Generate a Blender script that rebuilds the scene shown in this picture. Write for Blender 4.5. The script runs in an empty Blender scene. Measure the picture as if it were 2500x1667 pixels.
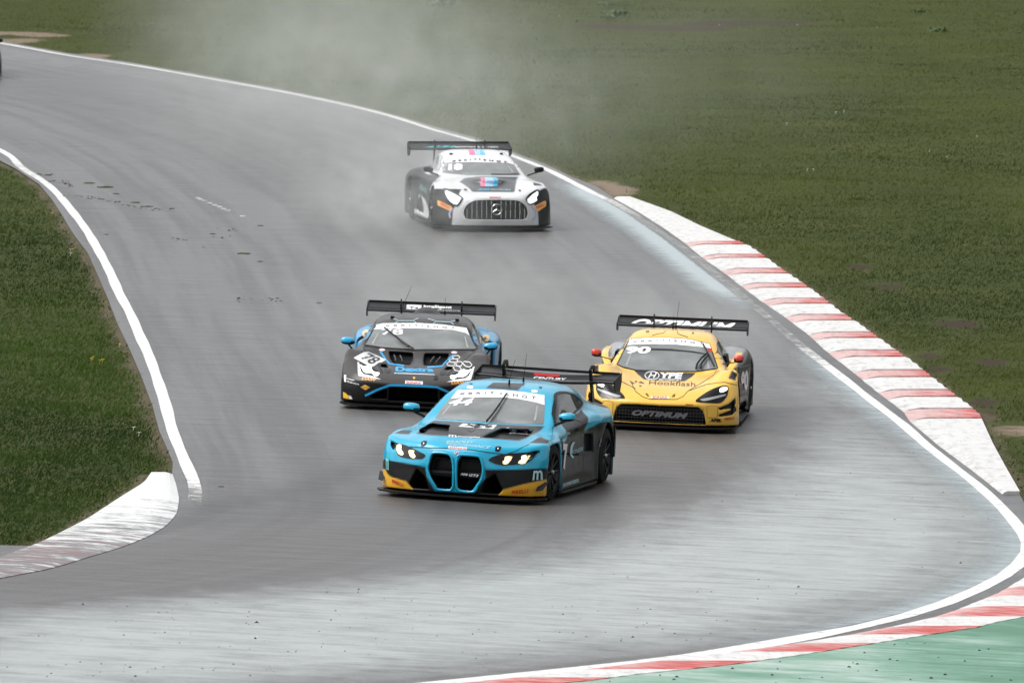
import bpy, bmesh, math, random
import numpy as np
from mathutils import Vector, Matrix
from mathutils.bvhtree import BVHTree
from mathutils.geometry import delaunay_2d_cdt

SC = bpy.context.scene
COL = SC.collection
rng = np.random.default_rng(7)
random.seed(7)

# ------------------------------------------------------------------ camera, sky, sun, exposure
CAM_H = 10.5                      # photographer's bank, metres above the track
FPX = 25400.0                     # focal length in pixels of a 2500 px wide frame (a 366 mm lens on 36 mm)
PITCH = math.atan((833.5 + 950.0) / FPX)
cam_d = bpy.data.cameras.new('camera'); cam = bpy.data.objects.new('camera', cam_d); COL.objects.link(cam)
cam.location = (0, 0, CAM_H)
cam.rotation_euler = (math.pi / 2 - PITCH, 0, 0)
cam_d.sensor_width = 36.0
cam_d.lens = 36.0 * FPX / 2500.0
cam_d.clip_start = 1.0; cam_d.clip_end = 6000.0
cam_d.dof.use_dof = True; cam_d.dof.focus_distance = 127.0; cam_d.dof.aperture_fstop = 9.0
SC.camera = cam

SUN_EL, SUN_AZ = math.radians(58), math.radians(-100)     # high sun behind cloud, from the left
world = bpy.data.worlds.new('World'); SC.world = world; world.use_nodes = True
wn = world.node_tree.nodes; wl = world.node_tree.links
bg = wn['Background']; bg.inputs['Strength'].default_value = 0.12
sky = wn.new('ShaderNodeTexSky'); sky.sky_type = 'NISHITA'; sky.sun_disc = False
sky.sun_elevation = SUN_EL; sky.sun_rotation = SUN_AZ
sky.air_density = 1.0; sky.dust_density = 4.0; sky.ozone_density = 1.0
hs = wn.new('ShaderNodeHueSaturation'); hs.inputs['Saturation'].default_value = 0.16
wl.new(sky.outputs[0], hs.inputs['Color']); # broken overcast: soft cloud structure over the whole sky
wtc = wn.new('ShaderNodeTexCoord'); wmp = wn.new('ShaderNodeMapping'); wmp.inputs['Scale'].default_value = (1.6, 1.6, 3.6); wl.new(wtc.outputs['Generated'], wmp.inputs[0])
wnz = wn.new('ShaderNodeTexNoise'); wnz.inputs['Scale'].default_value = 1.5; wnz.inputs['Detail'].default_value = 6; wnz.inputs['Roughness'].default_value = .55; wl.new(wmp.outputs[0], wnz.inputs[0])
wmr = wn.new('ShaderNodeMapRange'); wmr.inputs[1].default_value = .36; wmr.inputs[2].default_value = .64; wmr.inputs[3].default_value = .55; wmr.inputs[4].default_value = 1.55; wl.new(wnz.outputs[0], wmr.inputs[0])
wmx = wn.new('ShaderNodeVectorMath'); wmx.operation = 'SCALE'; wl.new(hs.outputs[0], wmx.inputs[0]); wl.new(wmr.outputs[0], wmx.inputs['Scale']); wl.new(wmx.outputs[0], bg.inputs['Color'])

sun_d = bpy.data.lights.new('sun', 'SUN'); sun_d.energy = .8; sun_d.angle = math.radians(40)
sun_d.color = (1.0, 0.97, 0.93)
sun = bpy.data.objects.new('sun', sun_d); COL.objects.link(sun)
sun_dir = Vector((math.sin(SUN_AZ) * math.cos(SUN_EL), math.cos(SUN_AZ) * math.cos(SUN_EL), math.sin(SUN_EL)))
sun.rotation_euler = sun_dir.to_track_quat('Z', 'Y').to_euler()
SC.view_settings.view_transform = 'Standard'; SC.view_settings.look = 'None'
SC.view_settings.exposure = 0.78; SC.view_settings.gamma = 1.0; SC.view_settings.use_curve_mapping = False
SC.cycles.use_denoising = True
SC.cycles.volume_step_rate = 2.0
SC.cycles.volume_max_steps = 256
SC.cycles.max_bounces = 8; SC.cycles.volume_bounces = 3

# ------------------------------------------------------------------ terrain
def bank(D):      # the track's cross fall, degrees, by distance
    return np.radians(np.interp(D, [100, 124, 137, 176, 200], [3.0, 2.7, 2.1, .6, .4]))
def ground_z(x, y):
    return -np.tan(bank(y)) * 40.0 * np.tanh(np.asarray(x, float) / 40.0)

# ------------------------------------------------------------------ helpers
MATS = {}
def principled(name, color, rough=.5, metal=0.0, coat=0.0, spec=.5, emis=None, estr=0.0, bump=0.0, bscale=60.0, var=0.0):
    if name in MATS: return MATS[name]
    m = bpy.data.materials.new(name); m.use_nodes = True
    nt = m.node_tree; b = nt.nodes['Principled BSDF']
    b.inputs['Base Color'].default_value = (*color, 1); b.inputs['Roughness'].default_value = rough
    b.inputs['Metallic'].default_value = metal; b.inputs['Coat Weight'].default_value = coat
    b.inputs['Coat Roughness'].default_value = .08
    b.inputs['Specular IOR Level'].default_value = spec
    if emis: b.inputs['Emission Color'].default_value = (*emis, 1); b.inputs['Emission Strength'].default_value = estr
    tc = nt.nodes.new('ShaderNodeTexCoord'); nz = nt.nodes.new('ShaderNodeTexNoise'); nz.inputs['Scale'].default_value = bscale
    nz.inputs['Detail'].default_value = 6
    nt.links.new(tc.outputs['Object'], nz.inputs['Vector'])
    if bump:
        bp = nt.nodes.new('ShaderNodeBump'); bp.inputs['Strength'].default_value = bump; bp.inputs['Distance'].default_value = .01
        nt.links.new(nz.outputs[0], bp.inputs['Height']); nt.links.new(bp.outputs[0], b.inputs['Normal'])
    if var:
        mx = nt.nodes.new('ShaderNodeMix'); mx.data_type = 'RGBA'
        mx.inputs[6].default_value = (*[c * (1 - var) for c in color], 1)
        mx.inputs[7].default_value = (*[min(1, c * (1 + var)) for c in color], 1)
        nt.links.new(nz.outputs[0], mx.inputs[0]); nt.links.new(mx.outputs[2], b.inputs['Base Color'])
    MATS[name] = m
    return m

def paint_material(name, rough=.28, dirt=(.045, .043, .040)):
    """car paint: livery colour from the mesh, clear coat, road film thrown up low on the body"""
    if name in MATS: return MATS[name]
    m = bpy.data.materials.new(name); m.use_nodes = True; nt = m.node_tree; L = nt.links; b = nt.nodes['Principled BSDF']
    at = nt.nodes.new('ShaderNodeVertexColor'); at.layer_name = 'Livery'
    tc = nt.nodes.new('ShaderNodeTexCoord'); nz = nt.nodes.new('ShaderNodeTexNoise'); nz.inputs['Scale'].default_value = 9; nz.inputs['Detail'].default_value = 8
    L.new(tc.outputs['Object'], nz.inputs['Vector'])
    sep = nt.nodes.new('ShaderNodeSeparateXYZ'); L.new(tc.outputs['Object'], sep.inputs[0])
    mr = nt.nodes.new('ShaderNodeMapRange'); mr.inputs[1].default_value = .75; mr.inputs[2].default_value = .1; mr.inputs[3].default_value = 0.0; mr.inputs[4].default_value = .25
    L.new(sep.outputs['Z'], mr.inputs[0])
    mu = nt.nodes.new('ShaderNodeMath'); mu.operation = 'MULTIPLY'; L.new(mr.outputs[0], mu.inputs[0]); L.new(nz.outputs[0], mu.inputs[1])
    mx = nt.nodes.new('ShaderNodeMix'); mx.data_type = 'RGBA'; L.new(mu.outputs[0], mx.inputs[0]); L.new(at.outputs[0], mx.inputs[6]); mx.inputs[7].default_value = (*dirt, 1)
    L.new(mx.outputs[2], b.inputs['Base Color'])
    rr = nt.nodes.new('ShaderNodeMapRange'); rr.inputs[3].default_value = rough; rr.inputs[4].default_value = rough + .18; L.new(nz.outputs[0], rr.inputs[0]); L.new(rr.outputs[0], b.inputs['Roughness'])
    bw = nt.nodes.new('ShaderNodeRGBToBW'); L.new(at.outputs[0], bw.inputs[0])      # gloss on the coloured vinyl, satin on bare carbon
    cw = nt.nodes.new('ShaderNodeMapRange'); cw.inputs[1].default_value = .015; cw.inputs[2].default_value = .12; cw.inputs[3].default_value = .05; cw.inputs[4].default_value = .8; L.new(bw.outputs[0], cw.inputs[0]); L.new(cw.outputs[0], b.inputs['Coat Weight'])
    b.inputs['Coat Roughness'].default_value = .04; b.inputs['Specular IOR Level'].default_value = .18
    # beads of water
    vo = nt.nodes.new('ShaderNodeTexVoronoi'); vo.inputs['Scale'].default_value = 55; L.new(tc.outputs['Object'], vo.inputs['Vector'])
    bp = nt.nodes.new('ShaderNodeBump'); bp.inputs['Strength'].default_value = .10; bp.inputs['Distance'].default_value = .01; L.new(vo.outputs[0], bp.inputs['Height']); L.new(bp.outputs[0], b.inputs['Coat Normal'])
    MATS[name] = m
    return m

def tag(o, label=None, cat=None, group=None, kind=None):
    if label: o['label'] = label
    if cat: o['category'] = cat
    if group: o['group'] = group
    if kind: o['kind'] = kind
    return o

def mesh_obj(name, V, F, mat, parent=None, smooth=False):
    me = bpy.data.meshes.new(name); me.from_pydata([tuple(map(float, v)) for v in V], [], [tuple(int(i) for i in f) for f in F]); me.update()
    if mat: me.materials.append(mat)
    if smooth: me.shade_smooth()
    o = bpy.data.objects.new(name, me); COL.objects.link(o)
    if parent: o.parent = parent
    return o

class MB:
    """collects boxes, bars, lathes and prisms into one mesh"""
    def __init__(s): s.V = []; s.F = []
    def add(s, V, F):
        n = len(s.V); s.V += [tuple(v) for v in V]; s.F += [tuple(i + n for i in f) for f in F]; return s
    def box(s, c, d, R=None, taper=1.0):
        V = []
        for k in (-1, 1):
            for i, j in ((-1, -1), (1, -1), (1, 1), (-1, 1)):
                t = taper if k > 0 else 1
                v = Vector((i * d[0] / 2 * t, j * d[1] / 2 * t, k * d[2] / 2))
                if R is not None: v = R @ v
                V.append((v.x + c[0], v.y + c[1], v.z + c[2]))
        return s.add(V, [(3, 2, 1, 0), (4, 5, 6, 7), (0, 1, 5, 4), (1, 2, 6, 5), (2, 3, 7, 6), (3, 0, 4, 7)])
    def tube(s, pts, r, n=8, caps=True):
        pts = [Vector(p) for p in pts]; rs = r if hasattr(r, '__len__') else [r] * len(pts)
        V = []; up = Vector((0.13, .21, .97))
        for i, p in enumerate(pts):
            d = (pts[min(i + 1, len(pts) - 1)] - pts[max(i - 1, 0)]).normalized()
            a = d.cross(up)
            if a.length < .1: a = d.cross(Vector((1, 0, 0)))
            a.normalize(); b = d.cross(a)
            for k in range(n):
                t = 2 * math.pi * k / n; V.append(tuple(p + (a * math.cos(t) + b * math.sin(t)) * rs[i]))
        F = [(i * n + k, i * n + (k + 1) % n, (i + 1) * n + (k + 1) % n, (i + 1) * n + k) for i in range(len(pts) - 1) for k in range(n)]
        if caps: F += [tuple(range(n))[::-1], tuple((len(pts) - 1) * n + k for k in range(n))]
        return s.add(V, F)
    def lathe_x(s, prof, c, n=40):
        """profile of (x, radius) turned round an axis along x"""
        V = []
        for x, r in prof:
            for k in range(n):
                t = 2 * math.pi * k / n; V.append((c[0] + x, c[1] + r * math.cos(t), c[2] + r * math.sin(t)))
        F = [(i * n + k, i * n + (k + 1) % n, (i + 1) * n + (k + 1) % n, (i + 1) * n + k) for i in range(len(prof) - 1) for k in range(n)]
        return s.add(V, F)
    def prism(s, poly, lo, hi, axis='x'):
        """a closed outline in the plane across axis, from lo to hi"""
        n = len(poly)
        def P(a, b, t): return {'x': (t, a, b), 'y': (a, t, b), 'z': (a, b, t)}[axis]
        V = [P(a, b, lo) for a, b in poly] + [P(a, b, hi) for a, b in poly]
        F = [tuple(range(n))[::-1], tuple(range(n, 2 * n))] + [(i, (i + 1) % n, n + (i + 1) % n, n + i) for i in range(n)]
        return s.add(V, F)
    def loft(s, secs, closed=True, caps=True):
        n = len(secs[0]); V = [v for sec in secs for v in sec]
        m = n if closed else n - 1
        F = [(i * n + k, i * n + (k + 1) % n, (i + 1) * n + (k + 1) % n, (i + 1) * n + k) for i in range(len(secs) - 1) for k in range(m)]
        if caps and closed: F += [tuple(range(n))[::-1], tuple((len(secs) - 1) * n + k for k in range(n))]
        return s.add(V, F)
    def build(s, name, mat, parent=None, smooth=False, bevel=0.0):
        o = mesh_obj(name, s.V, s.F, mat, parent, smooth)
        bm = bmesh.new(); bm.from_mesh(o.data); bmesh.ops.recalc_face_normals(bm, faces=bm.faces)
        if bevel: bmesh.ops.bevel(bm, geom=bm.edges[:], offset=bevel, segments=2, affect='EDGES')
        bm.to_mesh(o.data); bm.free()
        if smooth:
            o.data.shade_smooth()
            try: o.data.set_sharp_from_angle(angle=math.radians(40))
            except Exception: pass
        return o

# ------------------------------------------------------------------ solid modelling on a grid
def pchip(xs, ys, x):
    """monotone cubic interpolation; ys may have extra trailing dimensions"""
    xs = np.asarray(xs, float); ys = np.asarray(ys, float); x = np.clip(np.asarray(x, float), xs[0], xs[-1])
    h = np.diff(xs); sh = (-1,) + (1,) * (ys.ndim - 1)
    d = np.diff(ys, axis=0) / h.reshape(sh); m = np.zeros_like(ys)
    if len(xs) > 2:
        w1 = (2 * h[1:] + h[:-1]).reshape(sh); w2 = (h[1:] + 2 * h[:-1]).reshape(sh)
        ok = (d[:-1] * d[1:]) > 0
        with np.errstate(divide='ignore', invalid='ignore'):
            hm = (w1 + w2) / (w1 / d[:-1] + w2 / d[1:])
        m[1:-1] = np.where(ok, hm, 0)
    m[0] = d[0]; m[-1] = d[-1]
    i = np.clip(np.searchsorted(xs, x, side='right') - 1, 0, len(xs) - 2)
    t = (x - xs[i]) / h[i]
    tt = t.reshape(t.shape + (1,) * (ys.ndim - 1)); hh = h[i].reshape(tt.shape)
    return ((2 * tt**3 - 3 * tt**2 + 1) * ys[i] + (tt**3 - 2 * tt**2 + tt) * hh * m[i]
            + (-2 * tt**3 + 3 * tt**2) * ys[i + 1] + (tt**3 - tt**2) * hh * m[i + 1])
def table(a, b, T, A, B):
    """T[len(a)][len(b)] resampled on the grid A x B"""
    R = pchip(a, np.asarray(T, float), A)
    return pchip(b, R.T.copy(), B).T
def smax(a, b, k): 
    h = np.clip(.5 - .5 * (b - a) / k, 0, 1); return b * (1 - h) + a * h + k * h * (1 - h)
def smin(a, b, k): return -smax(-a, -b, k)
def sdpoly(P, x, y):
    """signed distance to a closed polygon, negative inside"""
    P = np.asarray(P, float); x = np.asarray(x, float); y = np.asarray(y, float)
    d = np.full(np.broadcast(x, y).shape, 1e9); ins = np.zeros(d.shape, bool)
    for i in range(len(P)):
        ax, ay = P[i]; bx, by = P[(i + 1) % len(P)]
        ex, ey = bx - ax, by - ay; L = ex * ex + ey * ey + 1e-12
        t = np.clip(((x - ax) * ex + (y - ay) * ey) / L, 0, 1)
        d = np.minimum(d, (x - ax - t * ex)**2 + (y - ay - t * ey)**2)
        if ay != by:
            c = ((ay > y) != (by > y)) & (x < (bx - ax) * (y - ay) / (by - ay) + ax)
            ins ^= c
    d = np.sqrt(d)
    return np.where(ins, -d, d)

def surface_nets(vol, org, h):
    s = vol < 0
    nx, ny, nz = vol.shape
    cnt = np.zeros((nx - 1, ny - 1, nz - 1)); P = np.zeros((nx - 1, ny - 1, nz - 1, 3))
    ax = ((1, 0, 0), (0, 1, 0), (0, 0, 1))
    for a in range(3):
        sl0 = [slice(None)] * 3; sl1 = [slice(None)] * 3; sl0[a] = slice(None, -1); sl1[a] = slice(1, None)
        v0 = vol[tuple(sl0)]; v1 = vol[tuple(sl1)]; cr = (v0 < 0) != (v1 < 0)
        with np.errstate(divide='ignore', invalid='ignore'): t = np.where(cr, v0 / (v0 - v1), 0)
        o = [b for b in range(3) if b != a]
        for i in (0, 1):
            for j in (0, 1):
                sl = [slice(None)] * 3
                sl[o[0]] = slice(i, vol.shape[o[0]] - 1 + i); sl[o[1]] = slice(j, vol.shape[o[1]] - 1 + j)
                c = cr[tuple(sl)]; tt = t[tuple(sl)]
                cnt += c; P[..., a] += np.where(c, tt, 0); P[..., o[0]] += c * i; P[..., o[1]] += c * j
    act = cnt > 0; idx = np.full(act.shape, -1); idx[act] = np.arange(act.sum())
    ijk = np.argwhere(act); V = (ijk + P[act] / cnt[act][:, None]) * h + np.asarray(org)
    Fs = []
    for a in range(3):
        o = [b for b in range(3) if b != a]
        sl0 = [slice(None)] * 3; sl1 = [slice(None)] * 3; sl0[a] = slice(None, -1); sl1[a] = slice(1, None)
        A = s[tuple(sl0)]; B = s[tuple(sl1)]
        e = np.argwhere(A != B)
        e = e[(e[:, o[0]] > 0) & (e[:, o[1]] > 0) & (e[:, o[0]] < vol.shape[o[0]] - 1) & (e[:, o[1]] < vol.shape[o[1]] - 1)]
        if not len(e): continue
        def cell(d0, d1):
            q = e.copy(); q[:, o[0]] += d0; q[:, o[1]] += d1; return idx[q[:, 0], q[:, 1], q[:, 2]]
        q = np.stack([cell(-1, -1), cell(0, -1), cell(0, 0), cell(-1, 0)], 1)
        flip = A[e[:, 0], e[:, 1], e[:, 2]]
        if a == 1: flip = ~flip
        q[~flip] = q[~flip][:, ::-1]
        Fs.append(q)
    F = np.concatenate(Fs); F = F[(F >= 0).all(1)]
    return V, F

def trilin(G, p, org, h):
    q = (p - np.asarray(org)) / h; i = np.floor(q).astype(int)
    for a in range(3): i[:, a] = np.clip(i[:, a], 0, G.shape[a] - 2)
    f = q - i; r = 0
    for dx in (0, 1):
        for dy in (0, 1):
            for dz in (0, 1):
                w = (f[:, 0] if dx else 1 - f[:, 0]) * (f[:, 1] if dy else 1 - f[:, 1]) * (f[:, 2] if dz else 1 - f[:, 2])
                r = r + w * G[i[:, 0] + dx, i[:, 1] + dy, i[:, 2] + dz]
    return r
OUTER_LINE = [(-17.21,261.6),(-14.67,256.94),(-12.36,250.99),(-10.5,244.56),(-8.78,239.53),(-6.58,232.11),(-4.99,226.61),(-3.48,220.62),(-2.49,215.92),(-1.55,210.25),(-0.75,206.12),(0.03,200.48),(0.62,196.13),(1.13,191.28),(1.52,187.58),(1.88,184.41),(2.4,178.0),(2.82,172.33),(3.27,165.5),(3.58,160.41),(3.96,154.21),(4.16,150.62),(4.41,147.07),(4.69,143.12),(4.9,140.0),(5.15,136.65),(5.33,133.46),(5.52,130.8),(5.71,128.3),(5.86,125.73),(5.95,123.49),(5.99,121.34),(5.95,119.21),(5.77,117.4),(5.52,115.98),(5.17,114.21),(4.69,112.27),(4.23,110.67),(3.66,109.18),(3.11,107.89),(2.31,106.21),(1.91,105.34),(0.65,103.32),(-0.21,102.04),(-0.72,101.31),(-1.39,100.32),(-2.54,98.75),(-4.03,96.91)]
INNER_LINE = [(-15.71,227.9),(-12.21,213.66),(-9.92,201.43),(-9.24,195.3),(-8.8,192.02),(-8.47,189.39),(-8.09,185.64),(-7.71,181.41),(-7.23,175.82),(-6.78,169.78),(-6.33,163.43),(-5.97,157.88),(-5.63,153.21),(-5.32,148.38),(-5.08,144.86),(-4.79,140.03),(-4.53,135.52),(-4.29,130.94),(-4.11,128.15),(-3.94,125.54),(-3.8,123.54),(-3.7,121.84),(-3.67,120.15),(-3.7,118.76),(-3.75,117.32),(-3.87,116.25)]
ISLAND = [(-15.42,223.69),(-11.94,208.96),(-9.74,197.62),(-9.3,194.7),(-8.62,189.37),(-8.18,184.57),(-7.77,179.51),(-7.34,173.9),(-6.88,168.46),(-6.51,162.94),(-6.1,156.73),(-5.74,151.01),(-5.35,145.41),(-5.04,140.78),(-4.68,135.07),(-4.45,130.85),(-4.26,128.07),(-4.12,125.95),(-4.07,124.16),(-4.31,123.9),(-4.34,122.46),(-4.53,120.4),(-4.8,117.21),(-5.02,115.3),(-5.2,113.86),(-5.62,113.73),(-6.49,113.34),(-7.79,112.61)]
VERGE = [(-17.31,263.15),(-14.76,258.43),(-12.43,252.41),(-10.56,245.92),(-8.83,240.83),(-6.61,233.33),(-5.02,227.77),(-3.49,221.72),(-2.51,216.98),(-1.56,211.75),(-0.75,207.57),(0.03,202.0),(0.62,197.88),(1.14,193.08),(1.54,190.25),(1.83,186.45),(2.11,186.37),(2.39,184.62),(2.77,181.92),(3.08,178.82),(3.39,176.3),(3.66,174.23),(3.91,172.55),(4.06,170.57),(4.33,166.37),(4.56,163.33),(4.78,160.13),(4.97,156.8),(5.18,154.38),(5.34,151.95),(5.49,149.75),(5.64,147.78),(5.78,145.63),(5.91,143.41),(6.05,141.19),(6.17,139.45),(6.23,137.99),(6.21,134.87),(6.19,132.69),(6.2,130.41),(6.23,128.39),(6.21,126.74),(6.21,125.8),(6.3,121.77),(6.41,116.69),(6.58,114.84),(7.52,115.32)]
GREEN = [(6.58,114.84),(6.01,112.53),(5.48,110.86),(5.2,110.27),(4.89,109.41),(4.27,108.22),(3.58,106.86),(2.92,105.56),(2.4,104.6),(2.06,104.02),(1.26,102.86),(0.81,102.04),(-0.2,100.61),(-0.98,99.34),(-0.89,89.72),(6.07,92.84),(7.52,115.32)]
KERB_EXIT = [('w',[[(1.83,186.32),(2.11,186.37)],[(2.25,181.78),(2.78,181.86)],[(2.6,177.44),(3.24,177.55)],[(2.89,173.37),(3.76,173.54)]]),('r',[[(2.89,173.36),(3.76,173.53)],[(2.89,173.25),(3.78,173.42)],[(2.9,173.14),(3.8,173.31)],[(2.91,173.02),(3.81,173.2)],[(2.92,172.91),(3.83,173.09)],[(2.92,172.8),(3.84,172.98)],[(2.93,172.68),(3.86,172.87)],[(2.94,172.57),(3.88,172.76)],[(2.94,172.46),(3.89,172.65)]]),('w',[[(2.94,172.46),(3.89,172.65)],[(2.96,172.12),(3.92,172.32)],[(2.98,171.79),(3.95,171.99)],[(3.0,171.45),(3.97,171.66)],[(3.02,171.12),(4.0,171.33)],[(3.04,170.79),(4.02,171.0)],[(3.06,170.46),(4.05,170.68)],[(3.08,170.13),(4.07,170.35)],[(3.1,169.81),(4.09,170.03)]]),('r',[[(3.1,169.81),(4.09,170.03)],[(3.11,169.71),(4.1,169.93)],[(3.12,169.61),(4.11,169.83)],[(3.12,169.51),(4.11,169.74)],[(3.13,169.41),(4.12,169.64)],[(3.13,169.31),(4.12,169.54)],[(3.14,169.21),(4.13,169.44)],[(3.15,169.12),(4.14,169.34)],[(3.16,169.02),(4.14,169.25)]]),('w',[[(3.16,169.02),(4.14,169.25)],[(3.18,168.68),(4.17,168.91)],[(3.21,168.34),(4.19,168.57)],[(3.23,168.0),(4.21,168.24)],[(3.26,167.67),(4.23,167.9)],[(3.29,167.33),(4.25,167.57)],[(3.31,167.0),(4.27,167.24)],[(3.34,166.67),(4.3,166.91)],[(3.36,166.34),(4.32,166.59)]]),('r',[[(3.36,166.34),(4.32,166.59)],[(3.37,166.2),(4.33,166.45)],[(3.38,166.07),(4.34,166.31)],[(3.39,165.93),(4.35,166.18)],[(3.4,165.79),(4.36,166.04)],[(3.41,165.66),(4.37,165.91)],[(3.42,165.52),(4.38,165.77)],[(3.43,165.38),(4.39,165.64)],[(3.44,165.25),(4.4,165.5)]]),('w',[[(3.44,165.25),(4.4,165.5)],[(3.46,164.95),(4.42,165.21)],[(3.48,164.66),(4.44,164.92)],[(3.5,164.36),(4.46,164.63)],[(3.52,164.07),(4.49,164.34)],[(3.53,163.78),(4.51,164.05)],[(3.55,163.49),(4.53,163.76)],[(3.57,163.2),(4.55,163.47)],[(3.59,162.91),(4.57,163.19)]]),('r',[[(3.59,162.91),(4.57,163.19)],[(3.6,162.79),(4.58,163.07)],[(3.61,162.66),(4.59,162.94)],[(3.62,162.54),(4.6,162.82)],[(3.63,162.42),(4.6,162.7)],[(3.64,162.3),(4.61,162.58)],[(3.64,162.18),(4.62,162.46)],[(3.65,162.05),(4.63,162.34)],[(3.66,161.93),(4.64,162.22)]]),('w',[[(3.66,161.93),(4.64,162.22)],[(3.68,161.62),(4.66,161.9)],[(3.7,161.31),(4.68,161.6)],[(3.73,161.0),(4.7,161.29)],[(3.75,160.69),(4.72,160.98)],[(3.77,160.38),(4.74,160.67)],[(3.79,160.07),(4.76,160.37)],[(3.81,159.77),(4.78,160.07)],[(3.83,159.46),(4.8,159.76)]]),('r',[[(3.83,159.46),(4.8,159.76)],[(3.84,159.33),(4.81,159.63)],[(3.85,159.2),(4.81,159.5)],[(3.87,159.07),(4.82,159.37)],[(3.88,158.94),(4.83,159.24)],[(3.89,158.8),(4.84,159.1)],[(3.9,158.67),(4.85,158.97)],[(3.91,158.54),(4.85,158.84)],[(3.92,158.41),(4.86,158.71)]]),('w',[[(3.92,158.41),(4.86,158.71)],[(3.94,158.11),(4.88,158.41)],[(3.97,157.81),(4.9,158.1)],[(3.99,157.5),(4.91,157.8)],[(4.02,157.2),(4.93,157.5)],[(4.04,156.91),(4.95,157.2)],[(4.07,156.61),(4.97,156.91)],[(4.09,156.31),(4.99,156.61)],[(4.11,156.02),(5.02,156.32)]]),('r',[[(4.11,156.02),(5.02,156.32)],[(4.12,155.87),(5.03,156.18)],[(4.13,155.73),(5.04,156.04)],[(4.14,155.59),(5.05,155.9)],[(4.15,155.45),(5.06,155.76)],[(4.16,155.31),(5.07,155.62)],[(4.17,155.17),(5.09,155.48)],[(4.18,155.03),(5.1,155.34)],[(4.19,154.89),(5.11,155.21)]]),('w',[[(4.19,154.89),(5.11,155.21)],[(4.21,154.58),(5.13,154.9)],[(4.23,154.27),(5.16,154.59)],[(4.25,153.96),(5.18,154.29)],[(4.28,153.66),(5.2,153.98)],[(4.3,153.35),(5.22,153.68)],[(4.32,153.05),(5.24,153.37)],[(4.34,152.74),(5.26,153.07)],[(4.36,152.44),(5.28,152.77)]]),('r',[[(4.36,152.44),(5.28,152.77)],[(4.37,152.31),(5.29,152.64)],[(4.37,152.17),(5.3,152.51)],[(4.38,152.04),(5.31,152.37)],[(4.39,151.9),(5.32,152.24)],[(4.39,151.77),(5.33,152.11)],[(4.4,151.63),(5.34,151.97)],[(4.41,151.5),(5.34,151.84)],[(4.42,151.36),(5.35,151.71)]]),('w',[[(4.42,151.36),(5.35,151.71)],[(4.43,151.06),(5.38,151.41)],[(4.45,150.75),(5.4,151.1)],[(4.46,150.45),(5.42,150.8)],[(4.48,150.14),(5.44,150.5)],[(4.49,149.84),(5.46,150.21)],[(4.51,149.54),(5.48,149.91)],[(4.53,149.24),(5.5,149.62)],[(4.55,148.95),(5.52,149.32)]]),('r',[[(4.55,148.95),(5.52,149.32)],[(4.56,148.8),(5.53,149.17)],[(4.56,148.65),(5.55,149.03)],[(4.57,148.5),(5.56,148.88)],[(4.58,148.36),(5.57,148.74)],[(4.59,148.21),(5.58,148.59)],[(4.6,148.06),(5.59,148.44)],[(4.61,147.92),(5.6,148.3)],[(4.62,147.77),(5.61,148.15)]]),('w',[[(4.62,147.77),(5.61,148.15)],[(4.64,147.46),(5.64,147.84)],[(4.67,147.14),(5.66,147.53)],[(4.69,146.83),(5.68,147.22)],[(4.71,146.52),(5.7,146.91)],[(4.73,146.21),(5.72,146.61)],[(4.75,145.91),(5.74,146.3)],[(4.77,145.6),(5.75,146.0)],[(4.79,145.29),(5.77,145.69)]]),('r',[[(4.79,145.29),(5.77,145.69)],[(4.8,145.14),(5.78,145.54)],[(4.81,144.99),(5.79,145.39)],[(4.82,144.83),(5.8,145.23)],[(4.83,144.68),(5.81,145.08)],[(4.84,144.53),(5.82,144.93)],[(4.85,144.38),(5.83,144.78)],[(4.86,144.23),(5.84,144.63)],[(4.87,144.08),(5.84,144.48)]]),('w',[[(4.87,144.08),(5.84,144.48)],[(4.88,143.79),(5.86,144.19)],[(4.9,143.5),(5.88,143.91)],[(4.92,143.22),(5.89,143.62)],[(4.94,142.94),(5.91,143.34)],[(4.96,142.66),(5.93,143.06)],[(4.97,142.38),(5.95,142.78)],[(4.99,142.1),(5.96,142.5)],[(5.01,141.82),(5.98,142.23)]]),('r',[[(5.01,141.82),(5.98,142.23)],[(5.02,141.68),(5.99,142.09)],[(5.03,141.54),(6.0,141.95)],[(5.04,141.4),(6.01,141.81)],[(5.05,141.26),(6.02,141.67)],[(5.06,141.13),(6.03,141.54)],[(5.07,140.99),(6.04,141.4)],[(5.08,140.85),(6.04,141.26)],[(5.09,140.71),(6.05,141.12)]]),('w',[[(5.09,140.71),(6.05,141.12)],[(5.11,140.46),(6.07,140.87)],[(5.13,140.2),(6.09,140.62)],[(5.15,139.95),(6.1,140.36)],[(5.17,139.7),(6.12,140.11)],[(5.18,139.45),(6.14,139.86)],[(5.2,139.2),(6.16,139.61)],[(5.22,138.95),(6.17,139.36)],[(5.23,138.7),(6.18,139.11)]]),('r',[[(5.23,138.7),(6.18,139.11)],[(5.24,138.5),(6.19,138.92)],[(5.24,138.31),(6.2,138.73)],[(5.24,138.12),(6.21,138.54)],[(5.25,137.92),(6.22,138.35)],[(5.25,137.73),(6.23,138.16)],[(5.25,137.54),(6.23,137.97)],[(5.26,137.35),(6.23,137.78)],[(5.26,137.16),(6.23,137.59)]]),('w',[[(5.26,137.16),(6.23,137.59)],[(5.49,133.45),(6.2,133.78)],[(5.76,129.98),(6.2,130.19)],[(5.99,126.68),(6.21,126.8)]])]
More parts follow.
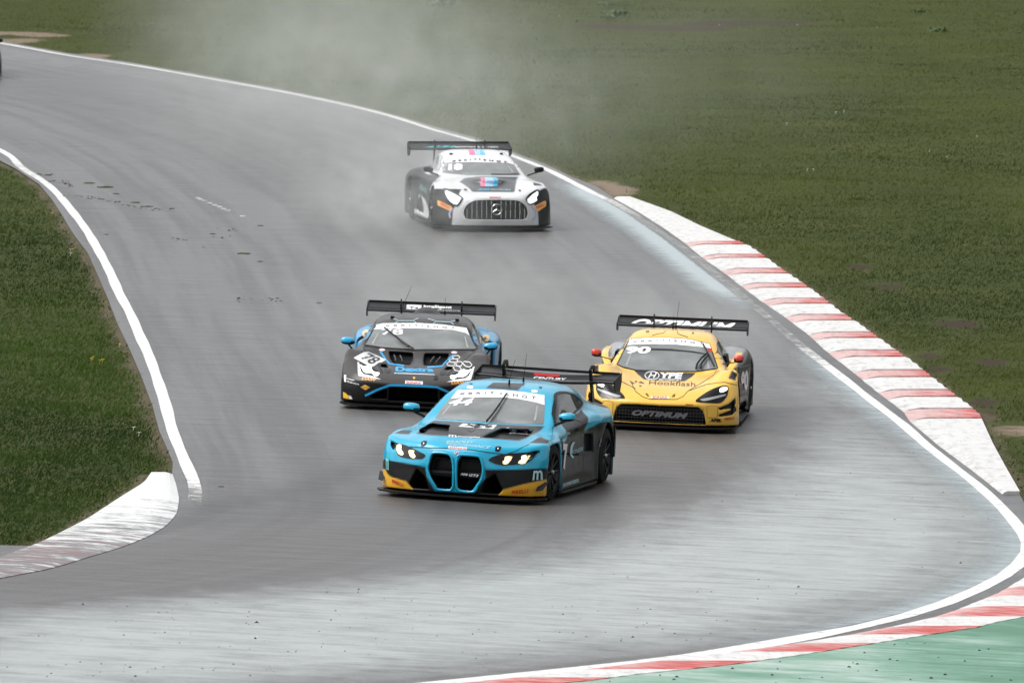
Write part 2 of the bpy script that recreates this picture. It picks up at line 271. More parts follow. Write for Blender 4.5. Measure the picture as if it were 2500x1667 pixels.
KERB_CORNER = [('r',[[(5.95,117.09),(7.58,117.94)],[(5.92,116.92),(7.53,117.76)],[(5.89,116.76),(7.47,117.58)],[(5.86,116.6),(7.41,117.4)],[(5.83,116.43),(7.35,117.22)],[(5.81,116.27),(7.29,117.04)],[(5.78,116.11),(7.24,116.87)],[(5.75,115.95),(7.18,116.69)],[(5.72,115.79),(7.12,116.51)]]),('w',[[(5.72,115.79),(7.12,116.51)],[(5.69,115.62),(7.06,116.33)],[(5.66,115.45),(7.01,116.15)],[(5.63,115.28),(6.95,115.97)],[(5.59,115.12),(6.89,115.79)],[(5.56,114.95),(6.83,115.6)],[(5.53,114.78),(6.77,115.42)],[(5.5,114.62),(6.71,115.24)],[(5.47,114.45),(6.66,115.07)]]),('r',[[(5.47,114.45),(6.66,115.07)],[(5.44,114.29),(6.6,114.89)],[(5.4,114.12),(6.55,114.71)],[(5.37,113.96),(6.51,114.54)],[(5.34,113.79),(6.47,114.37)],[(5.29,113.62),(6.42,114.2)],[(5.25,113.45),(6.38,114.04)],[(5.21,113.29),(6.34,113.87)],[(5.17,113.12),(6.3,113.7)]]),('w',[[(5.17,113.12),(6.3,113.7)],[(5.13,112.95),(6.25,113.52)],[(5.08,112.77),(6.21,113.35)],[(5.04,112.6),(6.17,113.18)],[(4.99,112.43),(6.13,113.01)],[(4.95,112.25),(6.08,112.83)],[(4.91,112.08),(6.04,112.66)],[(4.86,111.91),(5.99,112.49)],[(4.82,111.74),(5.94,112.31)]]),('r',[[(4.82,111.74),(5.94,112.31)],[(4.78,111.57),(5.88,112.14)],[(4.73,111.41),(5.83,111.97)],[(4.68,111.24),(5.78,111.8)],[(4.63,111.07),(5.72,111.63)],[(4.58,110.91),(5.67,111.46)],[(4.53,110.74),(5.62,111.3)],[(4.47,110.57),(5.57,111.13)],[(4.4,110.4),(5.51,110.96)]]),('w',[[(4.4,110.4),(5.51,110.96)],[(4.34,110.24),(5.45,110.8)],[(4.28,110.08),(5.37,110.64)],[(4.22,109.92),(5.3,110.47)],[(4.15,109.76),(5.22,110.3)],[(4.09,109.6),(5.16,110.14)],[(4.03,109.44),(5.1,109.99)],[(3.96,109.28),(5.04,109.83)],[(3.89,109.11),(4.99,109.68)]]),('r',[[(3.89,109.11),(4.99,109.68)],[(3.82,108.97),(4.94,109.53)],[(3.76,108.82),(4.89,109.39)],[(3.7,108.67),(4.8,109.24)],[(3.63,108.53),(4.72,109.08)],[(3.57,108.38),(4.64,108.92)],[(3.51,108.24),(4.55,108.77)],[(3.43,108.08),(4.47,108.61)],[(3.36,107.93),(4.39,108.46)]]),('w',[[(3.36,107.93),(4.39,108.46)],[(3.28,107.78),(4.31,108.3)],[(3.21,107.63),(4.23,108.15)],[(3.14,107.48),(4.16,108.0)],[(3.06,107.33),(4.08,107.85)],[(2.99,107.18),(4.01,107.7)],[(2.92,107.04),(3.93,107.55)],[(2.84,106.89),(3.86,107.4)],[(2.76,106.73),(3.78,107.25)]]),('r',[[(2.76,106.73),(3.78,107.25)],[(2.67,106.58),(3.71,107.1)],[(2.59,106.43),(3.63,106.95)],[(2.5,106.27),(3.56,106.81)],[(2.42,106.12),(3.48,106.66)],[(2.33,105.96),(3.4,106.51)],[(2.24,105.81),(3.33,106.36)],[(2.13,105.64),(3.25,106.21)],[(2.03,105.48),(3.18,106.06)]]),('w',[[(2.03,105.48),(3.18,106.06)],[(1.93,105.32),(3.1,105.91)],[(1.82,105.15),(3.02,105.76)],[(1.71,104.98),(2.94,105.6)],[(1.61,104.82),(2.86,105.45)],[(1.5,104.65),(2.77,105.29)],[(1.41,104.49),(2.69,105.13)],[(1.31,104.33),(2.6,104.98)],[(1.22,104.17),(2.52,104.83)]]),('r',[[(1.22,104.17),(2.52,104.83)],[(1.14,104.02),(2.44,104.68)],[(1.05,103.87),(2.36,104.53)],[(0.96,103.72),(2.27,104.38)],[(0.88,103.57),(2.18,104.22)],[(0.79,103.42),(2.09,104.07)],[(0.7,103.27),(1.98,103.92)],[(0.62,103.12),(1.87,103.75)],[(0.53,102.97),(1.76,103.59)]]),('w',[[(0.53,102.97),(1.76,103.59)],[(0.44,102.82),(1.66,103.44)],[(0.34,102.68),(1.55,103.29)],[(0.25,102.53),(1.45,103.13)],[(0.16,102.39),(1.34,102.98)],[(0.07,102.24),(1.24,102.83)],[(-0.03,102.09),(1.17,102.7)],[(-0.12,101.95),(1.09,102.56)],[(-0.21,101.81),(1.02,102.42)]]),('r',[[(-0.21,101.81),(1.02,102.42)],[(-0.28,101.69),(0.96,102.32)],[(-0.36,101.58),(0.9,102.22)],[(-0.43,101.47),(0.85,102.12)],[(-0.51,101.36),(0.79,102.01)],[(-0.58,101.25),(0.71,101.9)],[(-0.65,101.14),(0.63,101.79)],[(-0.73,101.03),(0.55,101.67)],[(-0.8,100.92),(0.47,101.56)]])]
IKERB_OUT = [(-4.06,124.04),(-3.96,122.45),(-3.87,120.55),(-3.84,118.68),(-3.9,117.13),(-4.06,115.62),(-4.3,114.15),(-4.62,112.72),(-4.93,111.27),(-5.43,109.8),(-5.88,108.62)]
IKERB_IN = [(-4.31,123.9),(-4.34,122.46),(-4.53,120.4),(-4.8,117.21),(-5.02,115.3),(-5.2,113.86),(-5.43,112.52),(-5.63,111.33),(-5.96,109.99)]
BANDS = {'chalk':[(0.61,194.98),(1.33,187.55),(1.8,182.51),(2.41,174.33),(2.95,166.01),(3.45,158.99),(3.74,155.52)],'chalk2':[(3.93,153.01),(4.34,146.73),(4.72,140.62),(5.09,135.71),(5.43,130.87),(5.74,126.39),(5.86,123.16),(5.83,119.93),(5.49,116.7),(4.85,113.71),(4.18,111.27),(3.23,108.78),(1.89,105.95),(0.62,103.86)],'palepoly':[(-6.05,105.45),(-5.27,106.67),(-4.43,107.84),(-3.47,109.18),(-2.24,110.92),(-1.11,112.72),(-0.23,114.42),(0.65,117.16),(1.68,121.46),(2.49,125.85),(3.1,130.96),(3.77,136.42),(4.25,143.67),(4.7,139.91),(5.4,130.26),(5.82,123.69),(5.76,119.37),(4.73,113.88),(2.33,107.24),(-1.01,102.23),(-4.81,97.25),(-5.56,96.88)],'paletop':[(-14.4,252.08),(-12.08,245.44),(-8.84,236.1),(-5.82,227.06),(-3.43,217.55),(-1.64,208.42)],'lane':[(-6.2,108.07),(-5.4,109.21),(-3.76,112.01),(-2.06,115.95),(-0.24,120.96),(1.24,125.77),(2.62,132.61),(3.27,138.23)],'skid':[(-3.56,119.49),(-2.88,121.39),(-2.29,123.51),(-1.75,126.85),(-1.39,129.91)],'skid2':[(-3.49,117.79),(-2.6,119.65),(-1.22,123.82),(0.26,129.5)],'tyre':[(-12.0,225.55),(-10.99,223.22),(-9.37,220.12),(-7.8,215.16),(-6.14,207.8),(-4.31,198.69),(-2.63,190.3)],'tyre2':[(-10.64,215.98),(-8.79,212.43),(-6.72,205.3),(-4.21,194.28),(-2.13,179.99)],'lanemid':[(-11.35,230.57),(-7.12,212.66),(-3.45,194.39),(-1.39,176.51),(0.0,156.0),(0.86,144.51)],'green1':[(4.86,106.83),(5.33,107.91),(5.21,105.36),(4.7,105.1)]}
DIRT = [(1.86,188.96,0.5,2.2),(1.65,190.68,0.4,1.8),(1.44,191.6,0.3,1.2),(3.21,262.58,2.2,2.5),(4.22,261.47,1.6,2.0),(6.19,266.24,1.8,2.0),(5.32,265.03,1.2,1.5),(2.39,264.0,1.0,1.5),(-12.24,256.86,1.2,1.5),(-12.23,252.45,1.0,1.5),(-10.11,244.4,0.8,1.5),(-11.47,255.5,0.8,1.2),(3.83,167.24,0.25,2.0),(4.01,163.84,0.22,2.0),(4.6,157.56,0.2,1.5),(4.97,151.73,0.2,1.5),(5.72,145.02,0.2,1.5),(6.2,138.85,0.3,1.5),(-7.89,235.62,0.8,1.8),(6.63,136.39,0.3,1.5),(5.86,163.22,0.35,0.9),(6.69,155.48,0.4,1.1),(5.91,149.05,0.25,0.8),(6.84,148.09,0.3,0.8),(5.62,167.68,0.2,0.8),(6.08,146.65,0.25,0.8),(6.4,140.99,0.3,0.8),(6.06,139.47,0.2,0.6),(4.92,159.9,0.2,0.7)]
CLODS = [(-7.38,188.46,0.3),(-7.73,189.79,0.22),(-5.95,181.84,0.1),(-6.38,182.4,0.16),(-6.66,183.64,0.16),(-7.1,186.34,0.12),(-4.36,168.9,0.2),(-4.28,176.95,0.12),(-4.04,166.86,0.1),(-5.02,174.39,0.1),(-2.91,156.83,0.1),(-6.8,173.89,0.08),(-5.07,170.56,0.05),(-3.44,122.69,0.07),(-8.78,192.74,0.12),(-8.61,192.47,0.14)]
SMEARS = [[(-8.05,185.65),(-7.68,185.44),(-7.28,184.59),(-6.94,183.34)],[(-8.81,192.59),(-8.58,192.62),(-8.36,192.8)],[(-6.77,182.59),(-6.51,182.38),(-6.27,181.66),(-5.95,181.71)],[(-4.27,157.01),(-3.91,157.44),(-3.47,157.11)],[(-5.65,172.56),(-5.32,172.99)],[(-8.5,190.79),(-8.23,190.55),(-8.0,188.77)],[(-4.92,175.88),(-4.5,175.59)],[(-5.07,173.77),(-4.72,173.48)]]
DASHES = [(-5.6,185.26),(-5.54,184.87),(-5.46,184.49),(-5.35,183.73),(-5.24,183.11),(-5.14,182.61),(-5.05,181.99),(-4.97,181.5),(-4.67,179.8)]
WEEDS = [(2.43,268.25,0.5),(2.76,269.93,0.6),(2.45,276.59,0.4),(-2.0,275.2,0.7),(10.7,260.81,0.45),(10.75,273.02,0.4),(-1.74,275.82,0.5)]
FLOWERS = [(-7.15,168.15,'w'),(-7.11,167.12,'w'),(-7.12,168.28,'y'),(-7.93,178.99,'y'),(-5.51,145.51,'y'),(-5.77,142.78,'y'),(-5.78,142.45,'y'),(-5.62,142.36,'y'),(-5.65,142.18,'y'),(-4.76,130.27,'w'),(-4.66,129.44,'w'),(5.24,263.45,'w'),(8.35,199.93,'w'),(8.12,202.32,'w'),(6.78,217.78,'w'),(6.96,218.17,'w'),(5.55,195.4,'w'),(5.66,195.27,'w'),(5.62,212.76,'w'),(9.3,207.98,'w'),(9.2,262.33,'w'),(7.23,263.8,'w'),(1.22,268.84,'w')]
POSE_BLUE = (-0.481,123.076,13.2)
POSE_BLACK = (-1.263,136.663,2.3)
POSE_YELLOW = (1.966,134.905,4.4)
POSE_WHITE = (-0.405,176.921,-8.2)
POSE_FIFTH = (-12.419,232.633,-6)
# livery, glass and lettering outlines, metres on each car (x, height in the oblique front elevation; S_/N_ outlines are y, z on a side)
D_BLUE={
 'grille_right':[(-0.278,0.541),(-0.116,0.549),(-0.063,0.526),(-0.038,0.479),(-0.022,0.382),(-0.021,0.193),(-0.037,0.15),(-0.065,0.126),(-0.198,0.129),(-0.23,0.165),(-0.299,0.273),(-0.326,0.369),(-0.312,0.447)],
 'grille_left':[(0.058,0.541),(0.241,0.543),(0.291,0.521),(0.316,0.46),(0.329,0.405),(0.323,0.306),(0.285,0.22),(0.236,0.133),(0.093,0.127),(0.05,0.148),(0.032,0.196),(0.026,0.427),(0.033,0.497)],
 'duct_l':[(-0.487,0.352),(-0.344,0.27),(-0.245,0.129),(-0.29,0.102),(-0.501,0.103),(-0.564,0.158)],
 'duct_r':[(0.372,0.269),(0.47,0.355),(0.559,0.17),(0.522,0.119),(0.31,0.117)],
 'dark':[(-0.934,0.438),(-0.838,0.425),(-0.633,0.41),(-0.363,0.38),(-0.344,0.275),(-0.231,0.098),(0.23,0.104),(0.365,0.295),(0.36,0.394),(0.675,0.416),(0.976,0.46),(1.088,0.106),(0.563,0.084),(-0.248,0.071),(-0.874,0.103)],
 'panel_l':[(-0.784,0.328),(-0.479,0.353),(-0.581,0.178),(-0.784,0.265)],
 'panel_r':[(0.483,0.356),(0.864,0.423),(0.893,0.28),(0.578,0.171)],
 'yel_l':[(-0.919,0.314),(-0.879,0.267),(-0.83,0.234),(-0.605,0.191),(-0.51,0.102),(-0.856,0.097)],
 'yel_r':[(0.521,0.102),(0.571,0.171),(0.978,0.315),(1.068,0.107),(0.967,0.095),(0.697,0.096)],
 'head_l':[(-0.902,0.662),(-0.79,0.639),(-0.658,0.618),(-0.537,0.582),(-0.435,0.545),(-0.376,0.517),(-0.411,0.473),(-0.489,0.465),(-0.61,0.465),(-0.708,0.48),(-0.762,0.513),(-0.791,0.575)],
 'head_r':[(0.389,0.515),(0.488,0.575),(0.653,0.609),(0.803,0.631),(0.918,0.661),(0.887,0.591),(0.832,0.52),(0.765,0.491),(0.549,0.46),(0.436,0.482)],
 'led1':[(-0.779,0.615),(-0.717,0.621),(-0.71,0.565),(-0.67,0.525),(-0.678,0.496),(-0.728,0.507),(-0.768,0.548)],
 'led2':[(-0.6,0.564),(-0.526,0.561),(-0.534,0.533),(-0.501,0.499),(-0.522,0.47),(-0.572,0.488),(-0.598,0.529)],
 'led3':[(0.568,0.561),(0.647,0.566),(0.608,0.48),(0.557,0.474),(0.55,0.506),(0.573,0.521)],
 'led4':[(0.747,0.587),(0.821,0.595),(0.794,0.497),(0.723,0.492),(0.726,0.519),(0.75,0.541)],
 'hood':[(-0.612,0.762),(-0.64,0.811),(-0.637,0.908),(-0.597,0.943),(0.044,0.939),(0.715,0.959),(0.697,0.864),(0.684,0.796),(0.636,0.759),(0.211,0.76),(-0.209,0.759),(-0.398,0.751)],
 'vent_l':[(-0.593,0.78),(-0.591,0.878),(-0.274,0.907),(-0.206,0.8),(-0.364,0.801)],
 'vent_r':[(0.209,0.769),(0.253,0.834),(0.306,0.895),(0.699,0.909),(0.682,0.811),(0.617,0.769)],
 'naca1':[(-0.066,0.928),(0.087,0.936),(0.088,0.908),(-0.047,0.896)],
 'naca2':[(-0.071,0.858),(0.03,0.859),(0.004,0.828)],
 'stripe':[(-0.191,1.451),(0.201,1.467),(0.19,1.369),(-0.211,1.372)],
 'fend_l':[(-0.913,0.75),(-0.853,0.804),(-0.718,0.8),(-0.707,0.747)],
 'fend_r':[(0.76,0.741),(0.789,0.828),(0.941,0.792),(0.955,0.747)],
 'screen':[(-0.617,0.96),(-0.633,1.072),(-0.578,1.229),(-0.536,1.323),(-0.47,1.336),(-0.134,1.362),(0.21,1.36),(0.531,1.33),(0.603,1.181),(0.688,0.978),(0.372,0.961),(0.018,0.959),(-0.317,0.966)],
 'banner':[(-0.536,1.323),(-0.318,1.346),(0.006,1.36),(0.283,1.352),(0.531,1.33),(0.589,1.211),(0.476,1.235),(0.263,1.262),(0.055,1.269),(-0.213,1.254),(-0.414,1.236),(-0.566,1.215)],
 't_brit':[(-0.474,1.266),(-0.055,1.3),(-0.074,1.334),(-0.48,1.296)],
 't_ish':[(0.021,1.298),(0.46,1.271),(0.453,1.307),(0.003,1.333)],
 't_44':[(-0.566,1.125),(-0.265,1.15),(-0.276,1.24),(-0.558,1.219)],
 't_m1':[(0.881,0.306),(0.971,0.32),(0.963,0.432),(0.886,0.419)],
 't_m0':[(-0.903,0.315),(-0.859,0.31),(-0.873,0.45),(-0.926,0.455)],
 't_pir_l':[(-0.802,0.162),(-0.644,0.129),(-0.648,0.167),(-0.803,0.208)],
 't_pir_r':[(0.668,0.119),(0.844,0.155),(0.844,0.2),(0.67,0.165)],
 't_bra':[(-0.156,0.677),(0.171,0.695),(0.162,0.718),(-0.169,0.707)],
 't_per':[(-0.143,0.653),(0.393,0.641),(0.387,0.675),(-0.149,0.678)],
 't_mon':[(-0.074,0.751),(0.198,0.757),(0.177,0.781),(-0.094,0.775)],
 't_mm':[(-0.178,0.749),(-0.086,0.75),(-0.108,0.776),(-0.199,0.778)],
 'sonax':[(-0.111,0.642),(0.118,0.64),(0.121,0.608),(-0.097,0.612)],
 't_son':[(-0.087,0.617),(0.112,0.612),(0.113,0.635),(-0.093,0.637)],
 'badge':[(0.004,0.595),(0.031,0.587),(0.04,0.569),(0.03,0.551),(0.014,0.544),(-0.008,0.551),(-0.02,0.566),(-0.017,0.586)],
 'hoodno':[(-0.198,0.924),(0.213,0.932),(0.235,0.879),(-0.194,0.882)],
 't_hoodno':[(-0.158,0.887),(0.199,0.887),(0.191,0.925),(-0.157,0.919)],
 't_bm':[(0.424,0.832),(0.644,0.839),(0.629,0.858),(0.405,0.852)],
 't_M':[(0.555,0.863),(0.628,0.862),(0.599,0.894),(0.534,0.895)],
 'mst':[(0.501,0.871),(0.551,0.867),(0.542,0.899),(0.492,0.903)],
 'roundel':[(0.382,0.911),(0.417,0.905),(0.452,0.887),(0.46,0.865),(0.443,0.856),(0.411,0.861),(0.375,0.881),(0.367,0.901)],
 'pin_l':[(-0.457,0.658),(-0.443,0.684),(-0.395,0.683),(-0.39,0.647),(-0.43,0.618),(-0.45,0.622)],
 'pin_r':[(0.447,0.645),(0.445,0.674),(0.494,0.679),(0.51,0.657),(0.491,0.619),(0.455,0.621)],
 'pinw_l':[(-0.432,0.659),(-0.42,0.663),(-0.408,0.65),(-0.42,0.644)],
 'pinw_r':[(0.467,0.657),(0.479,0.659),(0.486,0.644),(0.474,0.642)],
 'shut':[(-0.77,0.602),(-0.637,0.6),(-0.314,0.608),(-0.042,0.619),(0.216,0.615),(0.411,0.596),(0.571,0.587),(0.684,0.642),(0.772,0.727)],
 'light1':[(-0.453,1.385),(-0.378,1.385),(-0.367,1.354),(-0.442,1.357)],
 'light2':[(0.344,1.388),(0.41,1.386),(0.425,1.358),(0.366,1.358)],
 'rooft':[(-0.474,1.422),(-0.425,1.421),(-0.415,1.407),(-0.456,1.407)],
 'rooft2':[(0.386,1.433),(0.419,1.433),(0.435,1.413),(0.407,1.414)],
 'mbar':[(0.059,0.324),(0.282,0.314),(0.288,0.335),(0.069,0.349)],
 'S_glass':[(0.699,0.84),(1.337,1.119),(1.483,1.152),(1.703,1.169),(2.011,1.145),(2.309,1.093),(2.59,1.015),(2.574,0.977),(1.956,0.924),(1.572,0.875),(1.11,0.839),(0.735,0.833)],
 'S_black':[(1.328,0.804),(1.881,0.882),(2.357,0.935),(1.845,0.704),(2.208,0.736),(2.507,0.772),(2.946,0.759),(3.133,0.63),(3.418,0.001),(2.72,0.045),(0.411,0.071),(0.25,0.638),(0.741,0.633),(1.154,0.611)],
 'S_pion':[(1.23,0.456),(1.793,0.472),(1.806,0.519),(1.218,0.51)],
 'S_c':[(1.127,0.421),(1.377,0.414),(1.387,0.601),(1.123,0.624)],
 'S_7':[(0.774,0.307),(1.02,0.295),(0.984,0.606),(0.742,0.628)],
 'S_mono':[(0.295,0.736),(1.002,0.732),(1.045,0.761),(0.482,0.753)],
 'S_sub':[(1.193,0.368),(1.739,0.384),(1.737,0.406),(1.192,0.39)],
 'S_tri':[(2.328,0.4),(2.374,0.522),(3.252,0.333)],
 'S_tt':[(2.321,0.336),(3.252,0.273),(3.252,0.3),(2.317,0.363)],
 'S_vent':[(1.866,0.665),(2.185,0.651),(2.263,0.436),(1.915,0.469)],
 'S_door':[(1.595,0.868),(1.796,0.817),(1.824,0.711),(1.898,0.492),(1.798,0.178)],
 'S_handle':[(1.496,0.763),(1.659,0.764),(1.701,0.729),(1.631,0.712),(1.506,0.726)],
 'S_side':[(2.17,0.796),(2.345,0.812),(2.365,0.801),(2.19,0.779)],
}
D_BLACK={
 'dark':[(-0.939,0.459),(-0.667,0.379),(-0.312,0.345),(-0.289,0.352),(0.293,0.357),(0.434,0.322),(0.438,0.148),(-0.47,0.135),(-0.681,0.104),(-0.936,0.122)],
 'duct_c':[(-0.308,0.296),(0.292,0.317),(0.303,0.142),(-0.301,0.131)],
 'duct_l':[(-0.543,0.166),(-0.34,0.279),(-0.326,0.177)],
 'trim':[(-0.634,0.178),(-0.468,0.265),(-0.312,0.328),(-0.155,0.333),(0.004,0.337)],
 'head_sur':[(-0.771,0.624),(-0.742,0.448),(-0.725,0.432),(-0.426,0.398),(-0.544,0.441),(-0.669,0.463),(-0.709,0.501),(-0.747,0.612)],
 'head':[(-0.747,0.612),(-0.693,0.588),(-0.475,0.491),(-0.459,0.472),(-0.478,0.432),(-0.543,0.439),(-0.669,0.467),(-0.708,0.515)],
 'led':[(-0.731,0.586),(-0.689,0.562),(-0.629,0.575),(-0.581,0.547),(-0.561,0.508),(-0.513,0.49),(-0.464,0.482),(-0.486,0.438),(-0.524,0.442),(-0.562,0.475),(-0.639,0.478),(-0.681,0.503)],
 'number':[(-0.83,0.672),(-0.708,0.757),(-0.656,0.765),(-0.415,0.67),(-0.464,0.628),(-0.501,0.623),(-0.553,0.57),(-0.588,0.555)],
 't_no':[(-0.743,0.672),(-0.589,0.592),(-0.469,0.674),(-0.65,0.753)],
 't_dex':[(-0.258,0.512),(0.242,0.529),(0.229,0.581),(-0.272,0.581)],
 't_com':[(-0.254,0.491),(0.246,0.505),(0.243,0.523),(-0.257,0.507)],
 'under':[(-0.277,0.494),(0.258,0.496),(0.257,0.487),(-0.272,0.485)],
 'hoodline_l':[(-0.515,0.781),(-0.414,0.663),(-0.356,0.615),(-0.164,0.598)],
 'hoodline_r':[(0.142,0.587),(0.335,0.613),(0.377,0.69),(0.455,0.772)],
 'vent_l':[(-0.442,0.756),(-0.161,0.773),(-0.123,0.706),(-0.121,0.638),(-0.142,0.606),(-0.335,0.625)],
 'vent_r':[(0.074,0.774),(0.401,0.784),(0.365,0.689),(0.309,0.625),(0.096,0.613),(0.073,0.689)],
 'vent_s':[(-0.503,0.604),(-0.462,0.616),(-0.406,0.619),(-0.421,0.574),(-0.457,0.566)],
 'sonax':[(-0.112,0.397),(0.118,0.394),(0.119,0.352),(-0.112,0.355)],
 't_son':[(-0.098,0.356),(0.099,0.356),(0.093,0.386),(-0.101,0.389)],
 't_daw':[(-0.691,0.385),(-0.492,0.369),(-0.482,0.409),(-0.684,0.421)],
 't_daw2':[(0.493,0.365),(0.658,0.377),(0.664,0.41),(0.482,0.402)],
 'sun':[(-0.7,0.288),(-0.639,0.321),(-0.568,0.29),(-0.63,0.253)],
 't_sun':[(-0.689,0.279),(-0.572,0.277),(-0.573,0.296),(-0.69,0.298)],
 't_int':[(-0.894,0.382),(-0.782,0.359),(-0.784,0.385),(-0.896,0.408)],
 't_inf':[(-0.892,0.35),(-0.72,0.313),(-0.721,0.337),(-0.894,0.375)],
 't4':[(-0.932,0.446),(-0.902,0.44),(-0.9,0.346),(-0.925,0.355)],
 'pir':[(-0.934,0.22),(-0.906,0.208),(-0.856,0.174),(-0.851,0.129),(-0.928,0.14)],
 'pirw':[(-0.849,0.173),(-0.824,0.167),(-0.799,0.128),(-0.848,0.128)],
 'screen':[(-0.734,0.863),(-0.618,1.148),(-0.512,1.166),(-0.029,1.189),(0.386,1.176),(0.582,1.148),(0.752,0.87),(0.708,0.857),(-0.037,0.82),(-0.51,0.833)],
 'banner':[(-0.618,1.148),(-0.536,1.166),(-0.205,1.183),(-0.029,1.189),(0.268,1.181),(0.582,1.148),(0.635,1.042),(0.586,1.074),(0.395,1.111),(-0.076,1.112),(-0.43,1.098),(-0.648,1.075)],
 't_brit':[(-0.493,1.124),(-0.056,1.137),(-0.06,1.164),(-0.491,1.147)],
 't_ish':[(-0.009,1.137),(0.428,1.125),(0.436,1.15),(-0.013,1.164)],
 't_78':[(-0.535,1.005),(-0.24,1.017),(-0.246,1.1),(-0.535,1.086)],
 'hex1':[(0.445,0.737),(0.467,0.761),(0.516,0.766),(0.549,0.741),(0.528,0.718),(0.473,0.718)],
 'hex2':[(0.409,0.697),(0.448,0.72),(0.507,0.718),(0.53,0.692),(0.492,0.669),(0.436,0.672)],
 'hex3':[(0.386,0.648),(0.414,0.675),(0.474,0.673),(0.505,0.647),(0.476,0.62),(0.413,0.622)],
 'hex4':[(0.509,0.648),(0.531,0.685),(0.584,0.68),(0.6,0.655),(0.585,0.62),(0.535,0.622)],
 'hex5':[(0.6,0.663),(0.617,0.687),(0.698,0.678),(0.733,0.641),(0.708,0.612),(0.647,0.621)],
 'hex6':[(0.484,0.603),(0.518,0.622),(0.561,0.615),(0.597,0.581),(0.572,0.55),(0.513,0.561)],
 'rl1':[(-0.076,1.256),(-0.146,1.22),(-0.088,1.19)],
 'rl2':[(0.054,1.254),(0.172,1.224),(0.136,1.192)],
 'rl3':[(0.421,1.245),(0.355,1.222),(0.407,1.189)],
 'rl4':[(-0.405,1.235),(-0.323,1.213),(-0.371,1.182)],
 'rl5':[(-0.323,1.211),(-0.146,1.218)],
 'rl6':[(0.173,1.221),(0.355,1.222)],
 'seam_l':[(-0.736,0.815),(-0.645,0.729),(-0.51,0.604),(-0.421,0.494),(-0.462,0.492),(-0.574,0.547)],
 'seam_r':[(0.723,0.838),(0.575,0.68),(0.409,0.492)],
 'seam_r2':[(0.409,0.492),(0.698,0.618),(0.842,0.658)],
 'pod_l':[(-0.409,0.548),(-0.367,0.563),(-0.321,0.528),(-0.34,0.49),(-0.387,0.502)],
 'dot1':[(-0.802,0.479)],
 'emblem':[(-0.017,0.451),(0.012,0.449),(0.012,0.429),(0.0,0.418),(-0.017,0.429)],
 'tow':[(0.258,0.475),(0.299,0.477),(0.309,0.428),(0.258,0.426)],
 'stk1':[(-0.535,0.802),(-0.499,0.822),(-0.452,0.81),(-0.457,0.792),(-0.501,0.784)],
 'stk2':[(0.421,0.808),(0.452,0.824),(0.498,0.816),(0.496,0.795),(0.447,0.788)],
}
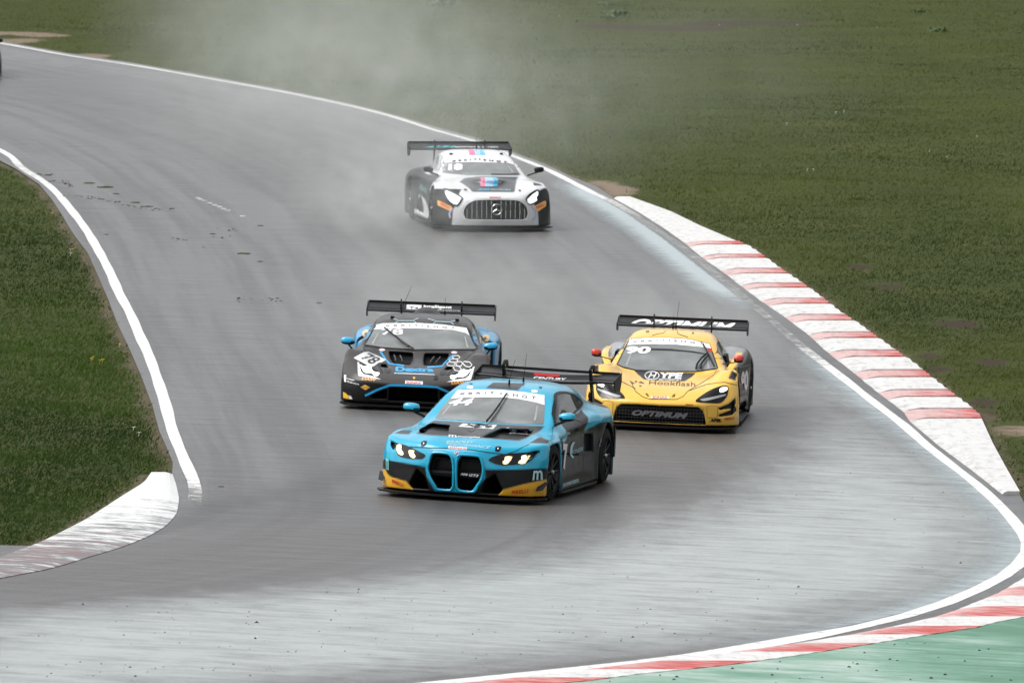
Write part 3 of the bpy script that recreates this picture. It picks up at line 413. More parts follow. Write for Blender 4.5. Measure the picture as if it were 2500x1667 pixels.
D_YELLOW={
 'panel':[(-0.435,0.79),(-0.254,0.776),(0.06,0.772),(0.377,0.786),(0.335,0.732),(0.259,0.667),(-0.075,0.66),(-0.274,0.67),(-0.345,0.719)],
 't_ype':[(-0.078,0.692),(0.218,0.698),(0.215,0.779),(-0.085,0.77)],
 't_h':[(-0.225,0.69),(-0.124,0.69),(-0.124,0.763),(-0.222,0.761)],
 'ringh':[(-0.191,0.777),(-0.125,0.766),(-0.089,0.731),(-0.106,0.687),(-0.165,0.671),(-0.231,0.681),(-0.271,0.722),(-0.251,0.76)],
 't_mot':[(-0.069,0.661),(0.218,0.669),(0.211,0.693),(-0.077,0.686)],
 't_hook':[(-0.185,0.603),(0.419,0.6),(0.408,0.661),(-0.194,0.655)],
 'tri1':[(-0.447,0.645),(-0.369,0.607),(-0.406,0.598)],
 'tri2':[(-0.328,0.621),(-0.3,0.641),(-0.237,0.605)],
 'tri3':[(-0.311,0.583),(-0.269,0.585),(-0.288,0.562)],
 'tri4':[(-0.38,0.643),(-0.345,0.639),(-0.36,0.613)],
 'sonax':[(-0.121,0.446),(0.108,0.452),(0.118,0.423),(-0.117,0.417)],
 't_son':[(-0.1,0.419),(0.095,0.427),(0.091,0.452),(-0.104,0.446)],
 'head':[(0.457,0.412),(0.494,0.458),(0.59,0.535),(0.69,0.593),(0.774,0.622),(0.837,0.625),(0.857,0.592),(0.852,0.503),(0.823,0.448),(0.792,0.41),(0.743,0.392),(0.614,0.391),(0.484,0.395)],
 'led':[(0.747,0.564),(0.768,0.595),(0.833,0.605),(0.843,0.587),(0.829,0.56),(0.765,0.536)],
 'lbar':[(0.515,0.432),(0.651,0.466),(0.822,0.515),(0.82,0.492),(0.704,0.45),(0.57,0.41)],
 'intake':[(-0.606,0.123),(-0.591,0.221),(-0.555,0.289),(-0.521,0.316),(-0.311,0.325),(0.006,0.334),(0.149,0.334),(0.481,0.326),(0.539,0.294),(0.587,0.204),(0.612,0.136),(0.017,0.127)],
 't_opt':[(-0.336,0.186),(0.337,0.198),(0.352,0.274),(-0.321,0.255)],
 'fvent':[(0.843,0.724),(0.872,0.842),(0.929,0.798),(0.935,0.699)],
 'svent1':[(0.746,0.328),(0.771,0.338),(0.878,0.389),(0.946,0.468),(0.959,0.402),(0.914,0.337),(0.764,0.307)],
 'svent2':[(0.75,0.24),(0.775,0.25),(0.891,0.301),(0.956,0.376),(0.963,0.305),(0.918,0.249),(0.759,0.219)],
 't_xpel':[(0.642,0.145),(0.8,0.153),(0.798,0.194),(0.658,0.19)],
 't_pir':[(0.837,0.174),(0.948,0.198),(0.947,0.232),(0.836,0.205)],
 'screen':[(-0.659,0.854),(-0.608,1.026),(-0.558,1.202),(-0.359,1.224),(-0.069,1.241),(0.224,1.233),(0.499,1.183),(0.659,0.858),(0.38,0.805),(0.057,0.788),(-0.406,0.787),(-0.572,0.819)],
 'banner':[(-0.558,1.202),(-0.359,1.224),(-0.069,1.241),(0.224,1.233),(0.499,1.183),(0.531,1.122),(0.356,1.137),(0.063,1.152),(-0.227,1.145),(-0.46,1.129),(-0.567,1.116)],
 't_brit':[(-0.506,1.157),(-0.071,1.192),(-0.076,1.217),(-0.504,1.175)],
 't_ish':[(-0.031,1.192),(0.42,1.174),(0.427,1.202),(-0.035,1.218)],
 't_90':[(-0.568,1.0),(-0.249,1.014),(-0.251,1.11),(-0.574,1.1)],
 'red':[(0.48,1.119),(0.536,1.117),(0.564,1.073),(0.504,1.076)],
 'seam1':[(-0.419,0.622),(-0.332,0.5),(-0.229,0.433),(-0.132,0.405),(0.211,0.418),(0.286,0.456),(0.341,0.536),(0.646,0.775),(0.64,0.835)],
 'seam2':[(0.341,0.536),(0.566,0.636),(0.799,0.674),(0.956,0.642)],
 'seam3':[(-0.56,0.657),(-0.46,0.565),(-0.35,0.535)],
 'hatch1':[(0.608,0.344),(0.659,0.359),(0.736,0.359),(0.746,0.337),(0.743,0.205),(0.614,0.198)],
 'flap_r':[(0.143,0.45),(0.166,0.487),(0.188,0.488),(0.178,0.449)],
 'flap_l':[(-0.207,0.479),(-0.179,0.48),(-0.148,0.449),(-0.166,0.441)],
 'small1':[(0.333,0.363),(0.434,0.36),(0.432,0.351),(0.334,0.351)],
 'roofl':[(-0.272,1.262),(-0.186,1.294),(-0.13,1.303),(-0.104,1.336)],
 'roofl2':[(0.046,1.343),(0.063,1.305),(0.108,1.288),(0.207,1.262)],
 'rt1':[(-0.365,1.321),(-0.322,1.326),(-0.318,1.31),(-0.361,1.306)],
 'rt2':[(0.24,1.329),(0.27,1.328),(0.273,1.315),(0.244,1.317)],
}
D_WHITE={
 'hood':[(-0.503,0.865),(-0.373,0.935),(-0.112,0.97),(0.594,0.971),(0.525,0.918),(0.43,0.807),(0.341,0.669),(-0.374,0.673),(-0.413,0.751)],
 'hb':[(-0.139,0.964),(0.333,0.966),(0.338,0.888),(0.281,0.806),(0.222,0.775),(-0.171,0.778)],
 'hp':[(-0.139,0.964),(-0.068,0.964),(-0.108,0.776),(-0.186,0.778)],
 'hl':[(-0.068,0.964),(0.089,0.965),(0.018,0.778),(-0.108,0.776)],
 'hc':[(0.089,0.965),(0.158,0.96),(0.11,0.792),(0.018,0.778)],
 'rp':[(-0.109,1.482),(-0.008,1.486),(-0.047,1.369),(-0.144,1.366)],
 'rl':[(-0.008,1.486),(0.095,1.485),(0.043,1.367),(-0.047,1.369)],
 'rc':[(0.095,1.485),(0.148,1.48),(0.129,1.365),(0.043,1.367)],
 'grille':[(-0.665,0.29),(-0.631,0.373),(-0.541,0.455),(-0.428,0.513),(-0.267,0.528),(-0.03,0.533),(0.209,0.528),(0.38,0.512),(0.506,0.457),(0.582,0.375),(0.608,0.28),(0.583,0.215),(0.495,0.184),(-0.024,0.179),(-0.551,0.186),(-0.642,0.231)],
 'head_r':[(0.517,0.552),(0.599,0.639),(0.755,0.715),(0.773,0.679),(0.745,0.545),(0.702,0.484),(0.584,0.452),(0.533,0.505)],
 'led_r':[(0.538,0.541),(0.749,0.693),(0.751,0.618),(0.71,0.58),(0.728,0.532),(0.59,0.464)],
 'head_l':[(-0.841,0.728),(-0.782,0.722),(-0.572,0.587),(-0.569,0.539),(-0.652,0.423),(-0.761,0.482),(-0.827,0.604)],
 'led_l':[(-0.807,0.7),(-0.601,0.576),(-0.598,0.539),(-0.663,0.451),(-0.76,0.506),(-0.815,0.615)],
 'black_r':[(0.785,0.697),(0.832,0.76),(0.934,0.696),(0.955,0.54),(0.945,0.181),(0.712,0.187),(0.722,0.318),(0.612,0.435),(0.751,0.533)],
 'black_l':[(-0.905,0.79),(-0.792,0.774),(-0.846,0.726),(-0.83,0.579),(-0.735,0.434),(-0.753,0.315),(-0.763,0.185),(-1.002,0.17),(-0.93,0.559)],
 'pir_r':[(0.658,0.424),(0.878,0.53),(0.905,0.507),(0.893,0.435),(0.722,0.332)],
 't_pir':[(0.709,0.383),(0.859,0.446),(0.857,0.493),(0.697,0.424)],
 'pir_l':[(-0.95,0.541),(-0.743,0.425),(-0.753,0.335),(-0.95,0.448)],
 't_pirl':[(-0.909,0.45),(-0.785,0.387),(-0.778,0.434),(-0.902,0.503)],
 'st_r':[(0.615,0.429),(0.692,0.341),(0.701,0.258),(0.628,0.192)],
 'st_l':[(-0.73,0.398),(-0.777,0.304),(-0.764,0.226)],
 't_son':[(-0.116,0.555),(0.081,0.555),(0.087,0.588),(-0.11,0.588)],
 'screen':[(-0.738,1.049),(-0.605,1.294),(-0.541,1.345),(-0.069,1.36),(0.463,1.341),(0.585,1.204),(0.648,1.006),(0.556,0.994),(-0.291,0.993)],
 'banner':[(-0.583,1.326),(-0.541,1.345),(-0.069,1.36),(0.463,1.341),(0.593,1.189),(0.5,1.219),(-0.106,1.232),(-0.647,1.22)],
 't_brit':[(-0.482,1.245),(-0.046,1.277),(-0.037,1.308),(-0.468,1.277)],
 't_ish':[(-0.01,1.277),(0.465,1.228),(0.487,1.259),(-0.001,1.309)],
 't_18':[(-0.682,1.082),(-0.441,1.086),(-0.399,1.206),(-0.645,1.204)],
 't_hood':[(-0.305,0.697),(-0.09,0.697),(-0.049,0.736),(-0.252,0.736)],
 't_hood2':[(-0.052,0.703),(0.293,0.698),(0.304,0.724),(-0.04,0.731)],
 'pin_l':[(-0.505,0.727),(-0.466,0.731),(-0.45,0.711),(-0.481,0.694),(-0.51,0.698)],
 'pin_r':[(0.423,0.714),(0.455,0.72),(0.468,0.694),(0.446,0.681),(0.425,0.69)],
 'wipe':[(0.645,1.001),(0.338,0.955),(-0.069,0.963)],
 'fv':[(0.743,0.853),(0.865,0.82),(0.883,0.794),(0.722,0.792)],
 'N_black':[(2.853,0.839),(1.534,0.959),(1.909,0.843),(1.225,0.737),(0.943,0.323),(1.038,0.329),(1.423,0.451),(1.99,0.502),(3.005,0.469)],
 'N_white':[(3.014,0.438),(1.842,0.463),(1.413,0.403),(1.11,0.313),(0.391,0.129),(3.025,0.13)],
 'N_hole':[(2.18,0.347),(2.022,0.38),(1.806,0.297),(1.893,0.232),(2.172,0.227)],
 'N_t':[(2.058,0.642),(1.43,0.606),(1.434,0.654),(2.046,0.715)],
 'N_no':[(1.334,0.384),(0.907,0.385),(0.901,0.636),(1.329,0.636)],
 'N_win':[(1.192,0.883),(1.972,0.888),(2.448,0.934),(2.401,1.081),(2.06,1.154),(1.593,1.1)],
}
# ------------------------------------------------------------------ race car bodies
TV = .085                                             # slope of the oblique front elevation used to lay out the livery
def Wc(y, z): return z + TV * (y + .9)

def in_view(op_view, V):
    x, y, z = V[:, 0], V[:, 1], V[:, 2]
    if op_view == 'V': return x, Wc(y, z)
    if op_view == 'Vs': return np.abs(x), Wc(y, z)
    if op_view == 'T': return x, y
    if op_view == 'Ts': return np.abs(x), y
    return y, z

def build_body(sp, h=.017):
    """grow the body solid from its elevations, return the shell as vertices, quads, normals, field"""
    xs = np.arange(0, 1.12, h); ys = np.arange(sp['y'][0] - .06, sp['y'][1] + .06, h); zs = np.arange(.03, sp['ztop'] + .06, h)
    X, Y, Z = xs[:, None, None], ys[None, :, None], zs[None, None, :]
    W = Z + TV * (Y + .9)
    T = table(sp['Tx'], sp['Ty'], np.array(sp['T']).T, xs, ys)
    gx, gy = np.gradient(T, h, h); slope = np.sqrt(1 + np.minimum(gx**2 + gy**2, 9))
    fT = (Z - T[:, :, None]) / slope[:, :, None]
    S = table(sp['Sy'], sp['Sz'], sp['S'], ys, zs)
    fS = X - S[None]
    Fr = table(sp['Fx'], sp['Fz'], np.array(sp['F']).T, xs, zs)
    gx, gz = np.gradient(Fr, h, h); sl = np.sqrt(1 + np.minimum(gx**2 + gz**2, 9))
    fF = (Fr[:, None, :] - Y) / sl[:, None, :]
    ty = sp['y'][1]
    fB = Y - (ty - .10 * (X / 1.0)**2 - .06 * np.abs(Z - .6))
    zb = np.interp(ys, [-.9, -.3, ty - .5, ty], [.085, .075, .08, .2])[None, :, None]
    f = smax(fT, fS, sp.get('kedge', .07)); f = smax(f, fF, sp.get('kfront', .035)); f = smax(f, fB, .05); f = smax(f, zb - Z, .02)
    CT = table(sp['Cx'], sp['Cy'], np.array(sp['CT']).T, xs, ys)
    gx, gy = np.gradient(CT, h, h); slope = np.sqrt(1 + np.minimum(gx**2 + gy**2, 4))
    cT = (Z - CT[:, :, None]) / slope[:, :, None]
    CS = table(sp['Csy'], sp['Csz'], sp['CS'], ys, zs)
    cS = (X - CS[None]) * .93
    cab = smax(cT, cS, sp.get('kcab', .06)); cab = smax(cab, sp['Cy'][0] - Y, .02); cab = smax(cab, Y - sp['Cy'][-1], .05)
    f = smin(f, cab, sp.get('kjoin', .05))
    for g in sp.get('adds', []): f = smin(f, g(X, Y, Z), .03)
    base = f.copy()
    for c in sp.get('carves', []):
        A, B = {'V': (X, W), 'T': (X, Y), 'S': (Y, Z)}[c['view']]
        A, B = np.broadcast_arrays(A, B)
        if c['view'] == 'T': d = sdpoly(c['poly'], X[:, :, 0], Y[:, :, 0])[:, :, None]
        elif c['view'] == 'S': d = sdpoly(c['poly'], Y[0], Z[0])[None]
        else: d = sdpoly(c['poly'], A, B)
        d = smax(d, -(base + c['depth']), .015)
        if 'yr' in c: d = np.maximum(d, np.maximum(c['yr'][0] - Y, Y - c['yr'][1]))
        if 'xr' in c: d = np.maximum(d, np.maximum(c['xr'][0] - X, X - c['xr'][1]))
        f = smax(f, -d, c.get('k', .015))
    for yc, R, xi in sp['arches']:
        d = np.maximum(np.sqrt((Y - yc)**2 + (Z - .345)**2) - R, xi - X)
        d = np.minimum(d, np.maximum(np.maximum(np.abs(Y - yc) - R, Z - .345), xi - X))
        d = np.maximum(d, fT + .028)
        f = smax(f, -d, .012)
    G = np.concatenate([f[:0:-1], f], 0)
    org = (-(len(xs) - 1) * h, ys[0], zs[0])
    G[:, 0], G[:, -1], G[:, :, 0], G[:, :, -1], G[0], G[-1] = 1, 1, 1, 1, 1, 1
    V, F = surface_nets(G, org, h)
    # relax onto the surface and take the normals from the field
    gr = np.gradient(G, h)
    for _ in range(2):
        g = np.stack([trilin(a, V, org, h) for a in gr], 1); v = trilin(G, V, org, h)
        V = V - g * (np.clip(v, -.01, .01) / np.maximum((g**2).sum(1), .2))[:, None]
    g = np.stack([trilin(a, V, org, h) for a in gr], 1)
    N = g / np.maximum(np.linalg.norm(g, axis=1), 1e-6)[:, None]
    B0 = np.concatenate([base[:0:-1], base], 0)
    depth = -trilin(B0, V, org, h)
    return dict(V=V, F=F, N=N, depth=depth)

def lin(r, g, b):
    """0-255 display colour to linear"""
    return tuple(((c / 255) / 12.92 if c <= 10 else ((c / 255 + .055) / 1.055)**2.4) for c in (r, g, b))

def paint_body(B, base, ops, aa=.007):
    V, N = B['V'], B['N']; n = len(V); C = np.tile(np.array(base, float), (n, 1))
    for op in ops:
        view, poly, col = op[:3]; kw = op[3] if len(op) > 3 else {}
        a, b = in_view(view, V)
        m = np.clip(.5 - sdpoly(poly, a, b) / (2 * aa), 0, 1) if poly is not None else np.ones(n)
        if 'yr' in kw: m = m * ((V[:, 1] > kw['yr'][0]) & (V[:, 1] < kw['yr'][1]))
        if 'zr' in kw: m = m * ((V[:, 2] > kw['zr'][0]) & (V[:, 2] < kw['zr'][1]))
        if 'xr' in kw: m = m * ((V[:, 0] > kw['xr'][0]) & (V[:, 0] < kw['xr'][1]))
        if view in ('S', 'S+', 'S-'):
            sg = -1 if view == 'S-' else 1
            m = m * (sg * V[:, 0] > .3) if view != 'S' else m
            m = m * np.clip((np.abs(N[:, 0]) - kw.get('nx', .45)) * 8, 0, 1)
        if 'nz' in kw: m = m * np.clip((N[:, 2] - kw['nz']) * 8, 0, 1)
        C = C * (1 - m[:, None]) + np.array(col)[None] * m[:, None]
    m = np.clip((B['depth'] - .012) / .008, 0, 1)[:, None]          # inside openings the colour goes to near black
    C = C * (1 - m) + np.array(B.get('inside', (.012, .012, .013)))[None] * m
    m = np.clip((.11 - V[:, 2]) / .01, 0, 1)[:, None] * (N[:, 2:3] < -.5)
    C = C * (1 - m) + .012 * m
    B['C'] = C

def shell_parts(B, parts, mat, root, default='body_shell'):
    V, F, N, C = B['V'], B['F'], B['N'], B['C']
    c = V[F].mean(1); nf = N[F].mean(1); lab = np.zeros(len(F), int); names = [default]
    for name, view, poly, kw in parts:
        a, b = in_view(view, c); m = (sdpoly(poly, a, b) < 0) & (lab == 0)
        if 'yr' in kw: m &= (c[:, 1] > kw['yr'][0]) & (c[:, 1] < kw['yr'][1])
        if 'zr' in kw: m &= (c[:, 2] > kw['zr'][0]) & (c[:, 2] < kw['zr'][1])
        if 'xr' in kw: m &= (c[:, 0] > kw['xr'][0]) & (c[:, 0] < kw['xr'][1])
        if 'nz' in kw: m &= nf[:, 2] > kw['nz']
        lab[m] = len(names); names.append(name)
    out = []
    for k, name in enumerate(names):
        f = F[lab == k]
        if not len(f): continue
        u, inv = np.unique(f, return_inverse=True); f = inv.reshape(f.shape)
        me = bpy.data.meshes.new(name)
        me.vertices.add(len(u)); me.vertices.foreach_set('co', V[u].astype(np.float32).ravel())
        me.loops.add(f.size); me.loops.foreach_set('vertex_index', f.astype(np.int32).ravel())
        me.polygons.add(len(f)); me.polygons.foreach_set('loop_start', np.arange(0, f.size, 4, dtype=np.int32))
        me.polygons.foreach_set('use_smooth', np.ones(len(f), bool)); me.update(calc_edges=True); me.validate()
        ca = me.color_attributes.new('Livery', 'FLOAT_COLOR', 'POINT')
        ca.data.foreach_set('color', np.concatenate([C[u], np.ones((len(u), 1))], 1).astype(np.float32).ravel())
        me.normals_split_custom_set_from_vertices(N[u].astype(np.float32))
        me.materials.append(mat)
        o = bpy.data.objects.new(name, me); COL.objects.link(o); o.parent = root; out.append(o)
    return out

def bvh_of(B):
    return BVHTree.FromPolygons([Vector(v) for v in B['V']], [tuple(int(i) for i in f) for f in B['F']])

# ---- vinyl, glass and lettering laid onto the shell
def ray_for(view, a, b):
    if view == 'V': return Vector((a, -1.6, b + TV * .7)), Vector((0, 1, -TV)).normalized()
    if view == 'T': return Vector((a, b, 3)), Vector((0, 0, -1))
    if view == 'L': return Vector((2, a, b)), Vector((-1, 0, 0))       # the side on positive x
    if view == 'R': return Vector((-2, a, b)), Vector((1, 0, 0))
def lay(tree, view, pts, faces, off):
    V = []; ok = []
    for a, b in pts:
        o, d = ray_for(view, a, b); hit = tree.ray_cast(o, d)
        if hit[0] is None: V.append((0, 0, 0)); ok.append(False)
        else:
            n = hit[1] if hit[1].dot(d) < 0 else -hit[1]
            V.append(tuple(hit[0] - d * off + n * off * .35)); ok.append(True)
    F = [f for f in faces if all(ok[i] for i in f)]
    def span(f):
        return max((Vector(V[f[i]]) - Vector(V[f[i - 1]])).length for i in range(len(f)))
    flat = [max(math.dist(pts[f[i]], pts[f[i - 1]]) for i in range(len(f))) for f in F]
    F = [f for f, l in zip(F, flat) if span(f) < max(.35, l * 14)]
    return V, F
def fill_poly(poly, step):
    """triangulate a polygon with inner points every step"""
    P = []
    for i in range(len(poly)):
        a, b = poly[i], poly[(i + 1) % len(poly)]; n = max(1, int(math.dist(a, b) / step))
        P += [(a[0] + (b[0] - a[0]) * k / n, a[1] + (b[1] - a[1]) * k / n) for k in range(n)]
    m = len(P); Q = np.array(P); lo, hi = Q.min(0), Q.max(0)
    gx, gy = np.meshgrid(np.arange(lo[0] + step * .5, hi[0], step), np.arange(lo[1] + step * .5, hi[1], step))
    g = np.stack([gx.ravel(), gy.ravel()], 1)
    if len(g): g = g[sdpoly(poly, g[:, 0], g[:, 1]) < -step * .3]
    pts = [Vector(p) for p in P] + [Vector(p) for p in g.tolist()]
    v, e, f, *_ = delaunay_2d_cdt(pts, [], [list(range(m))], 1, 1e-5)
    return [tuple(p) for p in v], [tuple(t) for t in f]
def smooth_poly(pts, n=6):
    """closed Catmull-Rom through the points"""
    out = []; P = [np.array(p, float) for p in pts]; m = len(P)
    for i in range(m):
        p0, p1, p2, p3 = P[i - 1], P[i], P[(i + 1) % m], P[(i + 2) % m]
        for k in range(n):
            t = k / n; out.append(tuple(.5 * ((2 * p1) + (-p0 + p2) * t + (2 * p0 - 5 * p1 + 4 * p2 - p3) * t * t + (-p0 + 3 * p1 - 3 * p2 + p3) * t**3)))
    return out
def patch(name, car, view, poly, mat, off=.003, step=.04, smooth=0, mirror=False):
    if smooth: poly = smooth_poly(poly, smooth)
    P, F = fill_poly(poly, step); V, F = lay(car['tree'], view, P, F, off)
    if not F: return None
    o = mesh_obj(name, V, F, mat, car['root'], True)
    return o
def ring(name, car, view, poly, width, mat, off=.004, closed=True, parent=None, r=None):
    """a strip or moulding that follows an outline on the shell"""
    pts = []
    n = len(poly)
    for i in range(n if closed else n - 1):
        a, b = poly[i], poly[(i + 1) % n]; k = max(1, int(math.dist(a, b) / .03))
        pts += [(a[0] + (b[0] - a[0]) * j / k, a[1] + (b[1] - a[1]) * j / k) for j in range(k)]
    if not closed: pts.append(poly[-1])
    m = len(pts); P = []
    for i, p in enumerate(pts):
        q0 = pts[(i - 1) % m] if closed or i else p; q1 = pts[(i + 1) % m] if closed or i < m - 1 else p
        d = np.array(q1) - np.array(q0); d = d / (np.linalg.norm(d) + 1e-9); nn = np.array((-d[1], d[0])) * width / 2
        P += [tuple(np.array(p) + nn), tuple(np.array(p) - nn)]
    F = [(2 * i, 2 * i + 1, (2 * i + 3) % (2 * m), (2 * i + 2) % (2 * m)) for i in range(m if closed else m - 1)]
    V, F = lay(car['tree'], view, P, F, off)
    if not F: return None
    return mesh_obj(name, V, F, mat, parent or car['root'], False)

def glyphs(text, bold=.0, shear=0.0, spacing=1.0, sub=2):
    cu = bpy.data.curves.new('lettering', 'FONT'); cu.body = text; cu.size = 1.0; cu.offset = bold; cu.shear = shear; cu.space_character = spacing
    cu.fill_mode = 'FRONT'; cu.resolution_u = 3
    o = bpy.data.objects.new('lettering', cu); COL.objects.link(o)
    dg = bpy.context.evaluated_depsgraph_get(); me = bpy.data.meshes.new_from_object(o.evaluated_get(dg))
    bpy.data.objects.remove(o); bpy.data.curves.remove(cu)
    bm = bmesh.new(); bm.from_mesh(me); bpy.data.meshes.remove(me)
    bmesh.ops.remove_doubles(bm, verts=bm.verts, dist=1e-5)
    for _ in range(sub):
        es = [e for e in bm.edges if e.calc_length() > .35]
        if not es: break
        bmesh.ops.subdivide_edges(bm, edges=es, cuts=1); bmesh.ops.triangulate(bm, faces=bm.faces)
    P = [(v.co.x, v.co.y) for v in bm.verts]; F = [tuple(v.index for v in f.verts) for f in bm.faces]; bm.free()
    Q = np.array(P); lo, hi = Q.min(0), Q.max(0)
    return (Q - lo) / (hi - lo), F
def quad_map(Q, q):
    """unit square to a quad given bottom-left, bottom-right, top-right, top-left"""
    u, v = Q[:, :1], Q[:, 1:]; a, b, c, d = [np.array(p, float)[None] for p in q]
    return (a * (1 - u) * (1 - v) + b * u * (1 - v) + c * u * v + d * (1 - u) * v).tolist()
def letters(name, car, view, text, quad, mat, off=.006, tree=None, parent=None, **kw):
    Q, F = glyphs(text, **kw); V, F = lay(tree or car['tree'], view, quad_map(Q, quad), F, off)
    if not F: return None
    return mesh_obj(name, V, F, mat, parent or car['root'], False)
# ------------------------------------------------------------------ the four body forms (metres; origin on the ground under the front axle, y to the rear)
XN = [0, .3, .55, .75, .9, 1.02]
def scoop(x0, y0, z0, rx, ry, rz):
    return lambda X, Y, Z: (np.sqrt((np.maximum(np.abs(X) - x0, 0) / rx)**2 + ((Y - y0) / ry)**2 + ((Z - z0) / rz)**2) - 1) * min(rx, rz)
BLUE_SPEC = dict(
    y=(-.94, 3.95), ztop=1.30, Tx=XN,
    Ty=[-.95, -.84, -.6, -.3, 0, .3, .6, 1.0, 1.6, 2.1, 2.6, 3.0, 3.5, 3.95],
    T=[[.56, .56, .54, .53, .52, .5], [.635, .64, .615, .60, .58, .56], [.70, .715, .68, .66, .65, .61], [.755, .775, .745, .71, .70, .66],
       [.79, .815, .79, .745, .735, .68], [.82, .84, .82, .76, .735, .68], [.845, .86, .85, .80, .73, .67], [.86, .87, .88, .85, .78, .70],
       [.88, .88, .89, .87, .80, .72], [.9, .9, .91, .89, .84, .77], [.93, .93, .94, .92, .88, .81], [.94, .94, .94, .92, .86, .79],
       [.95, .95, .93, .89, .82, .75], [.93, .93, .9, .85, .78, .7]],
    Sy=[-.95, -.6, -.3, .1, .42, .6, 1.2, 1.9, 2.3, 2.6, 3.1, 3.6, 3.95], Sz=[.08, .25, .45, .65, .85, 1.1],
    S=[[.98, .97, .97, .94, .9, .85], [1.01, 1.0, 1.0, .97, .93, .85], [1.02, 1.015, 1.015, .99, .95, .9], [1.02, 1.02, 1.02, 1.0, .95, .9], [1.0, .99, .98, .97, .92, .85],
       [.97, .93, .91, .91, .88, .82], [.97, .92, .91, .91, .87, .8], [.97, .93, .92, .92, .9, .82], [.97, .95, .95, .96, .93, .85], [1.0, 1.0, 1.0, 1.0, .97, .9],
       [1.0, 1.0, 1.0, .99, .96, .9], [.88, .88, .88, .87, .86, .84], [.76, .76, .76, .76, .75, .72]],
    Fx=[0, .2, .42, .6, .8, .92, 1.02], Fz=[.08, .22, .38, .50, .60, .75, 1.2],
    F=[[-.88, -.88, -.86, -.80, -.70, -.58, -.36], [-.91, -.91, -.88, -.82, -.72, -.60, -.38], [-.93, -.92, -.88, -.81, -.71, -.59, -.38],
       [-.93, -.92, -.86, -.78, -.68, -.55, -.36], [-.90, -.89, -.83, -.74, -.62, -.48, -.30], [-.80, -.80, -.76, -.66, -.5, -.38, -.2], [-.6, -.6, -.5, -.4, -.3, -.2, -.1]],
    Cx=[0, .3, .5, .62, .75],
    Cy=[.35, .55, .8, 1.05, 1.3, 1.55, 1.85, 2.3, 2.7, 3.1, 3.5],
    CT=[[.76, .75, .74, .73, .7], [.84, .835, .825, .815, .80], [.945, .94, .925, .91, .89], [1.055, 1.05, 1.035, 1.015, .99], [1.16, 1.155, 1.14, 1.11, 1.08],
        [1.215, 1.21, 1.19, 1.16, 1.12], [1.245, 1.24, 1.22, 1.19, 1.15], [1.24, 1.235, 1.21, 1.18, 1.14], [1.17, 1.165, 1.15, 1.12, 1.09], [1.06, 1.06, 1.05, 1.03, 1.0], [.95, .95, .94, .93, .9]],
    Csy=[.35, .7, 1.3, 2.0, 2.6, 3.1, 3.5], Csz=[.7, .85, 1.0, 1.15, 1.3],
    CS=[[.84, .80, .74, .68, .6], [.82, .79, .73, .66, .6], [.82, .79, .73, .65, .57], [.83, .80, .73, .65, .57], [.82, .78, .70, .62, .55], [.8, .72, .62, .55, .5], [.78, .66, .55, .5, .4]],
    arches=[(0, .385, .60), (2.857, .395, .60)], kedge=.05)
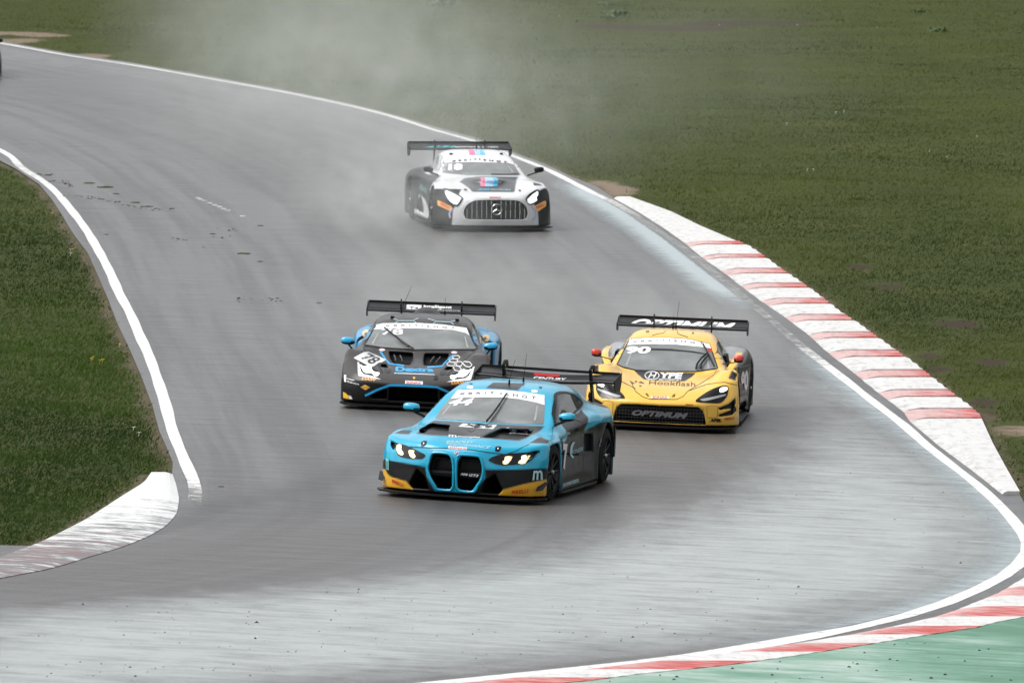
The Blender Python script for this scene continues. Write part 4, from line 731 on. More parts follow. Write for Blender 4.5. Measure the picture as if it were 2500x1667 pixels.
BLACK_SPEC = dict(
    y=(-.95, 3.45), ztop=1.16, Tx=XN,
    Ty=[-.95, -.84, -.6, -.3, 0, .3, .5, .9, 1.5, 2.0, 2.6, 3.1, 3.45],
    T=[[.36, .36, .36, .36, .36, .35], [.415, .415, .415, .41, .40, .38], [.485, .49, .49, .51, .50, .45], [.55, .545, .56, .63, .62, .54],
       [.60, .585, .62, .715, .715, .62], [.655, .65, .665, .725, .70, .61], [.70, .70, .70, .72, .66, .58], [.75, .75, .76, .74, .67, .58],
       [.82, .82, .82, .76, .68, .6], [.86, .86, .86, .82, .75, .66], [.90, .90, .895, .87, .82, .70], [.89, .89, .88, .85, .79, .68], [.86, .86, .84, .8, .74, .64]],
    Sy=[-.95, -.6, -.3, .1, .42, .7, 1.2, 1.8, 2.2, 2.6, 3.0, 3.45], Sz=[.08, .25, .45, .65, .85, 1.1],
    S=[[.96, .95, .93, .9, .85, .8], [.97, .97, .96, .94, .9, .85], [.98, .98, .975, .965, .92, .87], [.99, .985, .98, .965, .92, .87], [.97, .93, .92, .91, .86, .8],
       [.95, .88, .85, .86, .8, .75], [.95, .88, .85, .85, .8, .75], [.95, .92, .92, .92, .86, .8], [.98, .97, .97, .965, .93, .85], [1.0, 1.0, 1.0, 1.0, .97, .9], [.99, .99, .99, .98, .95, .88], [.95, .95, .95, .93, .9, .85]],
    Fx=[0, .2, .42, .6, .8, .92, 1.02], Fz=[.08, .22, .34, .42, .55, .8, 1.2],
    F=[[-.86, -.86, -.85, -.83, -.76, -.66, -.46], [-.90, -.90, -.89, -.86, -.78, -.67, -.46], [-.94, -.935, -.91, -.86, -.76, -.64, -.44],
       [-.90, -.90, -.88, -.82, -.7, -.58, -.38], [-.8, -.8, -.78, -.70, -.55, -.42, -.25], [-.5, -.5, -.45, -.4, -.3, -.2, -.1], [-.2, -.2, -.2, -.2, -.2, -.1, 0]],
    Cx=[0, .3, .5, .62, .75],
    Cy=[.1, .32, .6, .85, 1.1, 1.35, 1.65, 2.0, 2.5, 3.0],
    CT=[[.60, .59, .58, .57, .55], [.715, .71, .70, .70, .69], [.83, .825, .815, .80, .78], [.925, .92, .905, .89, .87], [1.01, 1.005, .99, .97, .94],
        [1.07, 1.065, 1.045, 1.02, .99], [1.10, 1.095, 1.075, 1.045, 1.01], [1.09, 1.085, 1.065, 1.03, 1.0], [1.02, 1.02, 1.0, .98, .95], [.92, .92, .9, .88, .85]],
    Csy=[.1, .35, 1.1, 1.7, 2.3, 3.0], Csz=[.6, .75, .9, 1.05, 1.2],
    CS=[[.88, .81, .74, .68, .6], [.86, .80, .71, .62, .55], [.84, .79, .71, .62, .53], [.84, .79, .70, .61, .52], [.8, .74, .66, .56, .45], [.7, .6, .5, .45, .4]],
    arches=[(0, .36, .62), (2.62, .38, .62)], kedge=.04, kjoin=.03, kfront=.03)
YELLOW_SPEC = dict(
    y=(-.96, 3.6), ztop=1.20, Tx=XN,
    Ty=[-.96, -.84, -.6, -.3, 0, .3, .5, .9, 1.5, 2.0, 2.6, 3.1, 3.6],
    T=[[.37, .37, .37, .36, .35, .34], [.435, .43, .42, .41, .395, .37], [.505, .515, .53, .57, .555, .48], [.56, .565, .60, .685, .685, .59],
       [.605, .61, .65, .755, .765, .66], [.655, .66, .685, .755, .745, .64], [.69, .69, .705, .74, .70, .6], [.74, .74, .74, .72, .66, .56],
       [.82, .82, .82, .76, .68, .58], [.87, .87, .87, .83, .76, .64], [.91, .91, .905, .90, .85, .72], [.91, .91, .90, .88, .82, .70], [.86, .86, .85, .82, .76, .66]],
    Sy=[-.96, -.6, -.3, .1, .42, .7, 1.2, 1.8, 2.2, 2.6, 3.0, 3.6], Sz=[.08, .25, .45, .65, .85, 1.1],
    S=[[.98, .97, .95, .92, .87, .8], [1.0, .99, .98, .96, .92, .85], [1.01, 1.0, 1.0, .985, .95, .9], [1.0, .99, .985, .975, .94, .9], [.97, .93, .90, .88, .85, .8],
       [.95, .88, .82, .80, .78, .75], [.95, .88, .82, .80, .78, .75], [.96, .92, .90, .90, .86, .8], [.98, .97, .97, .965, .94, .85], [1.01, 1.01, 1.01, 1.0, .97, .9], [1.0, 1.0, 1.0, .99, .95, .88], [.95, .95, .95, .93, .9, .85]],
    Fx=[0, .2, .42, .6, .8, .92, 1.02], Fz=[.08, .22, .34, .42, .55, .8, 1.2],
    F=[[-.88, -.88, -.87, -.84, -.74, -.62, -.40], [-.92, -.92, -.90, -.86, -.76, -.64, -.42], [-.95, -.945, -.92, -.86, -.75, -.62, -.40],
       [-.91, -.91, -.88, -.82, -.70, -.57, -.36], [-.8, -.8, -.78, -.70, -.57, -.44, -.25], [-.5, -.5, -.45, -.4, -.3, -.2, -.1], [-.2, -.2, -.2, -.2, -.2, -.1, 0]],
    Cx=[0, .3, .5, .62, .75],
    Cy=[.1, .32, .6, .85, 1.1, 1.35, 1.65, 2.0, 2.5, 3.0],
    CT=[[.58, .58, .58, .58, .57], [.675, .68, .69, .705, .71], [.815, .815, .81, .805, .80], [.935, .93, .92, .905, .89], [1.04, 1.035, 1.015, .99, .96],
        [1.105, 1.10, 1.075, 1.04, 1.0], [1.14, 1.135, 1.11, 1.07, 1.02], [1.135, 1.13, 1.10, 1.06, 1.01], [1.06, 1.05, 1.03, 1.0, .95], [.95, .95, .93, .9, .85]],
    Csy=[.1, .35, 1.1, 1.7, 2.3, 3.0], Csz=[.6, .75, .9, 1.05, 1.2],
    CS=[[.80, .76, .70, .64, .58], [.80, .745, .67, .59, .52], [.79, .74, .66, .58, .49], [.78, .73, .65, .57, .48], [.75, .68, .6, .5, .4], [.66, .56, .45, .4, .3]],
    arches=[(0, .37, .62), (2.67, .39, .62)], kedge=.07, kjoin=.03, kcab=.08)
WHITE_SPEC = dict(
    y=(-1.0, 3.7), ztop=1.29, Tx=XN,
    Ty=[-1.0, -.86, -.6, -.3, 0, .4, .8, 1.3, 2.0, 2.6, 3.1, 3.7],
    T=[[.54, .53, .50, .47, .45, .43], [.605, .60, .595, .58, .54, .5], [.68, .68, .69, .70, .66, .58], [.745, .74, .745, .76, .74, .66], [.795, .79, .785, .795, .78, .70],
       [.84, .835, .825, .81, .775, .70], [.875, .87, .86, .83, .78, .70], [.9, .89, .87, .84, .79, .71], [.92, .92, .9, .86, .82, .74], [.95, .95, .92, .89, .85, .78], [.95, .95, .9, .87, .83, .76], [.9, .9, .86, .8, .74, .68]],
    Sy=[-1.0, -.6, -.3, .1, .42, .7, 1.2, 1.8, 2.2, 2.6, 3.1, 3.7], Sz=[.08, .25, .45, .65, .85, 1.1],
    S=[[.98, .97, .95, .92, .87, .8], [1.0, .99, .98, .96, .92, .85], [1.02, 1.02, 1.01, .99, .95, .9], [1.02, 1.02, 1.01, .99, .95, .9], [.99, .96, .94, .93, .88, .8],
       [.97, .91, .89, .89, .85, .8], [.97, .91, .89, .89, .85, .8], [.97, .93, .92, .92, .88, .8], [.98, .97, .97, .96, .92, .85], [1.02, 1.02, 1.02, 1.01, .96, .9], [1.01, 1.01, 1.01, 1.0, .95, .88], [.95, .95, .95, .93, .9, .85]],
    Fx=[0, .2, .42, .6, .8, .92, 1.02], Fz=[.08, .22, .38, .50, .60, .75, 1.2],
    F=[[-.93, -.93, -.91, -.86, -.76, -.64, -.42], [-.96, -.96, -.93, -.87, -.76, -.64, -.42], [-.98, -.97, -.94, -.86, -.74, -.61, -.40],
       [-.99, -.98, -.93, -.83, -.70, -.57, -.36], [-.93, -.92, -.87, -.76, -.62, -.48, -.30], [-.75, -.75, -.7, -.6, -.48, -.36, -.2], [-.5, -.5, -.5, -.4, -.3, -.2, -.1]],
    Cx=[0, .3, .5, .62, .75],
    Cy=[.4, .62, .85, 1.1, 1.35, 1.6, 1.9, 2.3, 2.7, 3.1, 3.4],
    CT=[[.78, .78, .77, .76, .75], [.86, .855, .85, .845, .83], [.965, .96, .945, .93, .91], [1.075, 1.07, 1.05, 1.03, 1.0], [1.17, 1.165, 1.145, 1.115, 1.08],
        [1.225, 1.22, 1.195, 1.16, 1.12], [1.245, 1.24, 1.215, 1.18, 1.13], [1.22, 1.215, 1.19, 1.15, 1.1], [1.15, 1.15, 1.13, 1.09, 1.05], [1.05, 1.05, 1.03, 1.0, .95], [.96, .96, .95, .92, .88]],
    Csy=[.4, .7, 1.3, 1.9, 2.5, 3.0, 3.4], Csz=[.75, .9, 1.05, 1.2, 1.32],
    CS=[[.80, .74, .68, .6, .55], [.79, .73, .65, .56, .5], [.79, .73, .65, .56, .48], [.78, .72, .64, .55, .47], [.74, .66, .58, .5, .42], [.65, .56, .5, .42, .35], [.6, .5, .42, .36, .3]],
    arches=[(0, .385, .60), (2.63, .395, .60)], kedge=.07, kcab=.08)
# ------------------------------------------------------------------ the place: ground, track, lines, kerbs
def drape(pts, off): return [(x, y, float(ground_z(x, y)) + off) for x, y in pts]
def node_mat(name):
    m = bpy.data.materials.new(name); m.use_nodes = True; nt = m.node_tree
    return m, nt, nt.nodes['Principled BSDF']
def N_(nt, t, **kw):
    n = nt.nodes.new(t)
    for k, v in kw.items():
        if k in n.inputs.keys() if isinstance(k, str) else False: n.inputs[k].default_value = v
        else: setattr(n, k, v)
    return n
def noise(nt, vec, scale, detail=5, rough=.6):
    n = nt.nodes.new('ShaderNodeTexNoise'); n.inputs['Scale'].default_value = scale; n.inputs['Detail'].default_value = detail; n.inputs['Roughness'].default_value = rough
    nt.links.new(vec, n.inputs['Vector']); return n.outputs[0]
def ramp(nt, fac, stops):
    r = nt.nodes.new('ShaderNodeValToRGB'); e = r.color_ramp.elements
    while len(e) < len(stops): e.new(.5)
    for i, (p, c) in enumerate(stops): e[i].position = p; e[i].color = (*c, 1) if hasattr(c, '__len__') else (c, c, c, 1)
    nt.links.new(fac, r.inputs[0]); return r.outputs[0]
def mixc(nt, fac, a, b, mode='MIX'):
    m = nt.nodes.new('ShaderNodeMix'); m.data_type = 'RGBA'; m.blend_type = mode
    for s, v in ((0, fac), (6, a), (7, b)):
        if isinstance(v, (int, float)): m.inputs[s].default_value = v
        elif isinstance(v, tuple): m.inputs[s].default_value = (*v, 1)
        else: nt.links.new(v, m.inputs[s])
    return m.outputs[2]
def math_(nt, op, a, b=0.0):
    m = nt.nodes.new('ShaderNodeMath'); m.operation = op
    for s, v in ((0, a), (1, b)):
        if isinstance(v, (int, float)): m.inputs[s].default_value = v
        else: nt.links.new(v, m.inputs[s])
    return m.outputs[0]
def attr(nt, name):
    a = nt.nodes.new('ShaderNodeAttribute'); a.attribute_name = name; return a.outputs['Fac']
def coord(nt): return nt.nodes.new('ShaderNodeTexCoord').outputs['Object']
def bump(nt, b, h, strength, dist):
    n = nt.nodes.new('ShaderNodeBump'); n.inputs['Strength'].default_value = strength; n.inputs['Distance'].default_value = dist
    nt.links.new(h, n.inputs['Height']); nt.links.new(n.outputs[0], b.inputs['Normal'])
def dist_line(P, x, y, sy=1.0):
    P = np.array(P, float); d = np.full(x.shape, 1e9)
    for (ax, ay), (bx, by) in zip(P[:-1], P[1:]):
        ex, ey = bx - ax, (by - ay) * sy; L = ex * ex + ey * ey + 1e-9; rx, ry = x - ax, (y - ay) * sy
        t = np.clip((rx * ex + ry * ey) / L, 0, 1); d = np.minimum(d, (rx - t * ex)**2 + (ry - t * ey)**2)
    return np.sqrt(d)
def set_attr(me, name, val):
    a = me.attributes.new(name, 'FLOAT', 'POINT'); a.data.foreach_set('value', np.asarray(val, np.float32))

VERGE_P = [tuple(p) for p in VERGE]; ISL = [tuple(p) for p in ISLAND]
OUT_POLY = VERGE_P + [(40, 88), (60, 88), (60, 420), (-60, 420), (-60, VERGE_P[0][1])]
ISL_POLY = ISL + [(-60, ISL[-1][1]), (-60, ISL[0][1])]

# --- ground: one sheet to the horizon
def smooth_noise(x, y, cell, seed):
    r = np.random.default_rng(seed); G = r.random((64, 64)); a = x / cell; b = y / cell
    i, j = np.floor(a).astype(int), np.floor(b).astype(int); fx, fy = a - i, b - j; fx = fx * fx * (3 - 2 * fx); fy = fy * fy * (3 - 2 * fy)
    g = lambda p, q: G[p % 64, q % 64]
    return (g(i, j) * (1 - fx) + g(i + 1, j) * fx) * (1 - fy) + (g(i, j + 1) * (1 - fx) + g(i + 1, j + 1) * fx) * fy - .5
gx = np.concatenate([-np.geomspace(3500, 34, 14), np.arange(-30, 30.1, .4), np.geomspace(34, 3500, 14)])
gy = np.concatenate([[-800, -200, 0, 40, 70, 85], np.arange(92, 330, .5), np.geomspace(335, 5000, 16)])
GX, GY = np.meshgrid(gx, gy, indexing='ij')
x, y = GX.ravel(), GY.ravel()
do = sdpoly(OUT_POLY, x, y); di = sdpoly(ISL_POLY, x, y); dgrass = np.minimum(do, di)
far = np.maximum(np.abs(x) - 58, np.maximum(88 - y, y - 418)); dgrass = np.where(far > 0, -3.0, dgrass)
relief = smooth_noise(x, y, 2.3, 1) * .05 + smooth_noise(x, y, .9, 2) * .03 + smooth_noise(x, y, 9, 3) * .12
z = ground_z(x, y) - .022 + np.clip(-dgrass / 1.2, 0, 1) * (.035 + relief * np.clip(-dgrass / 3, 0, 1)) - .05 * np.clip(dgrass / .5, 0, 1)
dirt = np.zeros(len(x)); dirtl = np.ones(len(x))
for i_, (px, py, w, l) in enumerate(DIRT):
    if 3 <= i_ <= 7 or i_ >= 20: dirtl = np.where(((x - px) / w / 2.5)**2 + ((y - py) / l / 2.5)**2 < 1, 0, dirtl)
    dirt = np.maximum(dirt, np.exp(-(((x - px) / w)**2 + ((y - py) / l)**2)))
edge = np.clip(1.05 + (dgrass + .05) / .38, 0, 1.1) * (far < 0)
nx_, ny_ = GX.shape
I = np.arange(nx_ * ny_).reshape(nx_, ny_)
Q = np.stack([I[:-1, :-1], I[1:, :-1], I[1:, 1:], I[:-1, 1:]], -1).reshape(-1, 4)
me = bpy.data.meshes.new('ground'); me.vertices.add(len(x)); me.vertices.foreach_set('co', np.stack([x, y, z], 1).astype(np.float32).ravel())
me.loops.add(Q.size); me.loops.foreach_set('vertex_index', Q.astype(np.int32).ravel()); me.polygons.add(len(Q)); me.polygons.foreach_set('loop_start', np.arange(0, Q.size, 4, dtype=np.int32))
me.polygons.foreach_set('use_smooth', np.ones(len(Q), bool)); me.update(calc_edges=True)
set_attr(me, 'dirt', dirt); set_attr(me, 'dirtl', dirtl); set_attr(me, 'edge', edge)
ground = bpy.data.objects.new('ground', me); COL.objects.link(ground); tag(ground, 'rough green grass field sloping beside the racetrack', kind='structure')
m, nt, b = node_mat('turf'); c = coord(nt)
n1 = noise(nt, c, .35, 6); n2 = noise(nt, c, 3.5, 8, .7); n3 = noise(nt, c, 30, 6, .7)
col = ramp(nt, n1, [(.3, (.038, .050, .010)), (.5, (.053, .066, .015)), (.7, (.076, .086, .021))])
col = mixc(nt, math_(nt, 'MULTIPLY', n2, .6), col, (.030, .045, .016))
col = mixc(nt, ramp(nt, n3, [(.45, 0.0), (.75, .6)]), col, (.10, .105, .045))
dn = math_(nt, 'ADD', attr(nt, 'dirt'), math_(nt, 'MULTIPLY', math_(nt, 'SUBTRACT', n2, .5), 1.1))
dcol = mixc(nt, attr(nt, 'dirtl'), ramp(nt, n3, [(.3, (.034, .027, .016)), (.6, (.060, .047, .030)), (.8, (.11, .088, .06))]), ramp(nt, n3, [(.3, (.12, .09, .065)), (.55, (.24, .185, .14)), (.75, (.38, .32, .25))]))
col = mixc(nt, ramp(nt, dn, [(.40, 0.0), (.62, 1.0)]), col, dcol)
en = math_(nt, 'ADD', attr(nt, 'edge'), math_(nt, 'MULTIPLY', math_(nt, 'SUBTRACT', n2, .5), 1.4))
col = mixc(nt, ramp(nt, en, [(.62, 0.0), (.95, .85)]), col, mixc(nt, n3, (.06, .045, .032), (.22, .18, .13)))
nt.links.new(col, b.inputs['Base Color']); b.inputs['Roughness'].default_value = .95; b.inputs['Specular IOR Level'].default_value = .12
bump(nt, b, n3, .7, .05); me.materials.append(m)

# --- sheets laid on the ground
def sheet(name, poly, off, mat, step=1.2, kind='structure', label=None, parent=None, limit=None):
    P, F = fill_poly(poly, step); V = drape(P, off); o = mesh_obj(name, V, F, mat, parent, True)
    for p in o.data.polygons:
        pass
    bm = bmesh.new(); bm.from_mesh(o.data)
    for f in bm.faces:
        if f.normal.z < 0: f.normal_flip()
    bm.to_mesh(o.data); bm.free()
    if kind: tag(o, label, kind=kind)
    return o
ROAD_POLY = VERGE_P[:-1] + [(14, 100), (14, 84), (-30, 84), (-30, 103)]
ik = [tuple(p) for p in ISLAND][::-1]
ROAD_POLY = VERGE_P[:-1] + [(18, 100), (18, 80), (-40, 80), (-40, ik[0][1]), *ik, (-40, ik[-1][1] + 8), (-40, VERGE_P[0][1])]
m, nt, b = node_mat('wet_asphalt'); c = coord(nt)
mp = nt.nodes.new('ShaderNodeMapping'); mp.inputs['Scale'].default_value = (1, .55, 1); nt.links.new(c, mp.inputs[0]); cs = mp.outputs[0]
n1 = noise(nt, cs, .55, 7, .62); n2 = noise(nt, cs, 2.6, 8, .7); n3 = noise(nt, c, 24, 5, .8); n4 = noise(nt, c, 110, 3, .8)
mpc = nt.nodes.new('ShaderNodeMapping'); mpc.inputs['Scale'].default_value = (.9, 4.5, 1); nt.links.new(c, mpc.inputs[0]); stw = noise(nt, mpc.outputs[0], 1, 9, .75)
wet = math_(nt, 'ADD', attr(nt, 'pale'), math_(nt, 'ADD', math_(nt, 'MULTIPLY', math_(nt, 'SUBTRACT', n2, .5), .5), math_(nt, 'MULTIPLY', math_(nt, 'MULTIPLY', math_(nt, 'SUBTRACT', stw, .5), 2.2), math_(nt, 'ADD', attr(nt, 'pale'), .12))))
col = ramp(nt, n3, [(.25, (.080, .081, .079)), (.55, (.122, .123, .120)), (.8, (.185, .187, .182))])
mpa = nt.nodes.new('ShaderNodeMapping'); mpa.inputs['Scale'].default_value = (1.1, 4.2, 1); nt.links.new(c, mpa.inputs[0]); st1 = noise(nt, mpa.outputs[0], 1, 8, .72)
mpb = nt.nodes.new('ShaderNodeMapping'); mpb.inputs['Scale'].default_value = (42, 6.5, 1); nt.links.new(c, mpb.inputs[0]); st2 = noise(nt, mpb.outputs[0], 1, 5, .85)
cmb = nt.nodes.new('ShaderNodeCombineXYZ'); nt.links.new(math_(nt, 'MULTIPLY', attr(nt, 'lat'), 2.6), cmb.inputs[0]); nt.links.new(math_(nt, 'MULTIPLY', attr(nt, 'run'), .035), cmb.inputs[1]); ln_ = noise(nt, cmb.outputs[0], 1, 4, .6)
col = mixc(nt, ramp(nt, ln_, [(.40, .95), (.56, 0.0)]), col, (.066, .062, .060))
col = mixc(nt, ramp(nt, st2, [(.36, .85), (.54, 0.0)]), col, (.035, .034, .033))
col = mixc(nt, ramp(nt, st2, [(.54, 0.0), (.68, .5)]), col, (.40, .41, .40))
col = mixc(nt, math_(nt, 'MULTIPLY', attr(nt, 'lane'), .75), col, (.060, .053, .050))
col = mixc(nt, ramp(nt, wet, [(.20, 0.0), (.85, .85)]), col, (.40, .44, .43))  # pale colour painted in for the sky sheen on the wet surface
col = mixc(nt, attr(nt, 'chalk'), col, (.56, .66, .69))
col = mixc(nt, math_(nt, 'MULTIPLY', attr(nt, 'rubber'), .8), col, (.025, .023, .022))
nt.links.new(col, b.inputs['Base Color'])
rg = math_(nt, 'ADD', ramp(nt, stw, [(.3, .32), (.7, .44)]), math_(nt, 'MULTIPLY', math_(nt, 'SUBTRACT', st2, .5), .35))
nt.links.new(rg, b.inputs['Roughness']); b.inputs['Specular IOR Level'].default_value = .5
hh = math_(nt, 'ADD', n4, n3); bump(nt, b, hh, .35, .008)
road_mat = m
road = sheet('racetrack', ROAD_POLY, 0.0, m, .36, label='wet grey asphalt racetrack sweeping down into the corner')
v = np.empty(len(road.data.vertices) * 3, np.float32); road.data.vertices.foreach_get('co', v); v = v.reshape(-1, 3); x, y = v[:, 0].astype(float), v[:, 1].astype(float)
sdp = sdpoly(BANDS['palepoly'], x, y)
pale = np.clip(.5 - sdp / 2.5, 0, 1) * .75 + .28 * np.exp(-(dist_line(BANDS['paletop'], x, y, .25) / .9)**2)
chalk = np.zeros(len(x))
lane = np.exp(-(dist_line(BANDS['lane'], x, y, .5) / 1.5)**2); lane = np.maximum(lane, .5 * np.exp(-(dist_line(BANDS['lanemid'], x, y, .3) / 1.4)**2))
rub = .95 * np.exp(-(dist_line(BANDS['skid'], x, y, .6) / .35)**2); rub = np.maximum(rub, .6 * np.exp(-(dist_line(BANDS['skid2'], x, y, .6) / .6)**2))
rub = np.maximum(rub, .30 * np.exp(-(dist_line(BANDS['tyre'], x, y, .5) / .25)**2)); rub = np.maximum(rub, .2 * np.exp(-(dist_line(BANDS['tyre2'], x, y, .5) / .25)**2))
ol = np.array(OUTER_LINE, float); ol = ol[(ol[:, 1] > 106) & (ol[:, 1] < 190)]; ol = ol[np.argsort(ol[:, 1])]
stripd = ((x > np.interp(y, ol[:, 1], ol[:, 0]) + .06) & (y > 118) & (y < 184)) * .55; rub = np.maximum(rub, stripd)
lat = dist_line(OUTER_LINE, x, y); run = np.array(y)
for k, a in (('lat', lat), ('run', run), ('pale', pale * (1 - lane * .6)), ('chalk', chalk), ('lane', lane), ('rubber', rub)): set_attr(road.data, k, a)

# --- white edge lines
m, nt, b = node_mat('line_paint'); c = coord(nt); n2 = noise(nt, c, 6, 8, .75); n3 = noise(nt, c, 45, 4, .8)
w = math_(nt, 'ADD', n2, math_(nt, 'MULTIPLY', attr(nt, 'worn'), .45))
col = mixc(nt, n3, (.62, .62, .60), (.78, .78, .76))
mpl = nt.nodes.new('ShaderNodeMapping'); mpl.inputs['Scale'].default_value = (2, 9, 1); nt.links.new(c, mpl.inputs[0]); n7 = noise(nt, mpl.outputs[0], 1, 8, .75); w = math_(nt, 'ADD', w, math_(nt, 'MULTIPLY', math_(nt, 'SUBTRACT', n7, .5), .6))
nt.links.new(ramp(nt, w, [(.60, 1.0), (.86, .0)]), b.inputs['Alpha'])
nt.links.new(col, b.inputs['Base Color']); b.inputs['Roughness'].default_value = .5; line_mat = m
def strip(name, pts, widths, off, mat, label):
    P = np.array(pts, float); seg = []; W = []
    for i in range(len(P) - 1):
        n = max(1, int(np.linalg.norm(P[i + 1] - P[i]) / 1.0))
        for k in range(n):
            t = k / n; p0, p1, p2, p3 = P[max(i - 1, 0)], P[i], P[i + 1], P[min(i + 2, len(P) - 1)]
            seg.append(.5 * ((2 * p1) + (-p0 + p2) * t + (2 * p0 - 5 * p1 + 4 * p2 - p3) * t * t + (-p0 + 3 * p1 - 3 * p2 + p3) * t**3)); W.append(widths[i] * (1 - t) + widths[i + 1] * t)
    S = np.array(seg); V = []
    S[1:-1] = (S[:-2] + 2 * S[1:-1] + S[2:]) / 4
    for i in range(len(S)):
        d = S[min(i + 1, len(S) - 1)] - S[max(i - 1, 0)]; d /= np.linalg.norm(d); n = np.array((-d[1], d[0])) * W[i] / 2 * (1 + .06 * math.sin(i * 1.7) + .05 * math.sin(i * .61))
        V += drape([S[i] + n, S[i] - n], off)
    o = mesh_obj(name, V, [(2 * i + 1, 2 * i + 3, 2 * i + 2, 2 * i) for i in range(len(S) - 1)], mat); tag(o, label, kind='structure')
    bm = bmesh.new(); bm.from_mesh(o.data)
    for f in bm.faces:
        if f.normal.z < 0: f.normal_flip()
    bm.to_mesh(o.data); bm.free()
    return o
nO = len(OUTER_LINE); wO = [.15] * nO
for i in range(nO):
    if OUTER_LINE[i][1] < 118: wO[i] = .19
    if OUTER_LINE[i][1] < 109: wO[i] = .28
lo = strip('outer_line', OUTER_LINE, wO, .004, line_mat, 'white painted line along the outer edge of the track')
li = strip('inner_line', INNER_LINE, [.15] * (len(INNER_LINE) - 3) + [.14, .10, .04], .004, line_mat, 'white painted line along the inner edge of the track')
for o in (lo, li):
    v = np.empty(len(o.data.vertices) * 3, np.float32); o.data.vertices.foreach_get('co', v); v = v.reshape(-1, 3)
    wv = np.zeros(len(v))
    if o is li: wv = np.clip((124.6 - v[:, 1]) / 5.0, 0, 1) * 1.05 + .35 * np.exp(-(((v[:, 1] - 194) / 6)**2))
    else: wv = .62 * np.clip((v[:, 1] - 145) / 6, 0, 1) * np.clip((190 - v[:, 1]) / 10, 0, 1) + .12
    set_attr(o.data, 'worn', wv)

# --- worn paint and the wet sheen, painted pale, along the inside of the outer line
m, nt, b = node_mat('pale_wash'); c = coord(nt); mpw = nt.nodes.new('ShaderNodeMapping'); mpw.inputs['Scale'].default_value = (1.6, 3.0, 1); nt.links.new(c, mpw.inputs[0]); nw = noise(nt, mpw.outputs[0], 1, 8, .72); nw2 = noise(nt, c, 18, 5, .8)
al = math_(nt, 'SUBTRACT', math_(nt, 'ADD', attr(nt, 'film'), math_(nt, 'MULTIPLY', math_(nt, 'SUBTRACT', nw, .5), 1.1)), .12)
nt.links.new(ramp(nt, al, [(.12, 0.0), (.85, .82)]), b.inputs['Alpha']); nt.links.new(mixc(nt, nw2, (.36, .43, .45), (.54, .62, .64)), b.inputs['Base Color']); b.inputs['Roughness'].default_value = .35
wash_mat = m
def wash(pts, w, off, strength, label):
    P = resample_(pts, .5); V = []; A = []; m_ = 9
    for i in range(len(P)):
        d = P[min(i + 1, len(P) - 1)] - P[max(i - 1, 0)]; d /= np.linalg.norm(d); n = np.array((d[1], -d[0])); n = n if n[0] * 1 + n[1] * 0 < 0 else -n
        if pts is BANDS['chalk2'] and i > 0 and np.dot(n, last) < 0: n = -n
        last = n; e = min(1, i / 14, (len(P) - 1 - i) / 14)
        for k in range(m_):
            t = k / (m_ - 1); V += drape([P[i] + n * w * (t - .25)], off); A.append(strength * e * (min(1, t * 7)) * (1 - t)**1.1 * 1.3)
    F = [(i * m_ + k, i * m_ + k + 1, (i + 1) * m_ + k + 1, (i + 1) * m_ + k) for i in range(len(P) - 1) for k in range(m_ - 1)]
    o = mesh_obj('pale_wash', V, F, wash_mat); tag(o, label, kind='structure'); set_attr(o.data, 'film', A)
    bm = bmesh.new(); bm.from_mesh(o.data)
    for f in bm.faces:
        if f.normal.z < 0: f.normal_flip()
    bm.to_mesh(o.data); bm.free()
def resample_(P, step):
    P = np.array(P, float); s = np.concatenate([[0], np.cumsum(np.linalg.norm(np.diff(P, axis=0), axis=1))]); t = np.linspace(0, s[-1], int(s[-1] / step))
    Q = np.stack([np.interp(t, s, P[:, 0]), np.interp(t, s, P[:, 1])], 1)
    for _ in range(6): Q[1:-1] = (Q[:-2] + 2 * Q[1:-1] + Q[2:]) / 4
    return Q
wash(BANDS['chalk'], .85, .0025, 1.15, 'pale band of worn paint beside the exit kerb'); wash(BANDS['chalk2'], .75, .0025, .8, 'pale band of painted wet sheen inside the outer line')
# --- kerbs: concrete blocks, painted, each with its sawtooth face
def kerb_paint(name, colr, red):
    m, nt, b = node_mat(name); c = coord(nt); n2 = noise(nt, c, 5, 8, .75); n3 = noise(nt, c, 40, 5, .8)
    mp = nt.nodes.new('ShaderNodeMapping'); mp.inputs['Scale'].default_value = (9, 2.2, 1); nt.links.new(c, mp.inputs[0]); n4 = noise(nt, mp.outputs[0], 1, 7, .7)
    mp2 = nt.nodes.new('ShaderNodeMapping'); mp2.inputs['Scale'].default_value = (1.5, 9, 1); nt.links.new(c, mp2.inputs[0]); n5 = noise(nt, mp2.outputs[0], 1, 6, .7)
    ac = math_(nt, 'SUBTRACT', math_(nt, 'ADD', n5, math_(nt, 'MULTIPLY', n4, .5)), math_(nt, 'MULTIPLY', attr(nt, 'across'), .45))
    if red:
        wv = math_(nt, 'ADD', n5, math_(nt, 'MULTIPLY', attr(nt, 'across'), -.34))
        base = mixc(nt, ramp(nt, wv, [(.12, 0.0), (.36, .9)]), colr, (.68, .50, .48))
        base = mixc(nt, math_(nt, 'MULTIPLY', n3, .35), base, (.30, .03, .02))
    else:
        base = mixc(nt, n3, tuple(k * .80 for k in colr), colr); base = mixc(nt, ramp(nt, n5, [(.46, .0), (.66, .40)]), base, (.36, .33, .31))
    base = mixc(nt, ramp(nt, ac, [(.60, 0.0), (.95, .55)]), base, (.27, .265, .255))
    base = mixc(nt, ramp(nt, n4, [(.50, 0.0), (.74, .62)]), base, (.20, .19, .18))
    base = mixc(nt, ramp(nt, n2, [(.62, 0.0), (.74, .5)]), base, (.16, .15, .14))
    nt.links.new(base, b.inputs['Base Color']); b.inputs['Roughness'].default_value = .45; bump(nt, b, n3, .3, .01)
    return m
